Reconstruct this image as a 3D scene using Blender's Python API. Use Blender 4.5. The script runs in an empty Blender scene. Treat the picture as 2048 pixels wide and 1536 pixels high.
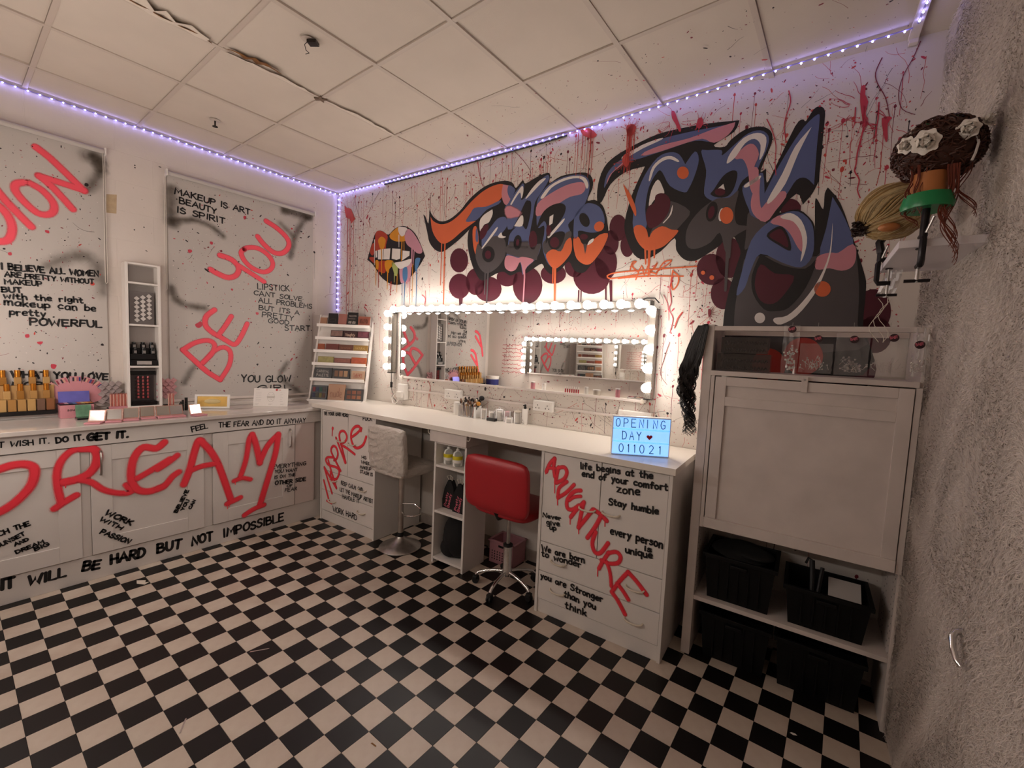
import bpy, bmesh, math, random
import numpy as np
from mathutils import Vector, Matrix
from mathutils.geometry import tessellate_polygon, delaunay_2d_cdt
PI = math.pi
sc = bpy.context.scene
C = sc.collection
random.seed(7)

# ---------------------------------------------------------------- camera, world, exposure
TH = math.atan(0.058)            # wall_back runs at this small angle to the grid of floor and ceiling
H = 3.235                        # ceiling height
cam = bpy.data.cameras.new('camera'); camo = bpy.data.objects.new('camera', cam); C.objects.link(camo)
cam.sensor_width = 36.0; cam.lens = 15.3618; cam.clip_start = 0.02; cam.clip_end = 50
camo.matrix_world = Matrix([[0.793214, -0.081853, 0.6034166, 4.4474009], [0.6073283, 0.0342255, -0.7937134, -2.6454453], [0.0443156, 0.9960566, 0.0768598, 1.6559957], [0, 0, 0, 1]])
sc.camera = camo
w = bpy.data.worlds.new('world'); sc.world = w; w.use_nodes = True
w.node_tree.nodes['Background'].inputs[0].default_value = (0.9, 0.85, 0.8, 1)
w.node_tree.nodes['Background'].inputs[1].default_value = 0.02
BULB_POWER = 36.0; OPP_POWER = 58.0
BULB_COLOR = (1.0, 0.90, 0.82)
LED_POWER = 42.0
sc.view_settings.view_transform = 'Standard'; sc.view_settings.look = 'None'
sc.view_settings.exposure = 0.12; sc.view_settings.gamma = 1.0; sc.view_settings.use_curve_mapping = False
try:
    sc.cycles.use_denoising = True
    sc.cycles.denoiser = 'OPENIMAGEDENOISE'
    sc.cycles.use_light_tree = True
    sc.cycles.max_bounces = 10
    sc.cycles.diffuse_bounces = 4
    sc.cycles.glossy_bounces = 8
    sc.cycles.transparent_max_bounces = 24
    sc.cycles.sample_clamp_indirect = 6.0
    sc.cycles.caustics_reflective = False; sc.cycles.caustics_refractive = False
except Exception:
    pass

# ---------------------------------------------------------------- materials
ORD = ['first', 'second', 'third', 'fourth', 'fifth', 'sixth', 'seventh', 'eighth', 'ninth', 'tenth', 'eleventh', 'twelfth', 'thirteenth', 'fourteenth', 'fifteenth'] + ['%dth' % k for k in range(16, 21)] + ['21st', '22nd', '23rd'] + ['%dth' % k for k in range(24, 31)] + ['31st', '32nd', '33rd', '34th']
def lin(c):
    return c / 12.92 if c <= 0.04045 else ((c + 0.055) / 1.055) ** 2.4
def hexc(h, k=1.0):
    h = h.lstrip('#'); return tuple(min(1, lin(int(h[i:i + 2], 16) / 255) * k) for i in (0, 2, 4)) + (1,)
MATS = {}
def mat(name, col, rough=0.6, metal=0.0, trans=0.0, emit=None, estr=0.0, alpha=1.0, noise=0.0, nscale=30.0, bump=0.0, bscale=60.0, spec=0.5, dirt=None):
    if name in MATS: return MATS[name]
    m = bpy.data.materials.new(name); m.use_nodes = True; nt = m.node_tree; b = nt.nodes['Principled BSDF']
    col = hexc(col) if isinstance(col, str) else tuple(col) + ((1,) if len(col) == 3 else ())
    b.inputs['Base Color'].default_value = col; b.inputs['Roughness'].default_value = rough
    b.inputs['Metallic'].default_value = metal; b.inputs['Transmission Weight'].default_value = trans
    b.inputs['Alpha'].default_value = alpha; b.inputs['Specular IOR Level'].default_value = spec
    if emit is not None:
        b.inputs['Emission Color'].default_value = tuple(emit) + (1,); b.inputs['Emission Strength'].default_value = estr
    tc = nt.nodes.new('ShaderNodeTexCoord')
    if noise > 0 or dirt:
        n = nt.nodes.new('ShaderNodeTexNoise'); n.inputs['Scale'].default_value = nscale; n.inputs['Detail'].default_value = 5
        nt.links.new(tc.outputs['Object'], n.inputs['Vector'])
        mr = nt.nodes.new('ShaderNodeMapRange'); mr.inputs[1].default_value = 0.35; mr.inputs[2].default_value = 0.7
        mr.inputs[3].default_value = 0; mr.inputs[4].default_value = 1
        nt.links.new(n.outputs['Fac'], mr.inputs[0])
        mx = nt.nodes.new('ShaderNodeMix'); mx.data_type = 'RGBA'
        nt.links.new(mr.outputs[0], mx.inputs['Factor'])
        mx.inputs['A'].default_value = col
        mx.inputs['B'].default_value = hexc(dirt) if dirt else tuple(c * (1 - noise) for c in col[:3]) + (1,)
        nt.links.new(mx.outputs['Result'], b.inputs['Base Color'])
    if bump > 0:
        n2 = nt.nodes.new('ShaderNodeTexNoise'); n2.inputs['Scale'].default_value = bscale; n2.inputs['Detail'].default_value = 4
        nt.links.new(tc.outputs['Object'], n2.inputs['Vector'])
        bp = nt.nodes.new('ShaderNodeBump'); bp.inputs['Strength'].default_value = bump; bp.inputs['Distance'].default_value = 0.01
        nt.links.new(n2.outputs['Fac'], bp.inputs['Height']); nt.links.new(bp.outputs['Normal'], b.inputs['Normal'])
    MATS[name] = m; return m
def brick_wall_mat(name, col, bw, bh, strength):
    m = mat(name, col, 0.7, noise=0.06, nscale=3.0); nt = m.node_tree; b = nt.nodes['Principled BSDF']
    tc = nt.nodes.new('ShaderNodeTexCoord'); mp = nt.nodes.new('ShaderNodeMapping')
    mp.inputs['Rotation'].default_value = (PI / 2, 0, 0)
    br = nt.nodes.new('ShaderNodeTexBrick'); br.inputs['Scale'].default_value = 1.0
    br.inputs['Brick Width'].default_value = bw; br.inputs['Row Height'].default_value = bh; br.inputs['Mortar Size'].default_value = 0.004
    br.inputs['Mortar Smooth'].default_value = 0.6; br.inputs['Color1'].default_value = (1, 1, 1, 1); br.inputs['Color2'].default_value = (.92, .92, .92, 1); br.inputs['Mortar'].default_value = (0.55, 0.55, 0.55, 1)
    nt.links.new(tc.outputs['Object'], mp.inputs['Vector']); nt.links.new(mp.outputs['Vector'], br.inputs['Vector'])
    n = nt.nodes.new('ShaderNodeTexNoise'); n.inputs['Scale'].default_value = 45; n.inputs['Detail'].default_value = 6; nt.links.new(tc.outputs['Object'], n.inputs['Vector'])
    ad = nt.nodes.new('ShaderNodeMath'); ad.operation = 'MULTIPLY_ADD'; ad.inputs[1].default_value = 0.5
    nt.links.new(n.outputs['Fac'], ad.inputs[0]); nt.links.new(br.outputs['Color'], ad.inputs[2])
    bp = nt.nodes.new('ShaderNodeBump'); bp.inputs['Strength'].default_value = strength; bp.inputs['Distance'].default_value = 0.006
    nt.links.new(ad.outputs[0], bp.inputs['Height']); nt.links.new(bp.outputs['Normal'], b.inputs['Normal'])
    return m
def glass_mat(name, col=(1, 1, 1), alpha=0.18, rough=0.05):
    if name in MATS: return MATS[name]
    m = bpy.data.materials.new(name); m.use_nodes = True; nt = m.node_tree; nt.nodes.clear()
    o = nt.nodes.new('ShaderNodeOutputMaterial'); mx = nt.nodes.new('ShaderNodeMixShader'); t = nt.nodes.new('ShaderNodeBsdfTransparent')
    g = nt.nodes.new('ShaderNodeBsdfPrincipled'); g.inputs['Base Color'].default_value = tuple(col) + (1,); g.inputs['Roughness'].default_value = rough
    t.inputs[0].default_value = tuple(0.6 + 0.4 * c for c in col) + (1,)
    lw = nt.nodes.new('ShaderNodeFresnel'); lw.inputs[0].default_value = 1.4
    ad = nt.nodes.new('ShaderNodeMath'); ad.operation = 'ADD'; ad.inputs[1].default_value = alpha; ad.use_clamp = True
    nt.links.new(lw.outputs[0], ad.inputs[0]); nt.links.new(ad.outputs[0], mx.inputs[0])
    nt.links.new(t.outputs[0], mx.inputs[1]); nt.links.new(g.outputs[0], mx.inputs[2]); nt.links.new(mx.outputs[0], o.inputs[0])
    MATS[name] = m; return m
def spray_mat(name, col, strength=1.0, grain=0.35, nscale=320.0):
    """paint whose edge thins out into mist: the vertex attribute 'cover' says how much paint there is"""
    if name in MATS: return MATS[name]
    m = bpy.data.materials.new(name); m.use_nodes = True; nt = m.node_tree; nt.nodes.clear()
    o = nt.nodes.new('ShaderNodeOutputMaterial'); mx = nt.nodes.new('ShaderNodeMixShader'); t = nt.nodes.new('ShaderNodeBsdfTransparent')
    g = nt.nodes.new('ShaderNodeBsdfPrincipled'); g.inputs['Base Color'].default_value = hexc(col) if isinstance(col, str) else tuple(col) + (1,); g.inputs['Roughness'].default_value = 0.55
    at = nt.nodes.new('ShaderNodeAttribute'); at.attribute_name = 'cover'
    tc = nt.nodes.new('ShaderNodeTexCoord'); n = nt.nodes.new('ShaderNodeTexNoise'); n.inputs['Scale'].default_value = nscale; n.inputs['Detail'].default_value = 2
    nt.links.new(tc.outputs['Object'], n.inputs['Vector'])
    s = nt.nodes.new('ShaderNodeMath'); s.operation = 'SUBTRACT'; s.inputs[1].default_value = 0.5; nt.links.new(n.outputs['Fac'], s.inputs[0])
    ma = nt.nodes.new('ShaderNodeMath'); ma.operation = 'MULTIPLY_ADD'; ma.inputs[1].default_value = grain * 2
    nt.links.new(s.outputs[0], ma.inputs[0]); nt.links.new(at.outputs['Fac'], ma.inputs[2])
    mr = nt.nodes.new('ShaderNodeMapRange'); mr.interpolation_type = 'SMOOTHSTEP'; mr.inputs[1].default_value = 0.02; mr.inputs[2].default_value = 0.95; mr.inputs[4].default_value = strength
    nt.links.new(ma.outputs[0], mr.inputs[0])
    gt = nt.nodes.new('ShaderNodeMath'); gt.operation = 'GREATER_THAN'; gt.inputs[1].default_value = 0.01; nt.links.new(at.outputs['Fac'], gt.inputs[0])
    mu = nt.nodes.new('ShaderNodeMath'); mu.operation = 'MULTIPLY'; nt.links.new(mr.outputs[0], mu.inputs[0]); nt.links.new(gt.outputs[0], mu.inputs[1])
    nt.links.new(mu.outputs[0], mx.inputs[0]); nt.links.new(t.outputs[0], mx.inputs[1]); nt.links.new(g.outputs[0], mx.inputs[2]); nt.links.new(mx.outputs[0], o.inputs[0])
    MATS[name] = m; return m

WHITE = mat('white_laminate', '#e6e0da', 0.42, noise=0.03, nscale=6)
WPAINT = mat('white_painted_wood', '#ddd2cb', 0.5, noise=0.14, nscale=5, bump=0.12, bscale=25)
WORKTOP = mat('white_worktop', '#ece5da', 0.3)
MARBLE = mat('glossy_white_worktop', '#cfc6bf', 0.06, noise=0.07, nscale=8)
CABW = mat('white_door', '#d8d0ca', 0.45, noise=0.07, nscale=3.5)
BLACK = mat('black_plastic', '#0b0a0b', 0.35, noise=0.2)
DARK = mat('dark_shadow_gap', '#050505', 0.9)
CHROME = mat('chrome', (0.8, 0.8, 0.8), 0.12, 1.0)
STEEL = mat('brushed_steel', (0.5, 0.48, 0.46), 0.3, 1.0, noise=0.2)
CREAM = mat('cream_plastic', '#d8cfc0', 0.35)
PLASTICW = mat('white_plastic', '#e8e4de', 0.3)
CLEAR = glass_mat('clear_plastic')
MIR2 = mat('compact_mirror', (0.75, 0.74, 0.72), 0.16, 1.0)
GOLD = mat('gold_cap', '#c8822c', 0.2, 0.75)
INK = mat('black_marker', '#0c0a0c', 0.45)

# ---------------------------------------------------------------- frames: B = wall_back, A = wall_left
# positions are (u, v, z): u along the wall, v out from the wall into the room, z up
eu = Vector((math.cos(TH), math.sin(TH), 0)); ev = Vector((math.sin(TH), -math.cos(TH), 0))
def W(side, p):
    u, v, z = p
    if side == 'B': return eu * u + ev * v + Vector((0, 0, z))
    return Vector((v, -u, z))
RZ = {'B': TH, 'A': PI / 2, 'N': 0.0}
def setp(o, label=None, cat=None, group=None, kind=None):
    if label: o['label'] = label
    if cat: o['category'] = cat
    if group: o['group'] = group
    if kind: o['kind'] = kind
    return o
SIDE = {}
def thing(name, side, org, label, cat, group=None, rz=0.0, tilt=None):
    """an Empty at the thing's base; children are authored in the frame (u, v, z) of the wall unless rz is used"""
    o = bpy.data.objects.new(name, None); o.empty_display_size = 0.05; C.objects.link(o)
    o.location = W(side, org) if side in 'AB' else Vector(org)
    o.rotation_euler = (tilt[0] if tilt else 0, tilt[1] if tilt else 0, RZ[side] + rz)
    setp(o, label, cat, group); SIDE[o.name] = (side, tuple(org)); return o

def catmull(P, closed=True, n=4):
    """smooth curve; a point given twice is a corner"""
    segs = []; pts = [];corner = []
    i = 0
    while i < len(P):
        if i + 1 < len(P) and P[i] == P[i + 1]: pts.append(P[i]); corner.append(True); i += 2
        else: pts.append(P[i]); corner.append(False); i += 1
    N = len(pts); out = []
    rng = range(N) if closed else range(N - 1)
    for k in rng:
        p1, p2 = pts[k], pts[(k + 1) % N]
        p0 = pts[(k - 1) % N] if (closed or k > 0) else p1
        p3 = pts[(k + 2) % N] if (closed or k + 2 < N) else p2
        if corner[k]: p0 = p1
        if corner[(k + 1) % N]: p3 = p2
        for t in range(n):
            t = t / n; t2 = t * t; t3 = t2 * t
            out.append(tuple(0.5 * (2 * b + (c - a) * t + (2 * a - 5 * b + 4 * c - d) * t2 + (3 * b - a - 3 * c + d) * t3) for a, b, c, d in zip(p0, p1, p2, p3)))
    if not closed: out.append(tuple(pts[-1]))
    return out

class MB:
    """collects shapes given in the frame of a thing and links them as ONE mesh object"""
    def __init__(self, side=None): self.bm = bmesh.new(); self.side = side
    def box(self, u0, u1, v0, v1, z0, z1, bev=0.0, M=None):
        b = bmesh.new(); r = bmesh.ops.create_cube(b, size=1.0)
        for vt in b.verts:
            vt.co = Vector(((u0 + u1) / 2 + vt.co.x * (u1 - u0), (v0 + v1) / 2 + vt.co.y * (v1 - v0), (z0 + z1) / 2 + vt.co.z * (z1 - z0)))
        if bev > 0: bmesh.ops.bevel(b, geom=list(b.edges), offset=min(bev, abs(u1 - u0) * .45, abs(v1 - v0) * .45, abs(z1 - z0) * .45), segments=2, affect='EDGES', profile=0.6)
        self._add(b, M); return self
    def _add(self, b, M=None):
        if M is not None: b.transform(M)
        me = bpy.data.meshes.new('t'); b.to_mesh(me); b.free(); self.bm.from_mesh(me); bpy.data.meshes.remove(me)
    def cone(self, p0, p1, r0, r1=None, seg=16, caps=True):
        r1 = r0 if r1 is None else r1; p0 = Vector(p0); p1 = Vector(p1); d = p1 - p0
        b = bmesh.new(); bmesh.ops.create_cone(b, cap_ends=caps, segments=seg, radius1=max(r0, 1e-5), radius2=max(r1, 1e-5), depth=d.length)
        M = Matrix.Translation((p0 + p1) / 2) @ d.to_track_quat('Z', 'Y').to_matrix().to_4x4(); self._add(b, M); return self
    def sphere(self, c, r, seg=12, scale=(1, 1, 1), M=None):
        b = bmesh.new(); bmesh.ops.create_uvsphere(b, u_segments=seg, v_segments=max(6, seg // 2 + 2), radius=r)
        b.transform((M or Matrix()) @ Matrix.Diagonal((*scale, 1))); b.transform(Matrix.Translation(c)); self._add(b); return self
    def lathe(self, prof, c=(0, 0, 0), seg=20, M=None):
        b = bmesh.new(); rings = []
        for r, z in prof:
            rings.append([b.verts.new((r * math.cos(2 * PI * k / seg), r * math.sin(2 * PI * k / seg), z)) for k in range(seg)] if r > 1e-6 else [b.verts.new((0, 0, z))])
        for a, d in zip(rings, rings[1:]):
            for k in range(seg):
                k2 = (k + 1) % seg
                if len(a) == 1 and len(d) == 1: continue
                if len(a) == 1: b.faces.new((a[0], d[k], d[k2]))
                elif len(d) == 1: b.faces.new((a[k], d[0], a[k2]))
                else: b.faces.new((a[k], d[k], d[k2], a[k2]))
        self._add(b, Matrix.Translation(c) @ (M or Matrix())); return self
    def tube(self, path, r, seg=8, closed=False, r1=None):
        P = [Vector(p) for p in path]; n = len(P); b = bmesh.new(); rings = []; prev = None
        for i, p in enumerate(P):
            t = (P[min(i + 1, n - 1)] - P[max(i - 1, 0)])
            if closed: t = P[(i + 1) % n] - P[i - 1]
            t = t.normalized() if t.length > 1e-9 else Vector((0, 0, 1))
            if prev is None: a = t.orthogonal().normalized()
            else: a = (prev - t * prev.dot(t)); a = a.normalized() if a.length > 1e-6 else t.orthogonal().normalized()
            prev = a; c = t.cross(a); rr = r if r1 is None else r + (r1 - r) * i / max(1, n - 1)
            rings.append([b.verts.new(p + (a * math.cos(2 * PI * k / seg) + c * math.sin(2 * PI * k / seg)) * rr) for k in range(seg)])
        m = n if closed else n - 1
        for i in range(m):
            A_, B_ = rings[i], rings[(i + 1) % n]
            for k in range(seg): b.faces.new((A_[k], A_[(k + 1) % seg], B_[(k + 1) % seg], B_[k]))
        if not closed: b.faces.new(rings[0][::-1]); b.faces.new(rings[-1])
        self._add(b); return self
    def prism(self, pts, a, b_, axis='v'):
        """a flat outline given thickness. axis v: pts are (u, z) from v=a to v=b; axis z: pts are (u, v); axis u: pts are (v, z)"""
        mp = {'v': lambda p, t: (p[0], t, p[1]), 'z': lambda p, t: (p[0], p[1], t), 'u': lambda p, t: (t, p[0], p[1])}[axis]
        b = bmesh.new(); A_ = [b.verts.new(mp(p, a)) for p in pts]; B_ = [b.verts.new(mp(p, b_)) for p in pts]; n = len(pts)
        for tri in tessellate_polygon([[Vector((p[0], p[1], 0)) for p in pts]]):
            try: b.faces.new([A_[i] for i in tri]); b.faces.new([B_[i] for i in reversed(tri)])
            except ValueError: pass
        for k in range(n):
            try: b.faces.new((A_[k], A_[(k + 1) % n], B_[(k + 1) % n], B_[k]))
            except ValueError: pass
        self._add(b); return self
    def quad(self, *pts):
        vs = [self.bm.verts.new(p) for p in pts]; self.bm.faces.new(vs); return self
    def make(self, name, m, parent=None, smooth=False, label=None, recalc=True, local=False, **kw):
        bm = self.bm
        if parent is not None and not local:
            side, org = SIDE.get(parent.name, ('N', (0, 0, 0)))
            if side == 'A': M = Matrix(((-1, 0, 0, org[0]), (0, -1, 0, org[1]), (0, 0, 1, -org[2]), (0, 0, 0, 1)))
            elif side == 'B': M = Matrix(((1, 0, 0, -org[0]), (0, -1, 0, org[1]), (0, 0, 1, -org[2]), (0, 0, 0, 1)))
            else: M = Matrix()
            bm.transform(M)
        elif parent is None and self.side in ('A', 'B'):
            for vt in bm.verts: vt.co = W(self.side, vt.co)
        if recalc: bmesh.ops.recalc_face_normals(bm, faces=bm.faces)
        me = bpy.data.meshes.new(name); bm.to_mesh(me); bm.free()
        if smooth:
            me.shade_smooth()
            try: me.set_sharp_from_angle(angle=math.radians(38))
            except Exception: pass
        for mm in (m if isinstance(m, (list, tuple)) else [m]): me.materials.append(mm)
        o = bpy.data.objects.new(name, me); C.objects.link(o)
        if parent is not None:
            o.parent = parent
            SIDE[o.name] = SIDE.get(parent.name, ('N', (0, 0, 0)))
        setp(o, label, **kw); return o
def copy_tree(root, loc=None, rz=None, label=None, **kw):
    r = root.copy(); C.objects.link(r)
    if loc is not None: r.location = loc
    if rz is not None: r.rotation_euler = (r.rotation_euler[0], r.rotation_euler[1], rz)
    if label: r['label'] = label
    for k, v in kw.items(): r[k] = v
    for ch in list(root.children):
        c = ch.copy(); C.objects.link(c); c.parent = r
        for g in list(ch.children):
            d = g.copy(); C.objects.link(d); d.parent = c
    return r

# ---------------------------------------------------------------- handwriting
GL = {
'A': (.72, '0,0 .36,1 .72,0|.14,.36 .6,.38'), 'B': (.62, '0,0 .02,1|~0,1 .4,.98 .5,.76 .35,.56 .05,.53|~.05,.53 .5,.5 .62,.26 .4,.02 0,0'),
'C': (.6, '~.6,.86 .38,1 .1,.82 0,.45 .12,.1 .38,0 .6,.14'), 'D': (.64, '0,0 .02,1|~0,1 .42,.92 .64,.52 .45,.1 0,0'),
'E': (.55, '0,0 .02,1|0,1 .55,1|0,.52 .45,.54|0,0 .55,.02'), 'F': (.52, '0,0 .02,1|0,1 .52,1|0,.52 .42,.54'),
'G': (.66, '~.62,.84 .38,1 .1,.8 0,.42 .14,.06 .42,0 .64,.14 .64,.44|.36,.44 .68,.44'), 'H': (.6, '0,0 0,1|.6,0 .6,1|0,.5 .6,.52'),
'I': (.14, '.07,0 .07,1'), 'J': (.45, '~.4,1 .42,.3 .3,.02 .1,.02 0,.2'), 'K': (.58, '0,0 .02,1|.55,1 .03,.45|.15,.55 .58,0'), 'L': (.5, '.02,1 0,0 .5,.02'),
'M': (.8, '0,0 .1,1 .4,.35 .7,1 .8,0'), 'N': (.64, '0,0 .03,1 .6,0 .64,1'), 'O': (.66, '~.33,1 .08,.8 0,.45 .12,.08 .36,0 .6,.2 .66,.58 .54,.92 .33,1'),
'P': (.56, '0,0 .02,1|~0,1 .42,.98 .56,.74 .42,.5 .03,.45'), 'R': (.6, '0,0 .02,1|~0,1 .42,.98 .54,.76 .42,.54 .03,.5|.2,.5 .6,0'),
'S': (.52, '~.5,.86 .3,1 .06,.86 .08,.62 .4,.46 .52,.24 .34,.02 .1,.02 0,.14'), 'T': (.6, '.3,0 .3,1|0,1 .6,.98'), 'U': (.6, '~0,1 .02,.3 .16,.02 .4,.02 .58,.3 .6,1'),
'V': (.6, '0,1 .3,0 .6,1'), 'W': (.9, '0,1 .22,0 .45,.7 .66,0 .9,1'), 'X': (.55, '0,0 .55,1|0,1 .55,0'), 'Y': (.58, '0,1 .3,.5|.58,1 .3,.5 .28,0'), 'Z': (.6, '0,1 .58,1 0,0 .6,0'),
'a': (.46, '~.4,.55 .18,.6 .02,.4 .03,.12 .2,0 .4,.16 .42,.56|.42,.56 .46,0'), 'b': (.44, '.02,1 .02,0|~.02,.45 .25,.6 .44,.42 .4,.1 .2,0 .02,.1'), 'c': (.4, '~.4,.5 .2,.6 0,.35 .1,.05 .4,.08'),
'd': (.44, '.44,1 .44,0|~.44,.45 .2,.6 .02,.36 .05,.06 .25,0 .44,.15'), 'e': (.42, '~.02,.3 .4,.36 .3,.6 .08,.54 0,.25 .14,.02 .4,.06'), 'f': (.36, '~.36,.9 .2,1 .14,.8 .14,0|0,.56 .34,.58'),
'g': (.44, '~.42,.5 .2,.6 .02,.38 .1,.1 .3,.1 .42,.4|~.42,.56 .44,-.1 .3,-.34 .06,-.28'), 'h': (.42, '.02,1 .02,0|~.02,.4 .2,.6 .38,.5 .42,0'), 'i': (.1, '.05,.56 .05,0|.05,.78 .06,.82'),
'j': (.2, '~.15,.55 .15,-.2 .0,-.3'), 'k': (.4, '.02,1 .02,0|.38,.58 .04,.22|.15,.32 .4,0'), 'l': (.1, '.04,1 .06,0'), 'm': (.66, '.02,.58 .02,0|~.02,.4 .18,.6 .3,.5 .32,0|~.32,.4 .48,.6 .62,.5 .66,0'),
'n': (.42, '.02,.58 .02,0|~.02,.4 .2,.6 .38,.5 .42,0'), 'o': (.42, '~.2,.6 .02,.45 .04,.1 .22,0 .42,.18 .38,.5 .2,.6'), 'p': (.44, '.02,.58 .0,-.35|~.02,.45 .25,.6 .44,.4 .36,.08 .04,.1'),
'q': (.42, '.42,.58 .42,-.35|~.42,.5 .18,.6 .0,.36 .1,.04 .4,.12'), 'r': (.34, '.02,.58 .04,0|~.04,.38 .16,.56 .34,.54'), 's': (.36, '~.34,.52 .14,.6 .06,.42 .3,.28 .34,.1 .12,0 0,.08'),
't': (.36, '~.16,.9 .14,.2 .2,.02 .36,.04|0,.58 .34,.6'), 'u': (.42, '~.02,.58 .04,.14 .2,0 .4,.16|.42,.58 .44,0'), 'v': (.4, '0,.58 .2,0 .4,.58'), 'w': (.6, '0,.58 .14,0 .3,.45 .46,0 .6,.58'),
'x': (.38, '0,.58 .38,0|.38,.58 0,0'), 'y': (.42, '0,.58 .2,.1|.42,.58 .08,-.35'), 'z': (.38, '0,.58 .38,.58 0,0 .4,0'), '.': (.12, '.04,.0 .08,.03'), '+': (.3, '0,.3 .3,.3|.15,.1 .15,.5'),
'0': (.5, '~.25,1 .02,.8 0,.3 .12,.02 .36,.02 .5,.3 .48,.8 .25,1'), '1': (.2, '0,.8 .14,1 .14,0'), '2': (.5, '~0,.8 .2,1 .46,.86 .44,.55 0,0|0,0 .5,0'), '-': (.3, '0,.45 .3,.45'), ' ': (.38, ''),
}
def glyph(ch):
    w_, s = GL.get(ch, GL[' ']); out = []
    for part in s.split('|'):
        if not part: continue
        sm = part.startswith('~'); p = [tuple(float(c) for c in q.split(',')) for q in part.lstrip('~').split()]
        out.append(catmull(p, False, 3) if sm else p)
    return w_, out
def text_strokes(txt, line, jit=0.03, seed=1):
    """strokes of one written line; line = (u0, z0, u1, z1, h)"""
    u0, z0, u1, z1, h = line; rnd = random.Random(seed + len(txt)); gap = .2
    tot = sum(glyph(c)[0] + gap for c in txt) - gap; L = math.hypot(u1 - u0, z1 - z0); k = L / tot
    dx, dz = (u1 - u0) / L, (z1 - z0) / L; nx, nz = -dz, dx
    # "up" of the writing has the same handedness as in the photograph on either wall
    if h < 0: nx, nz = -nx, -nz
    hh = abs(h); x = 0; out = []
    for c in txt:
        w_, st = glyph(c); jy = rnd.uniform(-jit, jit) * 2; js = 1 + rnd.uniform(-jit, jit) * 2; sl = rnd.uniform(-jit, jit) * 2
        for s in st:
            out.append([(u0 + dx * (x + px + sl * py) * k + nx * (py * js + jy) * hh, z0 + dz * (x + px + sl * py) * k + nz * (py * js + jy) * hh) for px, py in s])
        x += w_ + gap
    return out
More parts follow.
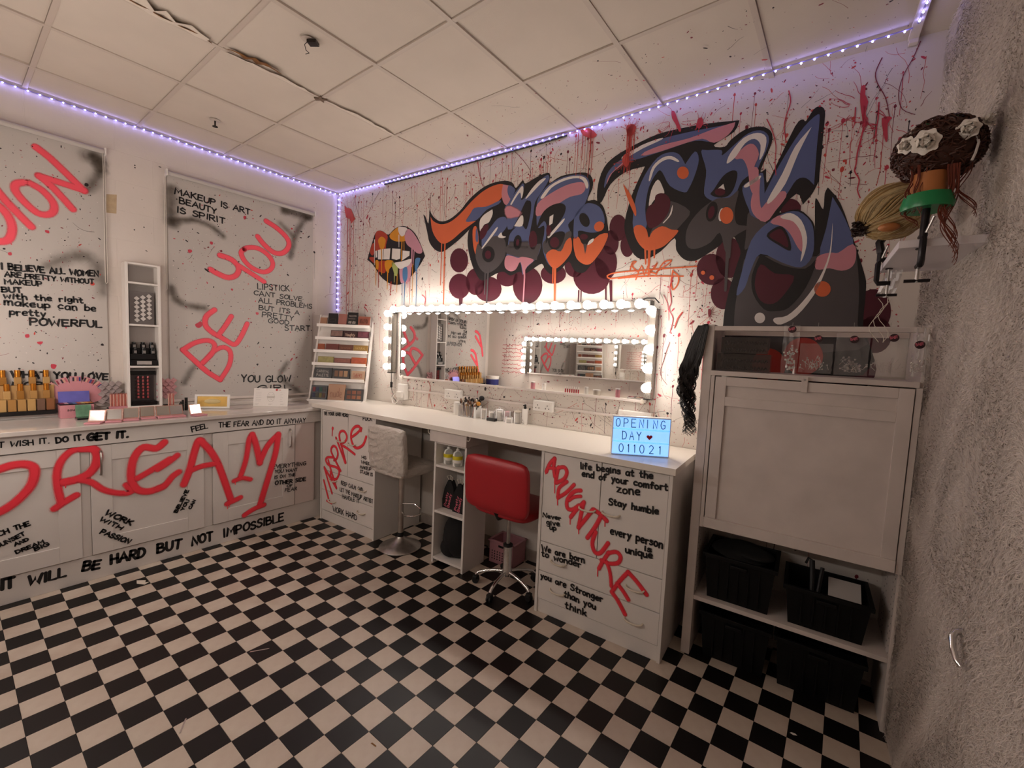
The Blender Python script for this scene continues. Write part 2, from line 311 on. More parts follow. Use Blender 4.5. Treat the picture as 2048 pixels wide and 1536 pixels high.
class Paint:
    """flat marks on a surface at depth v of a frame: solid shapes and strokes, or misty spray"""
    def __init__(self, v, spray=False): self.v = v; self.bm = bmesh.new(); self.spray = spray; self.cov = self.bm.verts.layers.float.new('cover'); self.layer = 0; self.f = None
    def P(self, p, c=1.0):
        z = p[1]; v = self.v + self.layer
        if self.f: v = self.f(p[0], z) + self.layer
        vt = self.bm.verts.new((p[0], v, z)); vt[self.cov] = c; return vt
    def poly(self, pts, layer=0.0, smooth=0, soft=0.0):
        self.layer = layer
        if smooth: pts = catmull(pts, True, smooth)
        q = [pts[0]]
        for p in pts[1:]:
            if math.dist(p, q[-1]) > 1e-4: q.append(p)
        if math.dist(q[0], q[-1]) < 1e-4: q.pop()
        vs = [self.P(p) for p in q]; n_ = len(q)
        if n_ <= 8:
            tris = tessellate_polygon([[Vector((p[0], p[1], 0)) for p in q]]); tv = vs
        else:
            co, _, tris, _, _, _ = delaunay_2d_cdt([Vector(p) for p in q], [], [list(range(n_))], 1, 1e-6)
            tv = [self.P((c_.x, c_.y)) for c_ in co]
        for tri in tris:
            try: self.bm.faces.new([tv[i] for i in tri])
            except ValueError: pass
        if soft <= 0 and n_ > 8:
            for vt in vs: self.bm.verts.remove(vt)
        if soft > 0:
            n = len(q); ar = sum(q[i][0] * q[(i + 1) % n][1] - q[(i + 1) % n][0] * q[i][1] for i in range(n)); s = 1 if ar > 0 else -1; o = []
            for i in range(n):
                a, b = q[i - 1], q[(i + 1) % n]; t = (b[0] - a[0], b[1] - a[1]); l = math.hypot(*t) or 1
                o.append(self.P((q[i][0] + s * t[1] / l * soft, q[i][1] - s * t[0] / l * soft), 0.0))
            for i in range(n):
                j = (i + 1) % n
                try: self.bm.faces.new((vs[i], vs[j], o[j], o[i]))
                except ValueError: pass
        return self
    def ell(self, e, layer=0.0, n=22, soft=0.0, k=1.0):
        cx, cz, ax, az, bx, bz = e
        return self.poly([(cx + k * (ax * math.cos(2 * PI * i / n) + bx * math.sin(2 * PI * i / n)), cz + k * (az * math.cos(2 * PI * i / n) + bz * math.sin(2 * PI * i / n))) for i in range(n)], layer, 0, soft)
    def stroke(self, pts, w_, layer=0.0, smooth=0, soft=0.0, taper=0.0, cov=1.0):
        self.layer = layer
        if smooth: pts = catmull(pts, False, smooth)
        q = [pts[0]]
        for p in pts[1:]:
            if math.dist(p, q[-1]) > 1e-4: q.append(p)
        if len(q) < 2: q.append((q[0][0] + 1e-3, q[0][1]))
        n = len(q); rows = []; offs = [(-w_ / 2, cov), (w_ / 2, cov)] if soft <= 0 else [(-w_ / 2 - soft, 0), (-w_ / 2, cov), (w_ / 2, cov), (w_ / 2 + soft, 0)]
        for i in range(n):
            a, b = q[max(i - 1, 0)], q[min(i + 1, n - 1)]; t = (b[0] - a[0], b[1] - a[1]); l = math.hypot(*t) or 1; nx, nz = -t[1] / l, t[0] / l
            m = 1.0
            if 0 < i < n - 1:
                s0 = (q[i][0] - a[0], q[i][1] - a[1]); l0 = math.hypot(*s0) or 1; cs = abs(nx * -s0[1] / l0 + nz * s0[0] / l0); m = 1 / max(cs, 0.6)
            m *= 1 - taper * i / (n - 1)
            rows.append([self.P((q[i][0] + nx * o * m, q[i][1] + nz * o * m), c) for o, c in offs])
        for r0, r1 in zip(rows, rows[1:]):
            for k in range(len(offs) - 1):
                try: self.bm.faces.new((r0[k], r0[k + 1], r1[k + 1], r1[k]))
                except ValueError: pass
        for end, sgn in ((0, -1), (n - 1, 1)):       # round ends
            a, b = (q[0], q[1]) if end == 0 else (q[-2], q[-1]); ang = math.atan2((b[1] - a[1]) * sgn, (b[0] - a[0]) * sgn)
            r = w_ / 2 * (1 - (taper if end else 0)); c0 = self.P(q[end], cov); K = 6
            ring = [self.P((q[end][0] + r * math.cos(ang - PI / 2 + PI * i / K), q[end][1] + r * math.sin(ang - PI / 2 + PI * i / K)), cov) for i in range(K + 1)]
            for i in range(K): self.bm.faces.new((c0, ring[i], ring[i + 1]))
            if soft > 0:
                r += soft; rg = [self.P((q[end][0] + r * math.cos(ang - PI / 2 + PI * i / K), q[end][1] + r * math.sin(ang - PI / 2 + PI * i / K)), 0) for i in range(K + 1)]
                for i in range(K): self.bm.faces.new((ring[i], rg[i], rg[i + 1], ring[i + 1]))
        if soft > 0 and cov >= .85: self.stroke(q, w_, layer + .0022, 0, 0, taper)   # the dense core covers the mist of its neighbours
        return self
    def text(self, txt, line, w_, seed=1, layer=0.0):
        for s in text_strokes(txt, line, seed=seed): self.stroke(s, w_, layer)
        return self
    def make(self, name, m, parent, **kw):
        mb = MB(); mb.bm.free(); mb.bm = self.bm
        return mb.make(name, m, parent, recalc=False, **kw)
def shelfbox(mb, u0, u1, v0, v1, z0, z1, t): # open-fronted carcass
    mb.box(u0, u0 + t, v0, v1, z0, z1); mb.box(u1 - t, u1, v0, v1, z0, z1); mb.box(u0 + t, u1 - t, v0, v1, z1 - t, z1)

# ================================================================ the room
WALLM = brick_wall_mat('white_painted_block_wall', '#d9cfc7', 0.45, 0.215, 0.35)
WALLB = mat('white_plaster_wall', '#ded6cd', 0.6, noise=0.04, nscale=2.5, bump=0.05, bscale=20)
def struct(name, mb, m, parent=None, **kw):
    return mb.make(name, m, parent, kind='structure', **kw) if parent is None else mb.make(name, m, parent, **kw)
# floor with vinyl checker tiles
TS = 0.129062; FX0, FY0 = 2.17758, -1.58154
floor = struct('floor', MB('N').box(-0.2, 5.2, -4.3, 0.5, -0.12, -0.004), mat('floor_adhesive', '#1a1210', 0.8))
TD = mat('dark_brown_tile', '#0f0b0a', 0.42, spec=.35, noise=0.2, nscale=9); TL = mat('off_white_tile', '#cdbfb0', 0.38, noise=0.07, nscale=7, dirt='#bba898')
tm = {}
for kind, m in (('d', TD), ('l', TL)):
    b = MB(); g = 0.0007; b.box(g, TS - g, g, TS - g, -0.004, 0.0, 0.0006)
    b.bm.normal_update(); me = bpy.data.meshes.new('floor_tile_' + kind); b.bm.to_mesh(me); b.bm.free(); me.materials.append(m); tm[kind] = me
CAMR = Matrix([[0.793214, 0.607328, 0.044316], [0.081853, -0.034226, -0.996057], [-0.603417, 0.793713, -0.07686]]).transposed()
camp = Vector((4.4474, -2.64545, 1.656)); fwd = Vector((-0.60342, 0.79371, -0.07686))
cells = []
for i in range(-18, 24):
    for j in range(-21, 16):
        x, y = FX0 + i * TS, FY0 + j * TS
        if not (-0.15 < x < 4.95 and -3.45 < y < 0.33): continue
        if x < 0.5 - TS or (x > 4.78): continue
        c = Vector((x + TS / 2, y + TS / 2, 0)); d = c - camp
        q = d @ CAMR
        vis = q.z > 0.3 and abs(q.x / q.z) < 1.22 and -0.9 < q.y / q.z < 0.93
        cells.append((0 if vis else 1, d.length, i, j))
cells.sort()
rest = {'d': MB('N'), 'l': MB('N')}
for n, (_, _, i, j) in enumerate(cells):
    k = 'd' if (i + j) % 2 == 0 else 'l'; x, y = FX0 + i * TS, FY0 + j * TS
    if n < 300:
        o = bpy.data.objects.new('floor_tile', tm[k]); C.objects.link(o); o.location = (x, y, 0); o.parent = floor
    else:
        g = 0.0007; rest[k].box(x + g, x + TS - g, y + g, y + TS - g, -0.004, 0.0)
for k, m in (('d', TD), ('l', TL)): o = rest[k].make('far_floor_tiles', m, floor, local=True); o['kind'] = 'stuff'

# walls
def wall_prism(name, pts, m):  # a wall given as a plan outline
    return struct(name, MB('N').prism(pts, -0.12, H + 0.35, axis='z'), m)
def wp(side, u, v): p = W(side, (u, v, 0)); return (p.x, p.y)
SIDE_B = 4.71
def frame_wall(name, side, u0, u1, v0, v1, m):
    o = MB(side).box(u0, u1, v0, v1, -0.12, H + 0.3)
    me_o = bpy.data.objects.new(name, None)
    # mesh kept in the wall's own frame so that paint can be its children
    bm = o.bm; root = Vector(W(side, (0, 0, 0)))
    for vt in bm.verts:
        u, v, z = vt.co; vt.co = Vector((u, -v, z)) if side == 'B' else Vector((-u, -v, z))
    bpy.data.objects.remove(me_o)
    bmesh.ops.recalc_face_normals(bm, faces=bm.faces)
    me = bpy.data.meshes.new(name); bm.to_mesh(me); bm.free(); me.materials.append(m)
    w_ = bpy.data.objects.new(name, me); C.objects.link(w_); w_.rotation_euler = (0, 0, RZ[side]); w_['kind'] = 'structure'
    SIDE[w_.name] = (side, (0, 0, 0)); return w_
wall_back = frame_wall('wall_back', 'B', -0.12, 4.85, -0.12, 0.0, WALLB)
wall_left = frame_wall('wall_left', 'A', -0.1, 3.3, -0.12, 0.0, WALLM)
FUR0 = mat('fur_backing', '#c9bdb3', 0.95, noise=0.12, nscale=7, bump=0.5, bscale=45)
wall_right = frame_wall('wall_right', 'B', 4.71, 4.83, 0.0, 3.2, FUR0)
wall_front = frame_wall('wall_front', 'B', -0.3, 4.85, 3.02, 3.14, WALLB)

# suspended ceiling: slab above, painted metal grid bars, tiles laid in
ceiling = struct('ceiling', MB('N').box(-0.15, 5.0, -3.4, 0.5, H + 0.06, H + 0.2), mat('ceiling_void', '#6a5d52', 0.9))
CT = mat('ceiling_tile', '#cfc3b6', 0.85, noise=0.05, nscale=4, bump=0.1, bscale=300); BARM = mat('ceiling_grid_bar', '#c2b5a9', 0.5)
GX = [0.0, 0.385, 0.985, 1.585, 2.185, 2.785, 3.385, 3.985, 4.585, 4.95]; GY = [0.42, -0.487, -1.073, -1.658, -2.243, -2.828, -3.3]
rt = random.Random(3)
for i in range(9):
    for j in range(6):
        x0, x1, y1, y0 = GX[i] + .013, GX[i + 1] - .013, GY[j] - .013, GY[j + 1] + .013
        lift = rt.uniform(0.004, 0.010)
        if (i, j) in ((3, 2), (2, 2), (2, 3), (3, 1)):       # the warped tiles with torn, water-stained edges
            b = MB('N'); N = 14
            g = [[None] * (N + 1) for _ in range(N + 1)]
            for a in range(N + 1):
                for c in range(N + 1):
                    fx, fy = a / N, c / N; x = x0 + (x1 - x0) * fx; y = y0 + (y1 - y0) * fy
                    e = fx if i == 3 else 1 - fx
                    sag = 0.005 * max(0, 1 - e * 5) * (0.4 + 0.6 * abs(math.sin(fy * 7 + i)))
                    if j == 1: sag *= .5
                    g[a][c] = b.bm.verts.new((x, y, H + lift - sag))
            for a in range(N):
                for c in range(N): b.bm.faces.new((g[a][c], g[a + 1][c], g[a + 1][c + 1], g[a][c + 1]))
        else:
            b = MB('N').box(x0, x1, y0, y1, H + lift, H + lift + 0.014, 0.002)
        b.make('ceiling_tile', CT, ceiling, local=True)
for i, x in enumerate(GX[1:-1]): MB('N').box(x - .013, x + .013, -3.3, .4, H - .001, H + .03).make('grid_bar', BARM, ceiling, local=True)
for y in GY[1:-1]: MB('N').box(0, 4.95, y - .012, y + .012, H, H + .03).make('grid_bar', BARM, ceiling, local=True)
# torn paper facing hanging off the warped tiles: pale curls and brown stained core
def curl(pts, wid, m, name, drop=0.02):
    b = MB('N'); bm = b.bm; rows = []; n = len(pts)
    for k, (x, y) in enumerate(pts):
        w_ = wid * (0.35 + 0.65 * math.sin(PI * min(1, (k + .3) / n))) * (0.7 + 0.5 * rt.random()); d = drop * (0.5 + rt.random())
        rows.append([bm.verts.new((x, y, H - .002)), bm.verts.new((x + w_ * .6, y, H - d * .8)), bm.verts.new((x + w_, y + .01 * rt.uniform(-1, 1), H - d))])
    for r0, r1 in zip(rows, rows[1:]):
        for q in range(2): bm.faces.new((r0[q], r0[q + 1], r1[q + 1], r1[q]))
    return b.make(name, m, ceiling, local=True)
rt = random.Random(17)
STAIN = mat('brown_stained_tile_core', '#8a5c2c', 0.9, dirt='#5c3a1a', nscale=18); TORN = mat('torn_tile_facing', '#d8ccbe', 0.8)
def seq(x0, y0, x1, y1, n=12, wob=.012): return [(x0 + (x1 - x0) * t / n + rt.uniform(-wob, wob), y0 + (y1 - y0) * t / n) for t in range(n + 1)]
curl(seq(1.575, -2.3, 1.585, -1.72), .10, TORN, 'torn_facing', .014); curl(seq(1.60, -2.1, 1.60, -1.70, 9, .004), .035, STAIN, 'stained_core', .012)
curl(seq(1.60, -1.63, 1.64, -1.36, 9, .016), .05, STAIN, 'stained_core', .010); curl(seq(1.57, -1.62, 1.585, -1.12, 12, .006), .05, TORN, 'torn_facing', .009)
curl(seq(1.585, -1.05, 1.585, -.52, 10, .003), .05, TORN, 'torn_facing', .008)
MB('N').prism([(1.55, -1.09), (1.575, -1.075), (1.57, -1.045), (1.59, -1.06), (1.62, -1.05), (1.605, -1.08), (1.625, -1.1), (1.59, -1.095), (1.57, -1.115)], H - .008, H - .001, axis='z').make('stained_core', mat('grey_dirt', '#6b5a4c', .9), ceiling, local=True)

# ---------------------------------------------------------------- fur on the right-hand wall: thousands of fine strands
def fur(name, parent, u_wall, v0, v1, z0, z1, n, length, width, m, seed=5, back_off=0.0):
    r = np.random.default_rng(seed); v = r.uniform(v0, v1, n); z = r.uniform(z0, z1, n)
    ang = 2.2 * np.sin(v * 7 + np.cos(z * 5)) + 2.0 * np.cos(z * 6.3 + 2 * np.sin(v * 4)) + r.normal(0, .75, n) - 1.4
    L = length * r.uniform(.5, 1.25, n); dv, dz = np.cos(ang), np.sin(ang); wv, wz = -dz, dv
    ts = [0, .3, .65, 1.0]; out = [.0, .55, .8, .62]; lean = [0, .35, .8, 1.25]; wd = [1, .9, .6, .05]
    V = np.zeros((n, 8, 3)); bend = r.normal(0, .35, n)
    for k in range(4):
        cu = L * out[k] * .34; cv = v + dv * L * lean[k] + wv * L * bend * ts[k] ** 2; cz = z + dz * L * lean[k] + wz * L * bend * ts[k] ** 2
        for s, sg in ((0, -1), (1, 1)):
            V[:, 2 * k + s, 0] = u_wall - cu; V[:, 2 * k + s, 1] = -(cv + sg * wv * width * wd[k]); V[:, 2 * k + s, 2] = cz + sg * wz * width * wd[k]
    base = (np.arange(n) * 8)[:, None]; F = np.concatenate([base + np.array([[2 * k, 2 * k + 1, 2 * k + 3, 2 * k + 2]]) for k in range(3)], axis=1).reshape(-1)
    me = bpy.data.meshes.new(name); me.vertices.add(n * 8); me.vertices.foreach_set('co', V.reshape(-1).astype(np.float32))
    nf = n * 3; me.loops.add(nf * 4); me.loops.foreach_set('vertex_index', F.astype(np.int32)); me.polygons.add(nf)
    me.polygons.foreach_set('loop_start', np.arange(0, nf * 4, 4, dtype=np.int32)); me.polygons.foreach_set('loop_total', np.full(nf, 4, dtype=np.int32))
    me.update(calc_edges=True); me.validate(); me.materials.append(m); me.shade_smooth()
    o = bpy.data.objects.new(name, me); C.objects.link(o); o.parent = parent; o['kind'] = 'stuff'; return o
FURM = mat('pale_fur', '#d2c6bc', 0.9, noise=0.10, nscale=4)
fur('fur_pile', wall_right, 4.712, 0.40, 2.2, 0.0, 3.24, 135000, 0.032, 0.0009, FURM)
fur('fur_edge', wall_right, 4.706, 0.36, 0.44, 0.0, 1.83, 2500, 0.03, 0.0014, FURM, seed=9)
fur('fur_upper_edge', wall_right, 4.712, 0.0, 0.4, 1.84, 3.24, 7000, 0.04, 0.0016, FURM, seed=8)
h = MB('B').tube([(4.712, 1.20, .90), (4.665, 1.20, .895), (4.64, 1.215, .89), (4.632, 1.25, .872), (4.636, 1.28, .86)], .0085, 10)
tag_h = thing('lever_handle', 'B', (4.71, 1.2, .9), 'small chrome lever handle poking out of the pale fur wall at lower right', 'handle')
MB().tube([(4.712, 1.195, .925), (4.692, 1.20, .918), (4.684, 1.215, .908), (4.682, 1.24, .888), (4.686, 1.262, .868), (4.694, 1.272, .858)], .0095, 12, r1=.006).make('lever', CHROME, tag_h, smooth=True)
h.bm.free()

# ================================================================ paint on the back wall
def pm(name, col): return mat(name, col, 0.5, noise=0.05, nscale=10)
VB = 0.0012
INKB = pm('black_mural_paint', '#0f0b0e'); BLUE = pm('slate_blue_mural_paint', '#56628c'); GREY = pm('charcoal_grey_mural_paint', '#4c4648')
ORANGE = pm('orange_mural_paint', '#d9683c'); BURG = pm('burgundy_mural_paint', '#4c0820'); PINKP = pm('pink_mural_paint', '#c98692'); WHT = pm('white_mural_paint', '#e9e2dc')
SBLUE = spray_mat('slate_blue_mist', '#56628c', grain=.05); SPINK = spray_mat('pink_mist', '#c98692', grain=.05); SGREY = spray_mat('charcoal_mist', '#4c4547', grain=.05); SBLK = spray_mat('black_mist', '#1b1519', grain=.05)
burg = Paint(VB); blk = Paint(VB); fill = {k: Paint(VB) for k in ('blue', 'grey', 'orange', 'burg', 'pink', 'white', 'black', 'red')}
mist = {k: Paint(VB, True) for k in ('pink', 'blue', 'grey')}
L1, L2, L3, L4, L5, L6 = .0004, .0008, .0012, .0016, .0020, .0024
for e in ((1.7311,2.4061,.1032,-.0079,.0048,-.1031), (1.7451,2.186,.1205,-.0053,.005,-.1075), (1.9237,2.2154,.1072,-.0053,.0054,-.1121), (2.0573,2.1494,.139,-.0056,.0052,-.1027), (2.2444,2.2348,.1024,-.0057,.0039,-.0728), (2.4391,2.164,.1361,-.0062,.0079,-.1424),
          (2.6625,2.2364,.1079,-.0064,.0043,-.0729), (2.8352,2.2821,.0798,-.0055,.0049,-.0802), (2.9711,2.2063,.1422,-.0082,.0081,-.1297), (3.0748,2.2884,.0813,-.006,.0074,-.1153), (3.1488,2.5152,.0631,-.0073,.0058,-.0886), (3.2198,2.389,.0479,-.0045,.0049,-.0745), (3.1028,2.4227,.0564,-.0055,.0054,-.0836),
          (3.7567,2.1977,.0848,-.0055,.0069,-.0939), (3.8326,2.0498,.0693,-.0024,.0069,-.093), (3.8509,2.26,.0749,-.006,.0089,-.1193), (4.1376,2.507,.0497,-.007,.004,-.0511), (4.541,1.9383,.0702,-.0009,.0093,-.1112), (4.5571,1.8193,.067,.0011,.008,-.0954), (3.6305,2.6455,.0678,-.0104,.0061,-.0851), (4.4243,1.6352,.1537,.0093,.0115,-.141)):
    burg.ell(e)
for e in ((4.2601,1.6943,.0913,.004,.0082,-.1031), (4.1004,1.6336,.0834,.0047,.0076,-.0982)): fill['red'].ell(e, L5)
# outline masses
blk.poly([(1.284,2.852),(1.284,2.852),(1.3134,2.8282),(1.3514,2.7639),(1.3604,2.8862),(1.3604,2.8862),(1.4049,2.8212),(1.4893,2.7666),(1.596,2.7647),(1.7221,2.8219),(1.8178,2.9008),(1.9348,2.9643),(2.049,2.9943),(2.1826,2.9932),(2.2595,2.9628),(2.2936,2.9187),(2.3535,2.9677),(2.3808,2.9378),(2.4748,2.9672),(2.5713,2.9824),(2.5966,2.9576),(2.5949,2.9054),(2.6867,2.9375),(2.8218,2.9365),(2.9009,2.9182),(2.9396,2.8694),(2.9418,2.8081),(2.9082,2.7328),(2.9637,2.7283),(3.025,2.6814),(3.0537,2.617),(3.0665,2.5701),(3.0801,2.4855),(3.0592,2.4042),(3.0214,2.3463),(2.9583,2.2736),(2.9092,2.2296),(2.8371,2.25),(2.7879,2.3175),(2.7267,2.2652),(2.6532,2.2328),(2.593,2.2739),(2.5611,2.3178),(2.4931,2.2889),(2.4338,2.2586),(2.393,2.2481),(2.393,2.2481),(2.3604,2.2717),(2.2764,2.2462),(2.209,2.2812),(2.1315,2.268),(1.9951,2.221),(1.9201,2.2899),(1.8668,2.3865),(1.8235,2.5206),(1.8244,2.6322),(1.8534,2.6659),(1.8534,2.6659),(1.733,2.5858),(1.6068,2.5218),(1.528,2.4949),(1.4451,2.5218),(1.3725,2.593),(1.3405,2.6858)], L1, 3)
blk.poly([(2.9844,2.7134),(2.9828,2.8297),(3.0218,2.9376),(3.0965,2.995),(3.2227,3.0391),(3.3731,3.0741),(3.5262,3.0763),(3.6799,3.0671),(3.8456,3.0444),(3.8456,3.0444),(3.8215,2.9846),(3.7158,2.9326),(3.7771,2.9105),(3.808,2.9436),(3.8784,2.9844),(3.9574,2.9829),(4.0102,2.9451),(4.0203,2.8837),(3.9885,2.7798),(3.9768,2.7305),(4.003,2.7428),(4.003,2.7428),(4.0129,2.664),(4.0454,2.7348),(4.1248,2.943),(4.1582,2.9716),(4.1733,2.9598),(4.2039,3.0126),(4.2307,3.0199),(4.2547,2.9915),(4.2571,2.9035),(4.2567,2.6304),(4.2567,2.6304),(4.2326,2.5692),(4.1945,2.5172),(4.1945,2.5172),(4.1608,2.5805),(4.0871,2.4902),(4.1748,2.4951),(4.2481,2.4191),(4.2626,2.3515),(4.2626,2.3515),(4.2486,2.5258),(4.2598,2.5323),(4.2881,2.4793),(4.2883,2.5604),(4.2994,2.5908),(4.2994,2.5908),(4.36,2.5013),(4.4272,2.3178),(4.4867,2.1383),(4.5028,2.0582),(4.5061,1.8667),(4.5276,1.6089),(3.8687,1.5639),(3.8465,1.8637),(3.8589,2.0397),(3.8955,2.2203),(3.9059,2.3006),(3.849,2.3963),(3.7941,2.3381),(3.7277,2.2931),(3.6586,2.2563),(3.5929,2.2709),(3.5413,2.3331),(3.5266,2.4071),(3.4443,2.3319),(3.3461,2.29),(3.2705,2.3266),(3.2091,2.4451),(3.1913,2.5498),(3.2331,2.727),(3.3054,2.8887),(3.3054,2.8887),(3.1804,2.8772),(3.0749,2.8141),(3.0194,2.7082)], L1, 3)
F = lambda k, pts, L=L2, s=3, soft=0: fill[k].poly(pts, L, s, soft)
# first word
F('orange', [(1.3771,2.8199),(1.3771,2.8199),(1.4137,2.776),(1.504,2.7376),(1.6101,2.742),(1.7234,2.7936),(1.8432,2.8787),(1.9594,2.9424),(2.0728,2.9727),(2.1675,2.9681),(2.1812,2.9156),(2.1512,2.8594),(2.0804,2.8242),(1.9656,2.8156),(1.8822,2.8228),(1.8358,2.7787),(1.7954,2.7238),(1.9053,2.7166),(1.9053,2.7166),(1.7552,2.6492),(1.6558,2.5937),(1.5652,2.5643),(1.4972,2.5827),(1.4329,2.6461),(1.3952,2.7192)])
F('blue', [(1.8821,2.8246),(2.0121,2.818),(2.1463,2.847),(2.1311,2.8186),(2.0134,2.791),(1.911,2.7232),(1.7954,2.7238),(1.836,2.7741)], L3)
F('pink', [(2.1676,2.9663),(2.1676,2.9663),(2.2394,2.9405),(2.2254,2.8998),(2.2494,2.8531),(2.2144,2.8022),(2.1805,2.8245),(2.1571,2.8933)], L3)
F('blue', [(2.2259,2.9513),(2.2856,2.9115),(2.2749,2.8748),(2.2445,2.8452),(2.2145,2.9016)], L4)
F('blue', [(2.1258,2.7049),(2.203,2.7082),(2.228,2.6485),(2.1923,2.6002),(2.1388,2.5619),(2.094,2.5577),(2.1393,2.553),(2.1482,2.49),(2.0289,2.4832),(1.9819,2.4875),(1.9774,2.5789),(2.0446,2.6302)])
F('grey', [(1.9814,2.4966),(2.0821,2.5679),(2.1724,2.5584),(2.2168,2.5099),(2.2197,2.413),(2.1831,2.3539),(2.1294,2.3086),(2.0508,2.2774),(1.9912,2.2993),(1.9408,2.3579),(1.9128,2.4385),(1.9324,2.5287)], L3)
F('orange', [(1.8726,2.6453),(1.9074,2.6733),(1.9393,2.5829),(1.9375,2.4732),(1.9191,2.4333),(1.885,2.5148)])
F('blue', [(1.9117,2.6591),(1.9369,2.5832),(1.9296,2.5382),(1.9065,2.568)], L3)
F('black', [(2.1143,2.4262),(2.1115,2.4041),(2.1011,2.3854),(2.0844,2.3723),(2.0635,2.3663),(2.0407,2.3682),(2.019,2.3778),(2.0008,2.3938),(1.9884,2.4145),(1.9834,2.4372),(1.9862,2.4592),(1.9966,2.4779),(2.0132,2.4911),(2.0342,2.4971),(2.057,2.4952),(2.0787,2.4856),(2.0969,2.4695),(2.1092,2.4489)], L4, 0); F('burg', [(2.0779,2.4247),(2.0766,2.4131),(2.0715,2.4032),(2.0633,2.3962),(2.0529,2.393),(2.0417,2.3939),(2.0309,2.3989),(2.0219,2.4073),(2.0158,2.4182),(2.0132,2.4301),(2.0146,2.4418),(2.0197,2.4517),(2.0279,2.4587),(2.0383,2.4619),(2.0495,2.461),(2.0603,2.456),(2.0693,2.4476),(2.0754,2.4367)], L5, 0)
F('white', [(1.9524,2.727),(1.9524,2.727),(1.9919,2.758),(2.0709,2.7875),(2.0709,2.7875),(2.0752,2.7469),(2.0416,2.6888),(1.9959,2.6764),(1.9737,2.6519),(1.9514,2.6272),(1.9423,2.692)], L2)
F('burg', [(1.9541,2.5723),(1.9538,2.6269),(1.9737,2.6519),(2.0191,2.6781),(2.0411,2.653),(2.012,2.5888),(1.9726,2.5567)], L3)
F('white', [(1.976,2.488),(1.976,2.488),(2.1128,2.6313),(2.1228,2.6124),(1.9958,2.4908)], L5)
F('white', [(2.1388,2.5619),(2.1706,2.5938),(2.1831,2.5661),(2.2188,2.5535),(2.1841,2.5466)], L5)
F('blue', [(2.1938,2.7791),(2.2548,2.8522),(2.3399,2.9322),(2.3601,2.9414),(2.369,2.9105),(2.346,2.8213),(2.4012,2.8466),(2.4776,2.9172),(2.5533,2.9613),(2.5839,2.9623),(2.5843,2.9234),(2.5305,2.851),(2.4771,2.785),(2.4631,2.6787),(2.4391,2.5303),(2.4541,2.4443),(2.4541,2.4443),(2.5426,2.4695),(2.5185,2.3713),(2.4314,2.3015),(2.3933,2.2438),(2.3933,2.2438),(2.3614,2.3495),(2.3276,2.2912),(2.2745,2.2815),(2.2238,2.3138),(2.2154,2.3692),(2.2363,2.4291),(2.2426,2.5161),(2.2589,2.5753),(2.315,2.6225),(2.315,2.6225),(2.2355,2.6084),(2.2197,2.7017)])
F('grey', [(2.2503,2.4935),(2.4215,2.4813),(2.464,2.4476),(2.5426,2.4695),(2.5185,2.3713),(2.4895,2.3525),(2.2346,2.4205)], L3)
mist['grey'].poly([(2.2544,2.4975),(2.4317,2.4803),(2.4325,2.4675),(2.2507,2.4847)], L4, 0, .03)
F('black', [(2.2764,2.608),(2.2764,2.608),(2.3272,2.6878),(2.3885,2.7981),(2.4157,2.8041),(2.44,2.7863),(2.4394,2.7069),(2.4102,2.5927),(2.3725,2.6225),(2.33,2.6362)], L4)
F('white', [(2.2935,2.6276),(2.2935,2.6276),(2.3527,2.6999),(2.3765,2.6815),(2.3675,2.6189)], L5)
F('black', [(2.3701,2.4916),(2.3664,2.4728),(2.3585,2.4571),(2.3475,2.4464),(2.3346,2.442),(2.3215,2.4444),(2.3096,2.4533),(2.3005,2.4677),(2.2952,2.4858),(2.2943,2.5055),(2.2981,2.5243),(2.3059,2.54),(2.3169,2.5507),(2.3298,2.5551),(2.343,2.5527),(2.3548,2.5437),(2.364,2.5293),(2.3693,2.5112)], L4, 0); F('burg', [(2.347,2.4958),(2.3455,2.4872),(2.3423,2.48),(2.338,2.4751),(2.3329,2.4729),(2.3278,2.4739),(2.3232,2.4778),(2.3197,2.4842),(2.3177,2.4923),(2.3174,2.5012),(2.319,2.5098),(2.3221,2.517),(2.3265,2.522),(2.3315,2.5241),(2.3367,2.5232),(2.3413,2.5193),(2.3448,2.5129),(2.3468,2.5047)], L5, 0); F('burg', [(2.5113,2.4976),(2.5104,2.4732),(2.505,2.4523),(2.4957,2.4372),(2.4837,2.4299),(2.4705,2.4313),(2.4575,2.4411),(2.4464,2.4582),(2.4386,2.4805),(2.4349,2.5054),(2.4358,2.5297),(2.4412,2.5507),(2.4505,2.5658),(2.4625,2.573),(2.4758,2.5717),(2.4887,2.5619),(2.4998,2.5448),(2.5076,2.5225)], L3, 0)
mist['pink'].poly([(2.2031,2.7691),(2.2479,2.7801),(2.3571,2.7137),(2.2946,2.7049),(2.2281,2.7075)], L4, 2, .02)
F('pink', [(2.2154,2.3692),(2.2354,2.4046),(2.2899,2.3967),(2.344,2.3784),(2.3856,2.3837),(2.4895,2.3525),(2.4312,2.3058),(2.3984,2.2452),(2.3984,2.2452),(2.3667,2.3473),(2.3276,2.2912),(2.2746,2.2797),(2.224,2.3112)], L4)
F('white', [(2.2468,2.8018),(2.2468,2.8018),(2.2963,2.8697),(2.3508,2.9236),(2.3662,2.8857),(2.3508,2.8291),(2.3356,2.878),(2.2927,2.8379),(2.26,2.7956)], L5)
F('white', [(2.39,2.8273),(2.4394,2.8864),(2.5061,2.937),(2.5541,2.9466),(2.5548,2.9351),(2.5032,2.9006),(2.4053,2.8275)], L5)
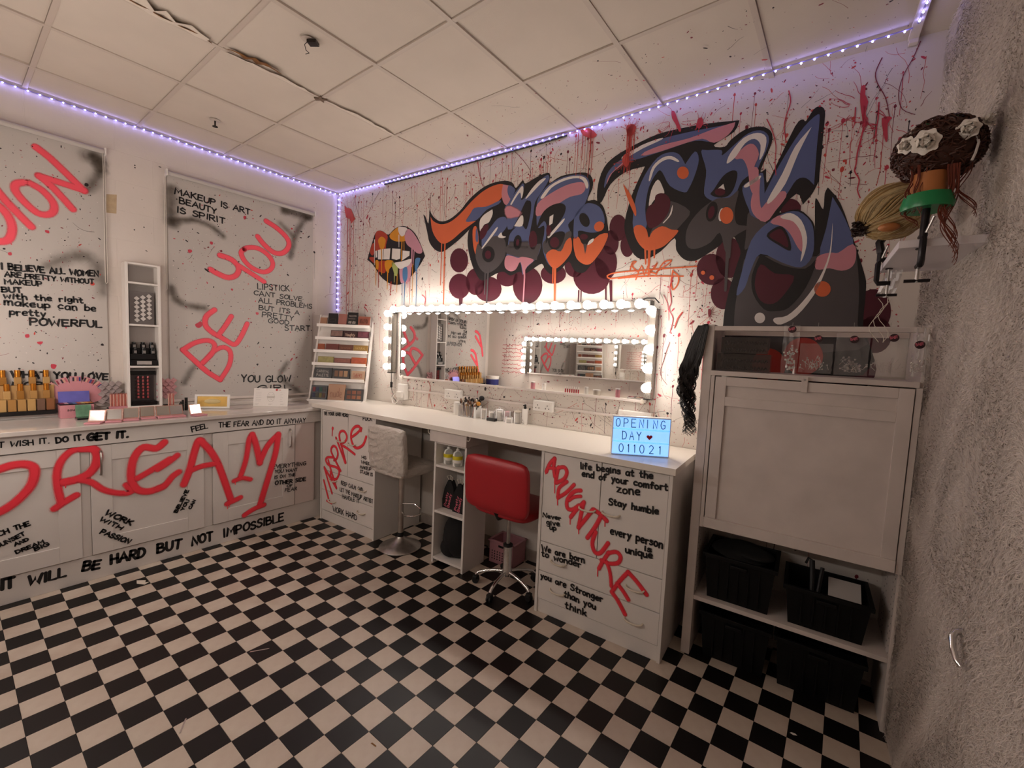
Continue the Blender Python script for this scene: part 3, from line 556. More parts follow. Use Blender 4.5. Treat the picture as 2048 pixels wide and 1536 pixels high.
F('blue', [(2.4932,2.7826),(2.5216,2.836),(2.5953,2.8973),(2.7057,2.9261),(2.8225,2.9248),(2.8938,2.8942),(2.9198,2.8346),(2.9108,2.7594),(2.8804,2.6944),(2.8187,2.6246),(2.7673,2.5835),(2.7889,2.5253),(2.8058,2.3961),(2.7686,2.3351),(2.7159,2.2904),(2.6792,2.2749),(2.62,2.3094),(2.5745,2.3918),(2.5574,2.4681),(2.5683,2.5332),(2.5644,2.5997),(2.5081,2.5897),(2.4929,2.6998)])
F('pink', [(2.4954,2.6911),(2.5061,2.7642),(2.6001,2.8155),(2.7372,2.8574),(2.8528,2.8591),(2.8826,2.8255),(2.857,2.791),(2.7687,2.7853),(2.6792,2.7511),(2.5875,2.7034),(2.5302,2.6865)], L3, 3, .008)
F('black', [(2.5016,2.5822),(2.54,2.6852),(2.6049,2.7336),(2.6888,2.7457),(2.7384,2.7162),(2.7308,2.6599),(2.6881,2.6011),(2.6265,2.5269),(2.5868,2.4652),(2.5898,2.5802),(2.5625,2.6329)], L4)
F('white', [(2.6093,2.6581),(2.6417,2.6717),(2.637,2.6073),(2.6092,2.5927)], L5, 1); F('burg', [(2.6286,2.5553),(2.6282,2.5408),(2.6253,2.5283),(2.6202,2.5193),(2.6136,2.515),(2.6062,2.5158),(2.599,2.5217),(2.5928,2.5319),(2.5884,2.5453),(2.5863,2.5601),(2.5867,2.5746),(2.5896,2.5871),(2.5947,2.5961),(2.6013,2.6004),(2.6087,2.5996),(2.6159,2.5937),(2.6221,2.5835),(2.6265,2.5701)], L5, 0)
F('grey', [(2.5623,2.4676),(2.5994,2.4969),(2.6322,2.428),(2.6987,2.4219),(2.7395,2.5147),(2.793,2.5328),(2.7919,2.4772),(2.7194,2.3876),(2.6062,2.3808),(2.5735,2.4085)], L3)
F('black', [(2.6043,2.4965),(2.6731,2.5381),(2.7404,2.5307),(2.7371,2.4788),(2.699,2.4178),(2.6344,2.4237)], L4); F('burg', [(2.7029,2.4621),(2.7013,2.4488),(2.6951,2.4376),(2.6851,2.4299),(2.6724,2.4265),(2.6587,2.4278),(2.6455,2.4338),(2.6344,2.4436),(2.6268,2.4561),(2.6236,2.4699),(2.6252,2.4831),(2.6314,2.4943),(2.6414,2.502),(2.6541,2.5054),(2.6679,2.5041),(2.6811,2.4981),(2.6921,2.4883),(2.6997,2.4758)], L5, 0)
F('orange', [(2.5945,2.3818),(2.6519,2.418),(2.7189,2.3958),(2.7563,2.4648),(2.7959,2.4848),(2.8076,2.396),(2.7686,2.3351),(2.716,2.2887),(2.6745,2.2752),(2.6298,2.3062)], L4)
F('white', [(2.5985,2.5135),(2.5985,2.5135),(2.7219,2.625),(2.7267,2.606),(2.62,2.5071)], L5)
F('white', [(2.523,2.8111),(2.5962,2.8826),(2.7154,2.9181),(2.8231,2.9146),(2.8856,2.888),(2.9112,2.8361),(2.8989,2.8136),(2.8676,2.8727),(2.8152,2.9005),(2.7165,2.8989),(2.616,2.868),(2.5526,2.805)], L5)
F('blue', [(2.8122,2.586),(2.8218,2.6478),(2.8799,2.7022),(2.931,2.7102),(3.0004,2.6773),(3.0372,2.6192),(3.0469,2.5574),(3.0112,2.5068),(2.9437,2.5066),(2.8555,2.5297),(2.8493,2.4871),(2.8185,2.4824)])
F('orange', [(2.816,2.4787),(2.8538,2.4866),(2.8967,2.4312),(2.948,2.4379),(2.9798,2.4734),(3.0767,2.4873),(3.055,2.4045),(3.0056,2.3322),(2.9575,2.2877),(2.9053,2.2914),(2.8498,2.3352),(2.8229,2.4105)], L2)
F('orange', [(3.0358,2.5633),(3.0431,2.5531),(3.0464,2.5415),(3.0452,2.5297),(3.0396,2.5193),(3.0303,2.5114),(3.0185,2.5071),(3.0055,2.5068),(2.993,2.5106),(2.9824,2.518),(2.975,2.5282),(2.9717,2.5398),(2.973,2.5516),(2.9786,2.562),(2.9878,2.5699),(2.9997,2.5742),(3.0126,2.5745),(3.0252,2.5707)], L3, 0)
F('black', [(2.9271,2.6089),(2.9345,2.5913),(2.9371,2.5747),(2.9346,2.561),(2.9273,2.5519),(2.9161,2.5486),(2.9024,2.5513),(2.8877,2.5599),(2.874,2.5731),(2.8627,2.5896),(2.8554,2.6072),(2.8528,2.6238),(2.8553,2.6375),(2.8626,2.6466),(2.8738,2.6499),(2.8875,2.6472),(2.9021,2.6386),(2.9159,2.6253)], L4, 0)
F('black', [(2.8469,2.5267),(2.8469,2.5267),(2.9442,2.4988),(3.0443,2.5084),(2.9725,2.4548),(2.9232,2.4232),(2.8801,2.4446)], L4); F('burg', [(2.9292,2.4787),(2.9277,2.4719),(2.9227,2.4663),(2.9146,2.4626),(2.9046,2.4613),(2.8937,2.4624),(2.8833,2.4659),(2.8747,2.4714),(2.8689,2.4781),(2.8665,2.4853),(2.868,2.4921),(2.8731,2.4977),(2.8811,2.5013),(2.8912,2.5027),(2.9021,2.5016),(2.9124,2.498),(2.9211,2.4926),(2.9269,2.4859)], L5, 0)
F('white', [(2.9303,2.4202),(2.943,2.4501),(2.9737,2.4624),(2.9692,2.4397)], L5); F('grey', [(2.8967,2.4312),(2.8967,2.4312),(2.9248,2.4246),(2.9151,2.359),(2.9151,2.359)], L5)
for i_, (pts, k, ww) in enumerate((([(1.5244,2.578),(1.5258,2.4218),(1.5243,2.2056)], 'orange', .012), ([(1.5647,2.5741),(1.563,2.3702),(1.5688,2.0214)], 'orange', .016), ([(2.0235,2.311),(2.0266,2.1093)], 'grey', .014), ([(2.055,2.3089),(2.0514,2.035)], 'grey', .018), ([(2.4042,2.3291),(2.413,2.2255),(2.4104,2.0268)], 'pink', .016), ([(2.6601,2.3107),(2.6645,2.1703)], 'orange', .012), ([(2.6777,2.3012),(2.689,2.0287)], 'orange', .02),
                       ([(2.8817,2.104),(2.882,2.0279)], 'burg', .012), ([(2.9012,2.1032),(2.9023,2.0274)], 'burg', .01), ([(3.0842,2.1423),(3.0936,2.0226)], 'burg', .014), ([(3.1201,2.1559),(3.1312,2.0217)], 'burg', .022), ([(1.7677,2.1086),(1.7713,2.0319)], 'burg', .05))):
    fill[k].stroke(pts, ww, L6 + .0001 * i_, 0, taper=.3)
# second word
F('blue', [(3.031,2.7955),(3.0424,2.8819),(3.0999,2.9433),(3.2051,2.988),(3.3758,3.035),(3.5286,3.0431),(3.6819,3.0395),(3.822,3.0327),(3.822,3.0327),(3.7967,2.9841),(3.7143,2.9528),(3.6062,2.9821),(3.4584,2.9673),(3.281,2.9458),(3.1765,2.9365),(3.0815,2.8852)])
F('pink', [(3.2797,2.9658),(3.3985,2.9915),(3.5688,2.9968),(3.7094,3.0195),(3.8204,3.0313),(3.8204,3.0313),(3.7885,2.9825),(3.7185,2.9536),(3.6502,2.9924),(3.5327,2.9862),(3.4,2.97)], L3, 3, .008); F('pink', [(3.0465,2.8189),(3.0652,2.8778),(3.1546,2.9428),(3.1449,2.9244),(3.0815,2.8852)], L3)
F('white', [(3.1467,2.9798),(3.2755,3.0277),(3.3949,3.0442),(3.4005,3.0333),(3.2822,3.0046),(3.1745,2.9671)], L4)
F('blue', [(3.2534,2.5015),(3.2506,2.6235),(3.265,2.7219),(3.3091,2.8338),(3.3833,2.9272),(3.46,2.9451),(3.5188,2.9188),(3.5589,2.8526),(3.5589,2.8526),(3.6108,2.9184),(3.6372,2.8651),(3.621,2.7775),(3.5917,2.7032),(3.5655,2.682),(3.4746,2.7369),(3.4195,2.8313),(3.3895,2.8368),(3.3404,2.7495),(3.3262,2.613),(3.3434,2.5111),(3.3143,2.4543)])
F('grey', [(3.3924,2.5052),(3.4449,2.6062),(3.491,2.6401),(3.6073,2.5626),(3.5677,2.4937),(3.5145,2.4422),(3.4394,2.4013),(3.3674,2.4286)], L2)
F('orange', [(3.2566,2.5012),(3.2997,2.5163),(3.3434,2.4811),(3.3624,2.4271),(3.385,2.4664),(3.4431,2.4913),(3.5035,2.4628),(3.5473,2.4502),(3.4987,2.3934),(3.4427,2.3547),(3.3524,2.3479),(3.2856,2.4148)], L3)
F('white', [(3.3492,2.6197),(3.3571,2.7271),(3.3958,2.789),(3.4324,2.7294),(3.4391,2.6896),(3.3815,2.6643)], L3); F('burg', [(3.332,2.5723),(3.3485,2.6297),(3.3828,2.6444),(3.3895,2.6925),(3.4386,2.6964),(3.4827,2.6491),(3.4764,2.5727),(3.4319,2.5103),(3.3836,2.4864),(3.3523,2.5)], L4)
F('orange', [(3.5841,2.7963),(3.5829,2.7837),(3.5775,2.7733),(3.5687,2.7665),(3.5574,2.7641),(3.545,2.7664),(3.5331,2.773),(3.523,2.7833),(3.516,2.7959),(3.5129,2.8094),(3.5141,2.822),(3.5195,2.8324),(3.5283,2.8392),(3.5396,2.8416),(3.552,2.8393),(3.5639,2.8327),(3.574,2.8224),(3.581,2.8098)], L5, 0); F('white', [(3.3371,2.7973),(3.355,2.8744),(3.4134,2.9192),(3.4714,2.919),(3.5185,2.883),(3.5125,2.8748),(3.463,2.9016),(3.4149,2.8968),(3.3699,2.8618),(3.3483,2.7953)], L5)
F('white', [(3.4474,2.5133),(3.4827,2.5525),(3.4994,2.6158),(3.4966,2.5604),(3.4563,2.5122)], L5)
F('orange', [(3.1637,2.8042),(3.1637,2.8042),(3.217,2.7295),(3.2626,2.6319),(3.2664,2.5759),(3.2378,2.6252),(3.1967,2.7124)], L6)
F('blue', [(3.6472,2.9108),(3.6826,2.9107),(3.7614,2.8941),(3.7679,2.8633),(3.8349,2.9157),(3.8964,2.9586),(3.9591,2.9612),(4.0006,2.9219),(4.0014,2.8624),(3.9728,2.7829),(3.9527,2.7393),(3.888,2.6985),(3.8607,2.6279),(3.8459,2.5497),(3.7402,2.6012),(3.689,2.6411),(3.6808,2.6932),(3.6841,2.7936)])
F('grey', [(3.5934,2.3954),(3.6059,2.4796),(3.6724,2.5649),(3.7564,2.6152),(3.8246,2.6112),(3.8718,2.6439),(3.8591,2.5389),(3.8736,2.4565),(3.9199,2.4375),(3.9528,2.4274),(3.9528,2.4274),(3.8591,2.3726),(3.84,2.2928),(3.8219,2.3081),(3.7886,2.412),(3.7404,2.3599),(3.6714,2.3309),(3.6159,2.3398)], L3)
F('black', [(3.7195,2.6456),(3.7351,2.6705),(3.7812,2.7414),(3.8297,2.7647),(3.8577,2.7436),(3.8471,2.6657),(3.8171,2.6213),(3.7646,2.6203)], L4); F('white', [(3.7565,2.6716),(3.7863,2.6955),(3.7974,2.6604)], L5, 1); F('burg', [(3.8001,2.6464),(3.7989,2.6392),(3.7943,2.6334),(3.7869,2.6297),(3.7776,2.6286),(3.7674,2.6302),(3.7577,2.6344),(3.7496,2.6405),(3.744,2.648),(3.7417,2.6558),(3.7429,2.663),(3.7475,2.6688),(3.7549,2.6725),(3.7642,2.6736),(3.7744,2.672),(3.7841,2.6678),(3.7922,2.6617),(3.7978,2.6542)], L6, 0)
F('black', [(3.7652,2.5303),(3.76,2.5113),(3.7517,2.4961),(3.7412,2.4864),(3.7299,2.4835),(3.719,2.4878),(3.71,2.4986),(3.7039,2.5147),(3.7014,2.5342),(3.7029,2.5547),(3.7081,2.5737),(3.7164,2.589),(3.7269,2.5986),(3.7382,2.6015),(3.749,2.5973),(3.758,2.5864),(3.7642,2.5703),(3.7666,2.5508)], L4, 0); F('burg', [(3.7491,2.5315),(3.7459,2.5193),(3.7411,2.5094),(3.7351,2.503),(3.7286,2.5009),(3.7226,2.5032),(3.7177,2.5098),(3.7144,2.5198),(3.7133,2.532),(3.7144,2.545),(3.7175,2.5572),(3.7224,2.567),(3.7284,2.5734),(3.7348,2.5756),(3.7408,2.5732),(3.7458,2.5667),(3.749,2.5566),(3.7502,2.5444)], L5, 0)
F('white', [(3.8014,2.5127),(3.7994,2.5002),(3.796,2.4898),(3.7915,2.4826),(3.7866,2.4796),(3.7819,2.4811),(3.7778,2.487),(3.7749,2.4964),(3.7736,2.5084),(3.7739,2.5214),(3.776,2.5338),(3.7794,2.5443),(3.7838,2.5515),(3.7887,2.5545),(3.7935,2.553),(3.7975,2.5471),(3.8004,2.5377),(3.8018,2.5257)], L5, 0); F('orange', [(3.8543,2.5037),(3.8533,2.4872),(3.848,2.4732),(3.8389,2.4634),(3.8272,2.4592),(3.8143,2.4609),(3.8017,2.4683),(3.791,2.4806),(3.7835,2.4963),(3.78,2.5135),(3.781,2.5301),(3.7863,2.5441),(3.7954,2.5538),(3.8071,2.5581),(3.82,2.5564),(3.8325,2.5489),(3.8432,2.5366),(3.8508,2.5209)], L6, 0)
F('pink', [(3.8411,2.8333),(3.8861,2.8827),(3.9256,2.8873),(3.9552,2.8294),(3.9366,2.764),(3.9605,2.7404),(3.9625,2.6118),(3.9358,2.651),(3.9155,2.7592),(3.8824,2.825)], L4, 3, .006)
F('white', [(3.7951,2.8149),(3.8121,2.8675),(3.8739,2.9376),(3.9444,2.9501),(3.9903,2.9158),(3.9878,2.8398),(3.9655,2.7972),(3.9654,2.8787),(3.931,2.9205),(3.8844,2.9049),(3.8444,2.8432),(3.8111,2.8145)], L5)
F('blue', [(3.8907,2.6629),(3.9479,2.6994),(3.9892,2.7214),(4.0059,2.6049),(4.0059,2.6049),(4.0475,2.709),(4.1114,2.8389),(4.1684,2.9326),(4.2236,2.9811),(4.2344,2.9489),(4.2338,2.8127),(4.2374,2.6133),(4.2374,2.6133),(4.1975,2.657),(4.1549,2.6546),(4.1166,2.5875),(4.0631,2.5089),(4.0214,2.4541),(3.9479,2.4914),(3.9331,2.5286),(3.9087,2.585)])
F('grey', [(3.9345,2.5108),(3.9899,2.4598),(4.0266,2.4378),(3.9748,2.3474),(3.9305,2.2984),(3.9291,2.3698),(3.9287,2.4498)], L2)
F('pink', [(3.9459,2.5707),(3.9598,2.647),(3.9716,2.697),(3.9744,2.6099),(3.993,2.5203),(4.0358,2.5659),(4.0934,2.5996),(4.1067,2.5722),(4.0633,2.5063),(4.0216,2.4515),(3.963,2.5026)], L3, 3, .006)
F('white', [(4.023,2.5636),(4.0854,2.7021),(4.1335,2.8341),(4.2021,2.9222),(4.2021,2.9222),(4.1511,2.7934),(4.1047,2.6441),(4.0443,2.5544)], L4); F('white', [(3.9007,2.67),(3.9722,2.7098),(3.9759,2.6919),(3.9131,2.6547)], L4)
F('grey', [(3.9057,1.8639),(3.9044,1.9925),(3.9237,2.1733),(3.9656,2.2598),(4.2804,2.2341),(4.3344,2.4084),(4.3932,2.3373),(4.4422,2.2528),(4.4742,2.0595),(4.4838,1.8666),(4.4946,1.7372),(3.9168,1.7162)], L2)
F('blue', [(3.9588,2.349),(4.0304,2.4374),(4.1027,2.4813),(4.1757,2.4833),(4.2389,2.4202),(4.2597,2.3353),(4.2593,2.2358),(4.2143,2.1789),(4.1239,2.2108),(4.0124,2.2691),(3.9714,2.1837),(3.9469,2.0819),(3.9051,2.0382),(3.9237,2.1733)], L3)
F('blue', [(4.3238,2.5387),(4.3238,2.5387),(4.3865,2.4179),(4.4338,2.2774),(4.3753,2.2345),(4.2936,2.2413),(4.3098,2.3789)], L3)
F('pink', [(4.2866,2.2254),(4.3345,2.242),(4.3749,2.2386),(4.4292,2.2778),(4.4429,2.2209),(4.4328,2.1722),(4.395,2.1554),(4.3402,2.172),(4.2856,2.1691)], L4, 3, .006)
F('pink', [(4.0531,2.4415),(4.1037,2.4693),(4.1735,2.4199),(4.2165,2.3481),(4.22,2.2684),(4.1945,2.2917),(4.1519,2.3719),(4.1077,2.4177)], L4, 3, .006)
F('black', [(4.0124,2.2691),(4.0124,2.2691),(4.125,2.197),(4.2328,2.1709),(4.2817,2.2175),(4.2444,2.0693),(4.1733,1.9604),(4.1072,1.9423),(4.0522,1.9554),(3.9917,2.0443),(3.9778,2.1521)], L4)
F('burg', [(4.0169,2.2098),(4.0907,2.1542),(4.1854,2.1332),(4.1486,2.0388),(4.0963,1.9837),(4.0329,2.0029),(3.9956,2.0977)], L5)
F('black', [(4.0344,2.3658),(4.071,2.4067),(4.1084,2.4091),(4.1443,2.3473),(4.1574,2.2739),(4.1014,2.3072)], L5); F('burg', [(4.0476,2.3644),(4.0758,2.3932),(4.1058,2.3941),(4.1342,2.3441),(4.1435,2.2922),(4.1003,2.3219)], L6)
F('white', [(4.0948,2.4679),(4.1397,2.4797),(4.1939,2.4341),(4.2279,2.3386),(4.2239,2.2555),(4.2082,2.2097),(4.2111,2.2901),(4.1979,2.3669),(4.1582,2.4302),(4.1088,2.4516)], L5)
F('white', [(4.3347,2.4044),(4.3342,2.2461),(4.2974,2.1086),(4.2362,1.9934),(4.1693,1.9172),(4.1102,1.9045),(4.108,1.8825),(4.1433,1.8676),(4.2136,1.9152),(4.2832,2.0257),(4.3231,2.1485),(4.341,2.2618)], L5)
F('white', [(4.0631,1.9047),(4.0623,1.8943),(4.0584,1.8851),(4.0518,1.8784),(4.0434,1.8748),(4.0342,1.8749),(4.0252,1.8785),(4.0176,1.8853),(4.0122,1.8945),(4.0098,1.9049),(4.0106,1.9153),(4.0146,1.9244),(4.0211,1.9312),(4.0296,1.9347),(4.0388,1.9347),(4.0478,1.9311),(4.0554,1.9242),(4.0607,1.9151)], L5, 0); F('orange', [(4.3557,2.0563),(4.3546,2.0421),(4.3492,2.0299),(4.3402,2.021),(4.3285,2.0165),(4.3157,2.0171),(4.3032,2.0225),(4.2927,2.0322),(4.2853,2.045),(4.2819,2.0593),(4.2829,2.0734),(4.2883,2.0857),(4.2974,2.0946),(4.3091,2.0991),(4.3219,2.0985),(4.3343,2.0931),(4.3449,2.0834),(4.3523,2.0706)], L5, 0)
F('orange', [(3.7236,2.1801),(3.7231,2.1759),(3.7212,2.1723),(3.7181,2.1698),(3.7141,2.1686),(3.7097,2.1688),(3.7055,2.1706),(3.702,2.1735),(3.6995,2.1773),(3.6985,2.1816),(3.6989,2.1858),(3.7008,2.1893),(3.704,2.1919),(3.708,2.1931),(3.7123,2.1928),(3.7165,2.1911),(3.7201,2.1882),(3.7225,2.1843)], L5, 0); F('orange', [(3.7761,2.148),(3.7757,2.1432),(3.7737,2.1391),(3.7704,2.1362),(3.7663,2.1347),(3.7617,2.135),(3.7573,2.1369),(3.7535,2.1402),(3.7509,2.1446),(3.7498,2.1495),(3.7502,2.1542),(3.7522,2.1583),(3.7555,2.1613),(3.7597,2.1627),(3.7642,2.1625),(3.7687,2.1606),(3.7724,2.1572),(3.775,2.1529)], L5, 0)
for i_, (pts, k, ww) in enumerate((([(3.342,2.381),(3.3533,2.2592)], 'orange', .014), ([(3.3708,2.3783),(3.3746,2.2476)], 'orange', .02), ([(3.4034,2.3752),(3.4068,2.2953)], 'orange', .014), ([(3.8365,2.3614),(3.8409,2.2242),(3.8441,2.0679)], 'grey', .02), ([(3.8501,2.36),(3.8525,2.2599)], 'grey', .012))):
    fill[k].stroke(pts, ww, L6 + .0001 * i_, 0, taper=.3)
# the writer's orange signature
sg = Paint(VB)
for i_, pts in enumerate(([(3.3829,2.2018),(3.1719,2.1801),(3.1023,2.1818),(3.103,2.2051),(3.2241,2.2188),(3.6702,2.2223)], [(3.1721,2.1759),(3.3639,2.1797),(3.5957,2.1666)], [(3.2506,2.2254),(3.2632,2.276),(3.2863,2.2794),(3.2649,2.2502),(3.3045,2.2117)], [(3.2942,2.1611),(3.328,2.2509),(3.3478,2.1888),(3.3739,2.2578),(3.3743,2.1771)], [(3.3788,2.187),(3.4291,2.2637),(3.4117,2.2251),(3.3842,2.2118),(3.4292,2.189)], [(3.4282,2.204),(3.4991,2.2488),(3.5151,2.2691),(3.4689,2.2608),(3.4289,2.194)], [(3.531,2.2074),(3.5236,2.1491),(3.5309,2.0996)], [(3.5365,2.1973),(3.5674,2.1663),(3.5661,2.1177),(3.5397,2.0846),(3.5227,2.1197)])):
    sg.stroke(pts, .009, L3 + .0001 * i_, 3)
sg.make('orange_signature', ORANGE, wall_back)
# the lips
lip = {}
def LP(col, pts, L, s=3, soft=0.0):
    if col not in lip: lip[col] = Paint(VB, soft > 0)
    lip[col].poly(pts, L, s, soft)
LP('black', [(.5014,2.5053),(.5014,2.5053),(.5357,2.5918),(.5756,2.6767),(.6153,2.7529),(.6678,2.7774),(.7383,2.7604),(.814,2.7223),(.8966,2.7662),(.9944,2.7839),(1.0913,2.7582),(1.1874,2.6904),(1.2628,2.584),(1.3222,2.4771),(1.3222,2.4771),(1.26,2.401),(1.1707,2.3212),(1.0676,2.2543),(.9596,2.2337),(.8354,2.2582),(.7055,2.3333),(.5947,2.448)], L1)
LP('red', [(.6261,2.7479),(.6798,2.7685),(.7504,2.7441),(.7999,2.7029),(.7771,2.6305),(.767,2.5902),(.6502,2.5855),(.6322,2.5909)], L2, 3, .006); LP('red', [(.542,2.5835),(.5762,2.6574),(.6148,2.6537),(.6171,2.577),(.5797,2.5417)], L2); LP('red', [(.5316,2.5224),(.6044,2.5227),(.6207,2.4615),(.5816,2.4798)], L2)
LP('yellow', [(.6707,2.6862),(.7168,2.7079),(.7699,2.6762),(.7654,2.6392),(.7492,2.6031),(.7087,2.5993),(.684,2.6394)], L3, 3, .006)
LP('yellow', [(.8371,2.7064),(.8972,2.7478),(.9571,2.7666),(.9862,2.7124),(1.0509,2.7053),(1.0845,2.6586),(1.0103,2.6445),(.9002,2.663)], L2, 3, .008); LP('white', [(.9568,2.7739),(1.0273,2.7656),(1.0759,2.7456),(1.0509,2.7053),(1.0087,2.6882),(.9696,2.7215)], L3, 3, .004)
LP('pink', [(1.0815,2.7378),(1.1564,2.6938),(1.2422,2.5931),(1.2805,2.5192),(1.2249,2.517),(1.1614,2.5617),(1.0864,2.6081),(1.052,2.6764)], L3, 3, .008)
for pts in ([(.6644,2.5881),(.7461,2.5944),(.7425,2.4905),(.6672,2.4979)], [(.7531,2.5915),(.8491,2.588),(.8391,2.483),(.7471,2.4917)], [(.875,2.5856),(.9935,2.5697),(.9903,2.4787),(.9401,2.4715),(.8705,2.488)], [(1.0222,2.5526),(1.1185,2.5369),(1.1169,2.4975),(1.0191,2.4603)], [(.6241,2.584),(.6502,2.5855),(.6547,2.5187),(.631,2.516)]): LP('white', pts, L3, 0)
LP('red', [(.6599,2.4663),(.7707,2.477),(.7962,2.4036),(.7746,2.3597),(.728,2.3625),(.6621,2.3972)], L2); LP('yellow', [(.6295,2.4877),(.6772,2.4803),(.674,2.3965),(.6411,2.4216)], L3); LP('yellow', [(.7823,2.4761),(.8846,2.4684),(.8917,2.427),(.8422,2.3931),(.832,2.3562),(.8032,2.3655),(.7726,2.4203)], L3)
LP('green', [(.8793,2.4613),(.9305,2.4316),(.9592,2.4001),(.9563,2.3264),(.9231,2.3246),(.8932,2.3823),(.8726,2.4283)], L3); LP('white', [(.9188,2.4473),(1.0173,2.451),(1.1443,2.4652),(1.1251,2.4177),(1.0624,2.3931),(.9871,2.3835),(.9307,2.4242)], L4); LP('pink', [(.9975,2.3975),(1.1404,2.431),(1.1309,2.2657),(1.0676,2.2543),(1.0139,2.2459),(.9895,2.3171)], L3); LP('blue', [(1.0328,2.3805),(1.0892,2.3913),(1.098,2.2964),(1.0676,2.2543),(1.0339,2.2926)], L4)
LP('blue', [(1.1964,2.4589),(1.2575,2.4634),(1.2584,2.44),(1.2305,2.3746),(1.2007,2.348)], L3)
for i_, (col, pts, ww) in enumerate((('white', [(.6112,2.6923),(.6164,2.4464)], .012), ('yellow', [(.7192,2.6361),(.7309,2.3471)], .015), ('white', [(.9671,2.6999),(.971,2.5901)], .01), ('yellow', [(1.0116,2.6661),(1.0083,2.459)], .014), ('yellow', [(1.0364,2.6636),(1.0437,2.5543)], .01), ('pink', [(1.1509,2.5662),(1.1522,2.3942)], .02), ('pink', [(1.1805,2.5493),(1.1726,2.4072)], .012),
        ('yellow', [(.6432,2.4292),(.643,2.2443)], .012), ('red', [(.6804,2.3807),(.6832,2.2194)], .012), ('yellow', [(.8196,2.387),(.8168,2.1986)], .014), ('red', [(.8714,2.264),(.86,2.1366)], .013), ('green', [(.9172,2.3361),(.9164,2.2618)], .012), ('yellow', [(.956,2.3339),(.9565,2.1632)], .008), ('blue', [(1.0268,2.249),(1.0343,2.0423)], .008), ('blue', [(1.0668,2.2763),(1.0593,2.0418)], .014), ('pink', [(1.1107,2.3826),(1.1101,2.2013)], .014),
        ('red', [(1.1353,2.2872),(1.1339,2.0475)], .007), ('yellow', [(1.1671,2.4147),(1.1681,2.0613)], .008), ('blue', [(1.2208,2.361),(1.2234,2.0311)], .011))):
    if col not in lip: lip[col] = Paint(VB)
    lip[col].stroke(pts, ww, L5 + .00008 * i_, 0, taper=.45)
LC = {'black': INKB, 'white': WHT, 'pink': pm('lip_pink_paint', '#c9909f'), 'red': pm('lip_red_paint', '#b03a1c'), 'yellow': pm('lip_amber_paint', '#d99218'), 'green': pm('lip_green_paint', '#a9b56a'), 'blue': pm('lip_blue_paint', '#4a7aa8')}
for k, p in lip.items(): p.make('painted_lips_' + k, LC[k], wall_back)
burg.make('mural_burgundy_clouds', BURG, wall_back); blk.make('mural_black_outline', INKB, wall_back)
FC = {'blue': BLUE, 'grey': GREY, 'orange': ORANGE, 'burg': BURG, 'pink': PINKP, 'white': WHT, 'black': INKB, 'red': pm('red_mural_paint', '#b8382f')}
for k, p in fill.items(): p.make('mural_fill_' + k, FC[k], wall_back)
mist['pink'].make('mural_mist_pink', SPINK, wall_back); mist['grey'].make('mural_mist_grey', SGREY, wall_back); mist['blue'].bm.free()

# ---------------------------------------------------------------- splatter: thrown drops, runs and threads
RED = mat('red_splatter_paint', '#c03a4c', .45); DRED = mat('dark_red_splatter_paint', '#7a2230', .45); BLK = mat('black_splatter_paint', '#1f1418', .45); CRIM = mat('crimson_splatter_paint', '#c4483e', .45)
def blob(P, u, z, r, rnd, el=1.0, ang=0.0, lay=0.0, n=7):
    ca, sa = math.cos(ang), math.sin(ang); pts = []
    for k in range(n):
        a = 2 * PI * k / n; rr = r * rnd.uniform(.75, 1.2); x, y = rr * el * math.cos(a), rr * math.sin(a); pts.append((u + x * ca - y * sa, z + x * sa + y * ca))
    P.poly(pts, lay)
def thread(P, u, z, L, ang, wdt, rnd, lay):
    pts = [(u, z)]; a = ang
    for k in range(5): a += rnd.uniform(-.35, .35); pts.append((pts[-1][0] + L / 5 * math.cos(a), pts[-1][1] + L / 5 * math.sin(a)))
    P.stroke(pts, wdt, lay, 2, taper=.5)
def splatter(parent, v, regions, seed, nm='paint_splatter', lay0=-.0010, scale=1.0):
    rnd = random.Random(seed); PS = [Paint(v) for _ in range(4)]; ms = (RED, DRED, BLK, CRIM)
    for (u0, u1, z0, z1, n, wts, runs, thr) in regions:
        for k in range(n):
            q = rnd.choices(range(4), wts)[0]; r = scale * min(.012, .0011 * math.exp(rnd.gauss(.35, .6)))
            blob(PS[q], rnd.uniform(u0, u1), rnd.uniform(z0, z1), r, rnd, rnd.choice((1, 1, 1.5, 2.6)), rnd.uniform(0, PI), lay0 + .0001 * q, 6)
        for k in range(runs):
            q = rnd.choices(range(4), wts)[0]; u, z = rnd.uniform(u0, u1), rnd.uniform(z0 + .3 * (z1 - z0), z1); L = min(rnd.uniform(.05, .35), z - z0)
            PS[q].stroke([(u, z), (u + rnd.uniform(-.004, .004), z - L / 2), (u + rnd.uniform(-.006, .006), z - L)], rnd.uniform(.0015, .004), lay0 + .0001 * q, 0, taper=.3)
            blob(PS[q], u, z, rnd.uniform(.003, .010), rnd, 1.4, 1.5, lay0 + .0001 * q)
        for k in range(thr):
            q = rnd.choices(range(4), wts)[0]; thread(PS[q], rnd.uniform(u0, u1), rnd.uniform(z0, z1), rnd.uniform(.05, .2), rnd.uniform(0, 2 * PI), rnd.uniform(.0012, .003), rnd, lay0 + .0001 * q)
    return PS, ms, parent, nm
def finish(S):
    PS, ms, parent, nm = S
    for P, m in zip(PS, ms):
        if len(P.bm.verts): o = P.make(nm, m, parent); o['kind'] = 'stuff'
        else: P.bm.free()
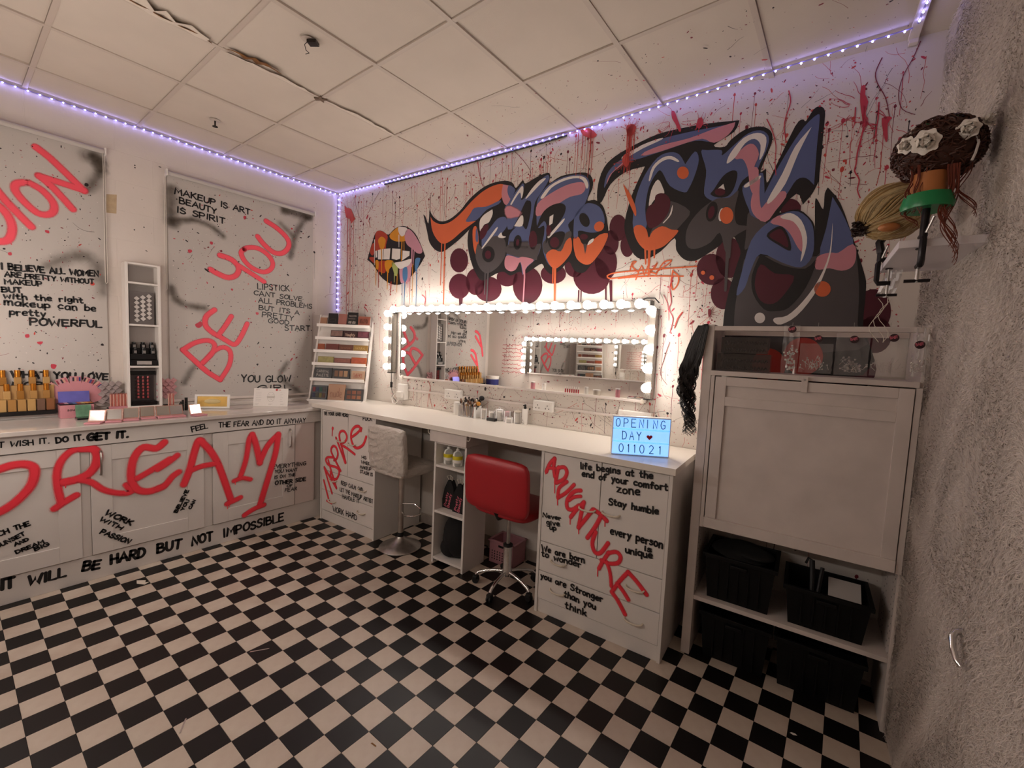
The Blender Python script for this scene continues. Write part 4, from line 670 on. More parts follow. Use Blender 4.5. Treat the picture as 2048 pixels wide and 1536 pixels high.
SB = splatter(wall_back, VB, [
    (0.03, .95, 2.0, 3.2, 1500, (4, 3, 1, 3), 50, 90), (0.03, 1.0, 1.15, 2.1, 800, (4, 4, 3, 1), 20, 40), (.95, 2.6, 2.75, 3.22, 1300, (4, 3, 1, 4), 60, 80), (1.0, 1.9, 2.05, 2.7, 420, (3, 3, 1, 3), 10, 26), (1.9, 2.5, 2.6, 2.9, 150, (3, 3, 1, 3), 6, 8),
    (2.4, 4.65, 2.55, 3.2, 2000, (4, 4, 3, 3), 80, 110), (3.6, 4.65, 1.85, 2.9, 1500, (5, 4, 2, 2), 50, 80), (3.2, 3.78, 1.1, 2.3, 900, (5, 3, 2, 1), 24, 50), (1.0, 3.6, 1.09, 1.35, 1100, (1.5, 4, 4, .5), 12, 60), (1.0, 3.9, .3, 1.0, 60, (1, 2, 3, 0), 2, 2), (3.9, 4.7, .4, .85, 50, (1, 3, 3, 0), 6, 2)], 11)
PS = SB[0]; rnd = random.Random(5)
def splash(q, pts, lay=.0036, spikes=9, runs=5, rl=.2, rw=.004):
    P = PS[q]; P.poly(pts, lay, 2)
    cu = sum(p[0] for p in pts) / len(pts); cz = sum(p[1] for p in pts) / len(pts); R_ = max(math.dist(p, (cu, cz)) for p in pts)
    for k in range(spikes):
        a = rnd.uniform(0, 2 * PI); r0 = R_ * .6; thread(P, cu + r0 * math.cos(a), cz + r0 * math.sin(a), R_ * rnd.uniform(.6, 1.4), a, .003, rnd, lay)
        blob(P, cu + R_ * 2 * math.cos(a) * rnd.uniform(.7, 1.2), cz + R_ * 2 * math.sin(a) * rnd.uniform(.7, 1.2), rnd.uniform(.002, .006), rnd, 1, 0, lay)
    for k in range(runs):
        u = cu + rnd.uniform(-.6, .6) * R_; P.stroke([(u, cz), (u + .003, cz - rl * .5), (u - .002, cz - rl * rnd.uniform(.6, 1.2))], rw * rnd.uniform(.6, 1.2), lay, 0, taper=.4)
splash(3, [(.1122,3.098),(.1463,3.0691),(.2261,3.046),(.2737,2.9644),(.3041,2.9369),(.262,2.9185),(.2364,2.8978),(.2023,2.9498),(.142,2.9736)], runs=5, rl=1.0, rw=.006)
splash(3, [(2.7868,3.2684),(2.848,3.2422),(2.9014,3.2181),(2.9557,3.1655),(2.9184,3.1511),(2.8516,3.1835),(2.8223,3.2309)], runs=12, rl=.28)
splash(3, [(3.1692,3.1496),(3.2023,3.1743),(3.2325,3.1509),(3.2125,3.1069),(3.178,3.1039)], runs=8, rl=.22)
splash(0, [(3.4521,3.1926),(3.4713,3.1877),(3.4911,3.1411),(3.5205,3.0663),(3.5079,3.0583),(3.4823,3.1104),(3.4596,3.1489)], runs=2, rl=.06); splash(0, [(3.6137,3.1054),(3.6373,3.1102),(3.6474,3.0706),(3.6263,3.0458),(3.6122,3.0684)], runs=2, rl=.05)
splash(0, [(4.3979,3.0684),(4.4158,3.0722),(4.4181,3.0273),(4.4337,2.9876),(4.4272,2.9361),(4.4391,2.8798),(4.4258,2.8651),(4.4138,2.9216),(4.4002,2.9966)], runs=3, rl=.16, spikes=14, rw=.006)
splash(0, [(4.4938,2.8929),(4.523,2.8944),(4.5344,2.8829),(4.5189,2.8605),(4.5264,2.7888),(4.5193,2.7728),(4.5041,2.829)], runs=2, rl=.2); splash(3, [(3.166,3.1764),(3.2192,3.1706),(3.206,3.1322),(3.1919,3.1056),(3.1693,3.1257)], runs=8, rl=.25)
splash(3, [(3.1487,2.949),(3.157,2.9878),(3.1889,2.9913),(3.2002,2.9339),(3.1786,2.9059)], runs=1, rl=.12); splash(1, [(3.7567,1.9581),(3.7747,1.9531),(3.7738,1.9295),(3.7632,1.906)], runs=1, rl=.05)
for q, ww, pts in ((0, .007, [(4.4258,2.8651),(4.4169,2.7953),(4.4102,2.7426),(4.4095,2.6883),(4.4066,2.6524),(4.4289,2.6074),(4.4256,2.5579),(4.4403,2.5145)]), (1, .004, [(4.6097,3.2174),(4.5893,3.149),(4.5591,3.0738),(4.5492,2.9912),(4.5691,2.9172),(4.6192,2.8789)]), (1, .005, [(4.4704,3.1868),(4.451,3.1233),(4.4628,3.0675),(4.5013,2.987),(4.523,2.8944)]), (0, .006, [(4.0806,3.1394),(4.0939,3.0783),(4.0783,3.0054),(4.0742,2.9483),(4.0888,2.8722)]), (0, .005, [(3.9858,3.0137),(4.018,2.942),(4.0422,2.8579),(4.044,2.7787),(4.0547,2.6975)]),
                   (0, .006, [(3.5338,2.1682),(3.5192,2.1001),(3.5352,2.0109),(3.5241,1.9616),(3.5525,1.9019),(3.5394,1.8125)]), (3, .009, [(3.607,1.9408),(3.5813,1.9018),(3.5664,1.8426)]), (1, .004, [(2.2631,3.202),(2.3385,3.129),(2.4218,3.0244),(2.4246,2.9734)]), (0, .006, [(1.8969,3.2173),(1.9204,3.1037),(1.9619,2.9874)]), (3, .005, [(1.4068,1.3447),(1.4416,1.285),(1.4344,1.1983),(1.4707,1.1002)]), (3, .005, [(1.4419,1.2772),(1.4231,1.2129),(1.4114,1.1016)]),
                   (0, .004, [(3.4843,2.054),(3.5154,1.9886),(3.5275,1.8915)]), (1, .004, [(3.5437,1.7513),(3.5298,1.7075),(3.5092,1.6191),(3.4968,1.5633),(3.5106,1.5201),(3.5457,1.4788)]), (0, .008, [(1.299,2.1265),(1.3437,2.0944),(1.3351,2.0409)]), (0, .006, [(1.3399,2.1633),(1.348,2.0853),(1.3403,2.0288)]), (0, .01, [(.4716,2.0302),(.5098,2.0057),(.523,1.9818)]), (3, .006, [(.5081,2.9032),(.5276,2.8624),(.547,2.8217)]), (1, .004, [(.2752,3.1532),(.3437,2.9867),(.4094,2.8923)]), (1, .004, [(.6793,3.151),(.5876,3.0676),(.518,2.9786)])):
    PS[q].stroke(pts, ww, .0038, 3, taper=.3)
finish(SB)
SC_ = splatter(None, 0, [(1.4, 4.6, -.08, .62, 520, (1, 3, 5, .4), 0, 14), (.3, 1.6, -.05, .25, 110, (0, 2, 4, 0), 0, 3)], 21)  # on the ceiling, along the back wall
for P, m in zip(SC_[0], SC_[1]):
    for vt in P.bm.verts:
        u, v, z = vt.co; p = eu * u + ev * (z if z > .01 else .01); vt.co = Vector((p.x, p.y, H - .0018 - abs(v) * .1))
    mb = MB('N'); mb.bm.free(); mb.bm = P.bm; o = mb.make('paint_splatter', m, ceiling, recalc=False, local=True); o['kind'] = 'stuff'
finish(splatter(wall_left, .0012, [(.02, .28, 1.1, 3.1, 60, (2, 2, 3, 0), 2, 3), (1.5, 1.86, 2.2, 3.1, 10, (0, 1, 4, 0), 0, 0)], 31))
scr = Paint(3.0175); rw = random.Random(3)
for k in range(8):
    scr.stroke([(.12 + i * .02, 1.74 - k * .062 + rw.uniform(-.014, .014)) for i in range(22)], .007, -.0001 * k, 2)
scr.make('red_scribbled_lines', RED, wall_front)
finish(splatter(wall_front, 3.02 - .0012, [(.1, 3.6, 1.85, 3.1, 1600, (5, 3, 2, 3), 160, 140), (.1, 3.6, 1.1, 1.9, 500, (4, 3, 3, 1), 60, 50)], 41, lay0=-.003, scale=2.0))

# ================================================================ LED strips (cool violet points on clear tape)
LEDM = mat('led_violet_light', (0.25, 0.2, 1.0), 0.4, emit=(0.36, 0.33, 1.0), estr=LED_POWER)
TAPE = mat('clear_led_tape', '#8d86b4', 0.3); CABLE = mat('black_cable', '#141214', .5)
lb = bpy.data.meshes.new('led'); b_ = bmesh.new(); bmesh.ops.create_icosphere(b_, subdivisions=1, radius=0.0046); b_.to_mesh(lb); b_.free(); lb.materials.append(LEDM)
def led_strip(label, side, pts, step, normal):
    t = thing('led_strip', side, pts[0], label, 'light strip', 'LED strips round the ceiling edge'); P = [Vector(p) for p in pts]; nv = Vector(normal)
    MB().tube(pts, .0035, 6).make('tape', TAPE, t)
    org = Vector(pts[0])
    for a, b in zip(P, P[1:]):
        n = max(1, int((b - a).length / step))
        for k in range(n):
            q = a + (b - a) * (k + .5) / n + nv
            o = bpy.data.objects.new('led', lb); C.objects.link(o); o.parent = t
            d = q - org; o.location = (d.x, -d.y, d.z) if side == 'B' else (-d.x, -d.y, d.z)
    return t
led_strip('violet LED strip along the top of the wall with the roller blinds', 'A', [(0.02, .012, 3.222), (2.75, .012, 3.222)], .054, (0, .007, -.004))
led_strip('violet LED strip running down the vertical corner between the two walls', 'A', [(.012, .012, 3.20), (.012, .012, 1.98)], .056, (0, .008, 0))
led_strip('violet LED strip along the ceiling edge above the graffiti wall', 'B', [(.02, .014, 3.225), (2.95, .016, 3.225), (4.565, .125, 3.222)], .056, (0, .004, -.008))
led_strip('violet LED strip turning out across the ceiling beside the fur wall', 'B', [(4.578, .15, 3.222), (4.60, .62, 3.222)], .056, (0, 0, -.008))
t = thing('black_cable', 'B', (.95, .02, 3.2), 'thin black cable along the ceiling edge above the orange graffiti letter', 'cable')
MB().tube([(.75, .008, 3.205), (1.3, .008, 3.20), (1.9, .008, 3.20), (2.5, .008, 3.205), (2.72, .008, 3.212)], .0065, 6).make('cable', CABLE, t)
t = thing('ceiling_batten', 'B', (4.575, .1, H), 'pale plastic trunking holding LED lights on the ceiling beside the fur wall', 'trunking')
MB().box(4.56, 4.60, 0.02, .8, H - .012, H - .001, .002).make('batten', WPAINT, t)
MB().box(4.565, 4.60, .005, .035, H - .03, H - .008, .003).make('end_clip', WPAINT, t)

# ceiling fittings
x, y = 2.062, -1.409
t = thing('ceiling_hook', 'N', (x, y, H), 'small dark metal bracket with twisted wire stuck to a ceiling tile', 'bracket')
MB().box(.0, .05, -.02, .02, -.022, -.006, .002, Matrix.Rotation(.6, 4, 'Z')).make('bracket', mat('dark_metal', '#2b2522', .4, .6), t)
MB().tube([(0, 0, -.005), (-.02, -.01, -.02), (-.035, .005, -.035), (-.02, .015, -.05), (-.03, 0, -.06)], .002, 6).make('wire', mat('dark_metal', '#2b2522', .4, .6), t)
MB().lathe([(0, -.002), (.03, -.002), (.034, 0)], seg=16).make('plate', BARM, t, smooth=True)
t = thing('sprinkler', 'N', (.636, -1.361, H), 'small sprinkler head hanging from a tile near the blind wall', 'sprinkler')
MB().lathe([(0, -.004), (.028, -.004), (.034, 0)], seg=18).make('plate', BARM, t, smooth=True)
MB().cone((0, 0, -.004), (0, 0, -.04), .006, .005, 10).make('stem', mat('dark_metal', '#2b2522', .4, .6), t, smooth=True)
MB().lathe([(0, -.04), (.017, -.041), (.018, -.045), (0, -.046)], seg=14).make('deflector', mat('dark_metal', '#2b2522', .4, .6), t, smooth=True)

# ================================================================ roller blinds with writing
BLIND = mat('grey_blind_fabric', '#c0b9b3', 0.8, noise=0.05, nscale=2.5); CHAIN = mat('white_bead_chain', '#ded6cc', .4)
MARK = INK; REDSPRAY = spray_mat('red_spray_paint', '#f23545', grain=.14); PINKSPRAY = spray_mat('coral_spray_paint', '#fa5466', .95, grain=.2)
SOOT = spray_mat('grey_brown_spray_haze', '#463a2c', .78, grain=.25, nscale=14)
def roller_blind(u0, u1, z0, z1, label):
    t = thing('roller_blind', 'A', ((u0 + u1) / 2, 0, z0), label, 'blind', 'roller blinds on the left wall')
    MB().box(u0, u1, .010, .013, z0 + .02, z1 - .03).make('fabric', BLIND, t)
    MB().cone((u0, .03, z1 - .02), (u1, .03, z1 - .02), .017, .017, 16).make('roller', BLIND, t, smooth=True)
    MB().box(u0, u1, .006, .018, z0, z0 + .022, .003).make('bottom_bar', WPAINT, t)
    for u in (u0 - .012, u1 + .002): MB().box(u, u + .010, 0, .05, z1 - .045, z1 + .005, .002).make('bracket', PLASTICW, t)
    uc = u1 + .012 if label.startswith('right') else u0 - .006
    mb = MB(); mb.tube([(uc, .02, z1 - .03), (uc, .02, 2.03), (uc + .008, .02, 2.015), (uc + .014, .024, 2.03), (uc + .010, .026, z1 - .03)], .0022, 6)
    mb.make('bead_chain', CHAIN, t); return t
b1 = roller_blind(1.868, 2.93, 1.10, 2.985, 'left roller blind with the quote about makeup being powerful')
b2 = roller_blind(.285, 1.49, 1.10, 2.965, 'right roller blind with BE YOU sprayed in red')
V1 = .0138
soot = Paint(V1, True)
def soft_line(P, pts, wdt, soft, cov=.8, lay=0): P.stroke(pts, wdt, lay, 3, soft, cov=cov)
soft_line(soot, [(1.9704,2.9004),(1.8983,2.92),(1.8785,2.8653),(1.9014,2.7748),(1.9552,2.6754)], .01, .06, .55); soft_line(soot, [(1.9192,2.9124),(1.8844,2.8356)], .02, .05, .7, .0001); soft_line(soot, [(2.164,2.099),(2.0366,2.1903),(1.9453,2.1801),(1.8951,2.0615),(1.8867,1.9482)], .01, .07, .5)
soot.make('spray_haze', SOOT, b1)
soot = Paint(V1, True)
soft_line(soot, [(1.463,2.8273),(1.4703,2.6717),(1.461,2.5585)], .015, .07, .6); soft_line(soot, [(1.4661,2.583),(1.3213,2.6202),(1.2038,2.6095),(1.0994,2.5447)], .008, .045, .6, .0001); soft_line(soot, [(.5764,2.9036),(.4342,2.911),(.3182,2.91)], .02, .06, .7); soft_line(soot, [(.3516,2.8852),(.4332,2.7692),(.4808,2.6318),(.5119,2.4836)], .015, .05, .55, .0001); soft_line(soot, [(.6066,2.7731),(.5131,2.703)], .01, .05, .45, .0002)
soft_line(soot, [(1.4729,2.048),(1.4522,1.9582),(1.3743,1.9135),(1.2457,1.8996)], .01, .05, .6); soft_line(soot, [(1.393,1.256),(1.3457,1.3522),(1.2978,1.4219)], .01, .05, .5); soft_line(soot, [(.5386,1.424),(.6014,1.2948),(.4723,1.1761),(.3711,1.1041)], .01, .05, .5)
soot.make('spray_haze', SOOT, b2)
sp = Paint(V1 + .0004, True)
sp.stroke([(2.203,2.8719),(2.1453,2.8298),(2.072,2.758),(1.9759,2.658)], .0288, 0, 3, .017, cov=.9); sp.stroke([(1.9778,2.6615),(2.0836,2.6751),(2.1945,2.6882)], .0272, .0001, 2, .017, cov=.9); sp.stroke([(2.1901,2.6858),(2.1227,2.6233),(2.037,2.5131)], .0272, .0002, 2, .017, cov=.9)
sp.stroke([(2.2582,2.6254),(2.2976,2.604),(2.3048,2.5606),(2.2704,2.5018),(2.2101,2.4421),(2.1599,2.4426),(2.1311,2.4766),(2.1343,2.5348),(2.1833,2.5981),(2.2406,2.6273)], .0256, .0003, 4, .017, cov=.9)
sp.stroke([(2.4177,2.5922),(2.3476,2.4794),(2.2396,2.3418)], .0272, .0002, 2, .017, cov=.9); sp.stroke([(2.4056,2.4626),(2.3498,2.4044),(2.3252,2.3233),(2.3377,2.2449),(2.3721,2.2147),(2.4212,2.2137)], .0272, .0003, 4, .017, cov=.9)
for u_, z_, s_ in ((2.72, 1.75, 'A'), (2.62, 1.45, 'A')):
    sp.stroke([(u_ + .12, z_ - .2), (u_ + .02, z_ + .12), (u_ - .1, z_ + .18)], .034, 0, 2, .012, cov=.9); sp.stroke([(u_ + .06, z_ - .05), (u_ - .1, z_ + .1)], .03, .0001, 2, .012, cov=.9)
sp.make('red_spray_lettering', PINKSPRAY, b1)
sp = Paint(V1 + .0004, True)
sp.stroke([(1.4014,1.538),(1.333,1.4635),(1.226,1.3508),(1.1262,1.2766)], .03, 0, 3, .012); sp.stroke([(1.1262,1.2766),(1.0541,1.4078),(1.0443,1.5259),(1.0988,1.5682),(1.1751,1.53),(1.2559,1.4291)], .0224, .0001, 4, .017); sp.stroke([(1.2595,1.4291),(1.1902,1.5081),(1.1685,1.5875),(1.2177,1.6239),(1.314,1.6002),(1.3991,1.538)], .0224, .0002, 4, .017)
sp.stroke([(1.1663,1.8936),(1.2283,1.8315),(1.2373,1.7607),(1.1987,1.707),(1.1428,1.6674)], .0256, 0, 4, .017); sp.stroke([(1.1428,1.6674),(1.0848,1.7575),(1.0349,1.8485)], .03, .0001, 3, .012); sp.stroke([(1.139,1.6705),(1.0726,1.6275),(1.0068,1.5978),(.9526,1.6775),(.9042,1.7927)], .03, .0002, 4, .012)
sp.stroke([(1.122,2.3719),(1.03,2.3513),(.9749,2.2922),(.9911,2.2243),(1.0568,2.1894),(1.133,2.2084),(1.1947,2.2372)], .0288, 0, 4, .017); sp.stroke([(.9801,2.313),(.8825,2.264),(.7547,2.1973)], .03, .0001, 3, .012)
sp.stroke([(.9232,2.469),(.953,2.4267),(.9235,2.3597),(.8546,2.3058),(.762,2.2871),(.696,2.3256),(.6782,2.39),(.7257,2.4571),(.8122,2.4965),(.8959,2.4849),(.93,2.4604)], .03, .0002, 4, .012); sp.stroke([(.8122,2.6033),(.7549,2.5415),(.6664,2.4871),(.5827,2.5008),(.5284,2.5744),(.5445,2.6489),(.637,2.7197),(.7377,2.7625)], .0288, .0003, 4, .017)
sp.make('red_spray_lettering', PINKSPRAY, b2)
mk = Paint(V1 + .0010)
def T(P, txt, line, w_=.0085, seed=1): P.text(txt, line, w_, seed, .00005 * (seed % 7))
T(mk, 'I BELIEVE ALL WOMEN', (2.3791,2.0355,1.9112,2.0618,-.0374), .011); T(mk, 'ARE.PRETTY WITHOUT', (2.3662,1.9897,1.9388,2.0051,-.0308), .009, 2); T(mk, 'MAKEUP', (2.3676,1.9427,2.2003,1.9525,-.0324), .009, 3); T(mk, 'BUT', (2.3817,1.8901,2.2942,1.8977,-.0319), .010, 4)
T(mk, 'with the right', (2.3745,1.8491,1.9989,1.8607,-.0374), .010, 5); T(mk, 'makeup can be', (2.3741,1.8059,1.9325,1.8052,-.0446), .010, 6); T(mk, 'pretty .', (2.3523,1.7415,2.1467,1.7452,-.0436), .010, 7); T(mk, 'POWERFUL', (2.262,1.6837,1.9029,1.6896,-.0456), .012, 8)
T(mk, 'WHAT YOU LOVE', (2.3558,1.3242,1.8781,1.3,-.0418), .013, 9); T(mk, 'MORE', (2.3577,1.2585,2.1716,1.2509,-.035), .011, 10)
mk.make('black_marker_lettering', MARK, b1)
mk = Paint(V1 + .0010)
T(mk, 'MAKEUP IS ART', (1.442,2.8015,.8791,2.7829,-.045), .011); T(mk, 'BEAUTY', (1.4101,2.7349,1.1485,2.7194,-.044), .011, 2); T(mk, 'IS SPIRIT', (1.4275,2.6576,1.0827,2.6534,-.0444), .011, 3)
T(mk, 'LIPSTICK', (.8126,2.1224,.5186,2.1419,-.0509), .009, 4); T(mk, 'CANT SOLVE', (.8453,2.064,.3957,2.0587,-.0406), .009, 5); T(mk, 'ALL PROBLEMS', (.8055,2.0009,.2897,1.9909,-.0444), .009, 6); T(mk, 'BUT ITS A', (.8012,1.933,.4197,1.919,-.0409), .009, 7); T(mk, 'PRETTY', (.7737,1.8684,.48,1.8552,-.0456), .009, 8); T(mk, 'GOOD', (.7177,1.8175,.5217,1.8133,-.0395), .009, 9); T(mk, 'START.', (.5596,1.7528,.2876,1.7666,-.0491), .010, 10)
T(mk, 'YOU GLOW', (.9541,1.2539,.5026,1.2401,-.0615), .012, 11); T(mk, 'GIRL', (.813,1.167,.4973,1.1607,-.0481), .011, 12)
mk.make('black_marker_lettering', MARK, b2)
GW = mat('grey_white_drop', '#d8d0ca', .5); splw = random.Random(9)
for bl, u0, u1, sd in ((b1, 1.90, 2.9, 51), (b2, .31, 1.46, 52)):
    finish(splatter(bl, V1 + .0003, [(u0, u1, 1.15, 2.93, 950, (1.5, 3, 5, 1), 0, 6)], sd, lay0=.0001, scale=1.15))
    p = Paint(V1); [blob(p, splw.uniform(u0, u1), splw.uniform(1.2, 2.8), splw.uniform(.001, .0035), splw, 1.6, splw.uniform(0, 3)) for _ in range(60)]; o = p.make('white_paint_splatter', GW, bl); o['kind'] = 'stuff'
p = Paint(V1 + .0006)
for pts in ([(1.3126,1.7552),(1.2924,1.7705),(1.2709,1.7861),(1.2567,1.7565),(1.2773,1.73),(1.301,1.7312)], [(1.3583,2.3695),(1.3354,2.3769),(1.3263,2.3627),(1.3471,2.3451)], [(1.1954,2.4745),(1.1747,2.4722),(1.1785,2.4506),(1.1955,2.4539)], [(.9334,2.7556),(.909,2.762),(.9159,2.7314),(.9294,2.7322)], [(.8297,1.9044),(.8054,1.9037),(.8082,1.8837),(.8268,1.885)]): p.poly(pts, 0, 2)
p.make('red_splashes', RED, b2)
p = Paint(V1 + .0006)
for pts in ([(2.3489,2.1481),(2.3335,2.1537),(2.3324,2.135),(2.3452,2.1325)], [(2.288,1.6147),(2.27,1.6197),(2.2688,1.5986),(2.285,1.5951)], [(2.2334,1.5682),(2.2056,1.5721),(2.2154,1.5515),(2.2292,1.555)], [(2.1702,1.4163),(2.1436,1.4095),(2.1539,1.3818),(2.1709,1.3888)], [(2.1765,2.3337),(2.158,2.3355),(2.1566,2.3174),(2.1723,2.319)]): p.poly(pts, 0, 2)
p.make('red_splashes', RED, b1)

mk = Paint(.0012)
for e in ((690, 258), (690, 270), (737, 575), (688, 588)): pass
for q in [(1.6868,2.9382),(1.6859,2.9212),(1.6389,2.4868),(1.6974,2.4533)]: mk.ell((q[0], q[1], .0045, 0, 0, .0045))
mk.make('wall_holes', DARK, wall_left)
mk = Paint(.0012); mk.poly([(1.8534,2.6743),(1.7954,2.6876),(1.8002,2.5477),(1.8583,2.5392)]); mk.make('tan_paper_patch', mat('tan_paper_patch', '#bfa888', .8, noise=.15), wall_left)
# ================================================================ narrow white display shelf between the blinds
t = thing('narrow_wall_shelf', 'A', (1.67, 0, 1.08), 'tall narrow white display shelf of open compartments between the roller blinds', 'shelf')
u0, u1 = 1.568, 1.782
for u in (u0, u1 - .018): MB().box(u, u + .018, .002, .11, 1.08, 2.19, .002).make('side_panel', WHITE, t)
MB().box(u0 + .018, u1 - .018, .002, .010, 1.08, 2.19).make('back_panel', mat('grey_back_panel', '#a39b96', .6), t)
for z in (2.178, 2.033, 1.715, 1.394, 1.082): MB().box(u0 + .018, u1 - .018, .010, .11, z, z + .014, .001).make('shelf', WHITE, t)
DISP = mat('black_acrylic', '#0d0c0e', .25)
t = thing('sample_card_rack', 'A', (1.672, .07, 1.735), 'diamond lattice of small pale sample cards in the narrow shelf', 'card rack')
W45 = Matrix.Rotation(PI / 4, 4, 'Y')
MB().box(1.60, 1.75, .060, .064, 1.7295, 1.98, 0).make('backboard', mat('grey_rack_board', '#6d6664', .6), t)
SQ = mat('pale_sample_card', '#cfc9c4', .35)
for r_ in range(6):
    for c_ in range(3):
        uu, zz = 1.632 + c_ * .038 + (r_ % 2) * .0, 1.775 + r_ * .033 - c_ * .012
        mb = MB().box(-.0125, .0125, -.003, .003, -.0125, .0125, 0, W45); mb.bm.transform(Matrix.Translation((uu, .069, zz + .01))); mb.make('sample_card', SQ, t)
t = thing('black_jar_display', 'A', (1.67, .06, 1.408), 'stepped black stand of little black jars in the narrow shelf', 'display stand')
for k, (z0, v0, v1) in enumerate(((1.4085, .02, .10), (1.455, .02, .075), (1.50, .02, .05))): MB().box(1.592, 1.755, v0, v1, z0, z0 + .045, .003).make('step', DISP, t)
MB().box(1.63, 1.72, .1, .103, 1.418, 1.445, 0).make('price_label', mat('label_grey', '#a39c98', .5), t)
for r_, (z, v) in enumerate(((1.4995, .065), (1.5445, .04))):
    for c_ in range(3):
        uc = 1.615 + c_ * .055
        o = MB().lathe([(0, 0), (.017, 0), (.018, .03), (.013, .034), (.013, .046), (0, .047)], (uc, v, z), 12).make('jar', DISP, t, smooth=True)
        MB().box(uc - .008, uc + .008, v + .0175, v + .0195, z + .006, z + .026).make('silver_label', mat('silver_label', '#9c9794', .3, .6), o)
t = thing('lipstick_display', 'A', (1.67, .06, 1.096), 'black-topped stand holding rows of red lipstick samples in the lowest compartment', 'display stand')
MB().box(1.605, 1.745, .02, .035, 1.0965, 1.335).make('backboard', mat('dark_grey_board', '#3a3030', .5), t)
MB().box(1.593, 1.757, .035, .05, 1.335, 1.365, .002).make('header', DISP, t); MB().box(1.6, 1.75, .02, .10, 1.0965, 1.13, .004).make('tray', DISP, t)
LIPR = mat('red_lipstick', '#9e2f33', .3); LP2 = mat('dark_rack', '#241a1c', .4)
for r_ in range(7):
    MB().box(1.63, 1.72, .035, .048, 1.148 + r_ * .026, 1.153 + r_ * .026).make('rack_row', LP2, t)
    for c_ in range(3): MB().cone((1.645 + c_ * .03, .05, 1.150 + r_ * .026), (1.645 + c_ * .03, .05, 1.168 + r_ * .026), .008, .006, 8).make('lipstick', LIPR, t, smooth=True)

# ================================================================ kitchen run along the left wall
AT = 1.05
t = thing('kitchen_worktop', 'A', (1.6, .3, AT - .03), 'glossy white worktop along the left wall carrying the makeup displays', 'worktop')
MB().box(-.0, 2.98, .0005, .615, AT - .028, AT, .004).make('worktop_slab', MARBLE, t)
MB().box(.0, 3.0, .0006, .085, AT + .0003, AT + .028, .003).make('rear_ledge', WHITE, t)
t = thing('kitchen_base_cabinets', 'A', (1.6, .3, 0), 'long white base cabinets with DREAM sprayed in red across their doors', 'cabinet')
MB().box(.0, 3.0, .01, .548, .05, 1.021).make('carcass', CABW, t)
MB().box(.0, 3.0, .53, .565, .0005, .168, .002).make('plinth', CABW, t)
MB().box(.0, 3.0, .5485, .585, .915, 1.0215, .002).make('apron', CABW, t)
MB().box(.55, .728, .5485, .572, .170, .912, .002).make('filler_panel', mat('pinkish_white_panel', '#d3c5bf', .5, noise=.05, nscale=4), t)
def shaker(u0, u1, z0, z1, hu, name='door'):
    s = .105
    d = MB(); d.box(u0, u0 + s, .5495, .578, z0, z1, .002).box(u1 - s, u1, .5495, .578, z0, z1, .002).box(u0 + s, u1 - s, .5495, .578, z1 - s, z1, .002).box(u0 + s, u1 - s, .5495, .578, z0, z0 + s, .002)
    d = d.make('door', CABW, t)
    MB().box(u0 + s, u1 - s, .5495, .5715, z0 + s, z1 - s).make('panel', CABW, d)
    if hu:
        zt, zb = .868, .712
        MB().tube([(hu, .578, zt), (hu, .598, zt - .006), (hu, .608, zt - .03), (hu, .610, (zt + zb) / 2), (hu, .608, zb + .03), (hu, .598, zb + .006), (hu, .578, zb)], .0062, 8).make('bar_handle', mat('pewter', (.42, .38, .35), .35, 1.0), d, smooth=True)
        MB().cone((hu, .578, zt), (hu, .582, zt), .010, seg=12).make('handle_foot', mat('pewter', (.42, .38, .35), .35, 1.0), d, smooth=True)
shaker(.735, 1.372, .175, .906, .778); shaker(1.435, 2.070, .175, .908, 2.022); shaker(2.118, 2.76, .175, .908, None)
for u0_, u1_ in ((1.374, 1.433), (2.072, 2.116)): MB().box(u0_, u1_, .5487, .563, .170, .912).make('face_frame', CABW, t)
VC = .5795
def hide(u, z): # the sunken panels of the doors lie a little further back
    for a, b in ((.84, 1.267), (1.54, 1.965), (2.223, 2.655)):
        if a < u < b and .28 < z < .801: return .573
    if 1.374 < u < 1.433 or 2.072 < u < 2.116: return .566
    if .55 < u < .728: return .574
    return VC
def cut(pts, w_):  # step densely so that a stroke follows the surface
    q = []
    for a, b in zip(pts, pts[1:]):
        n = max(1, int(math.dist(a, b) / .012)); q += [(a[0] + (b[0] - a[0]) * k / n, a[1] + (b[1] - a[1]) * k / n) for k in range(n)]
    return q + [pts[-1]]
sp = Paint(VC, True); sp.f = lambda u, z: VC + .0006
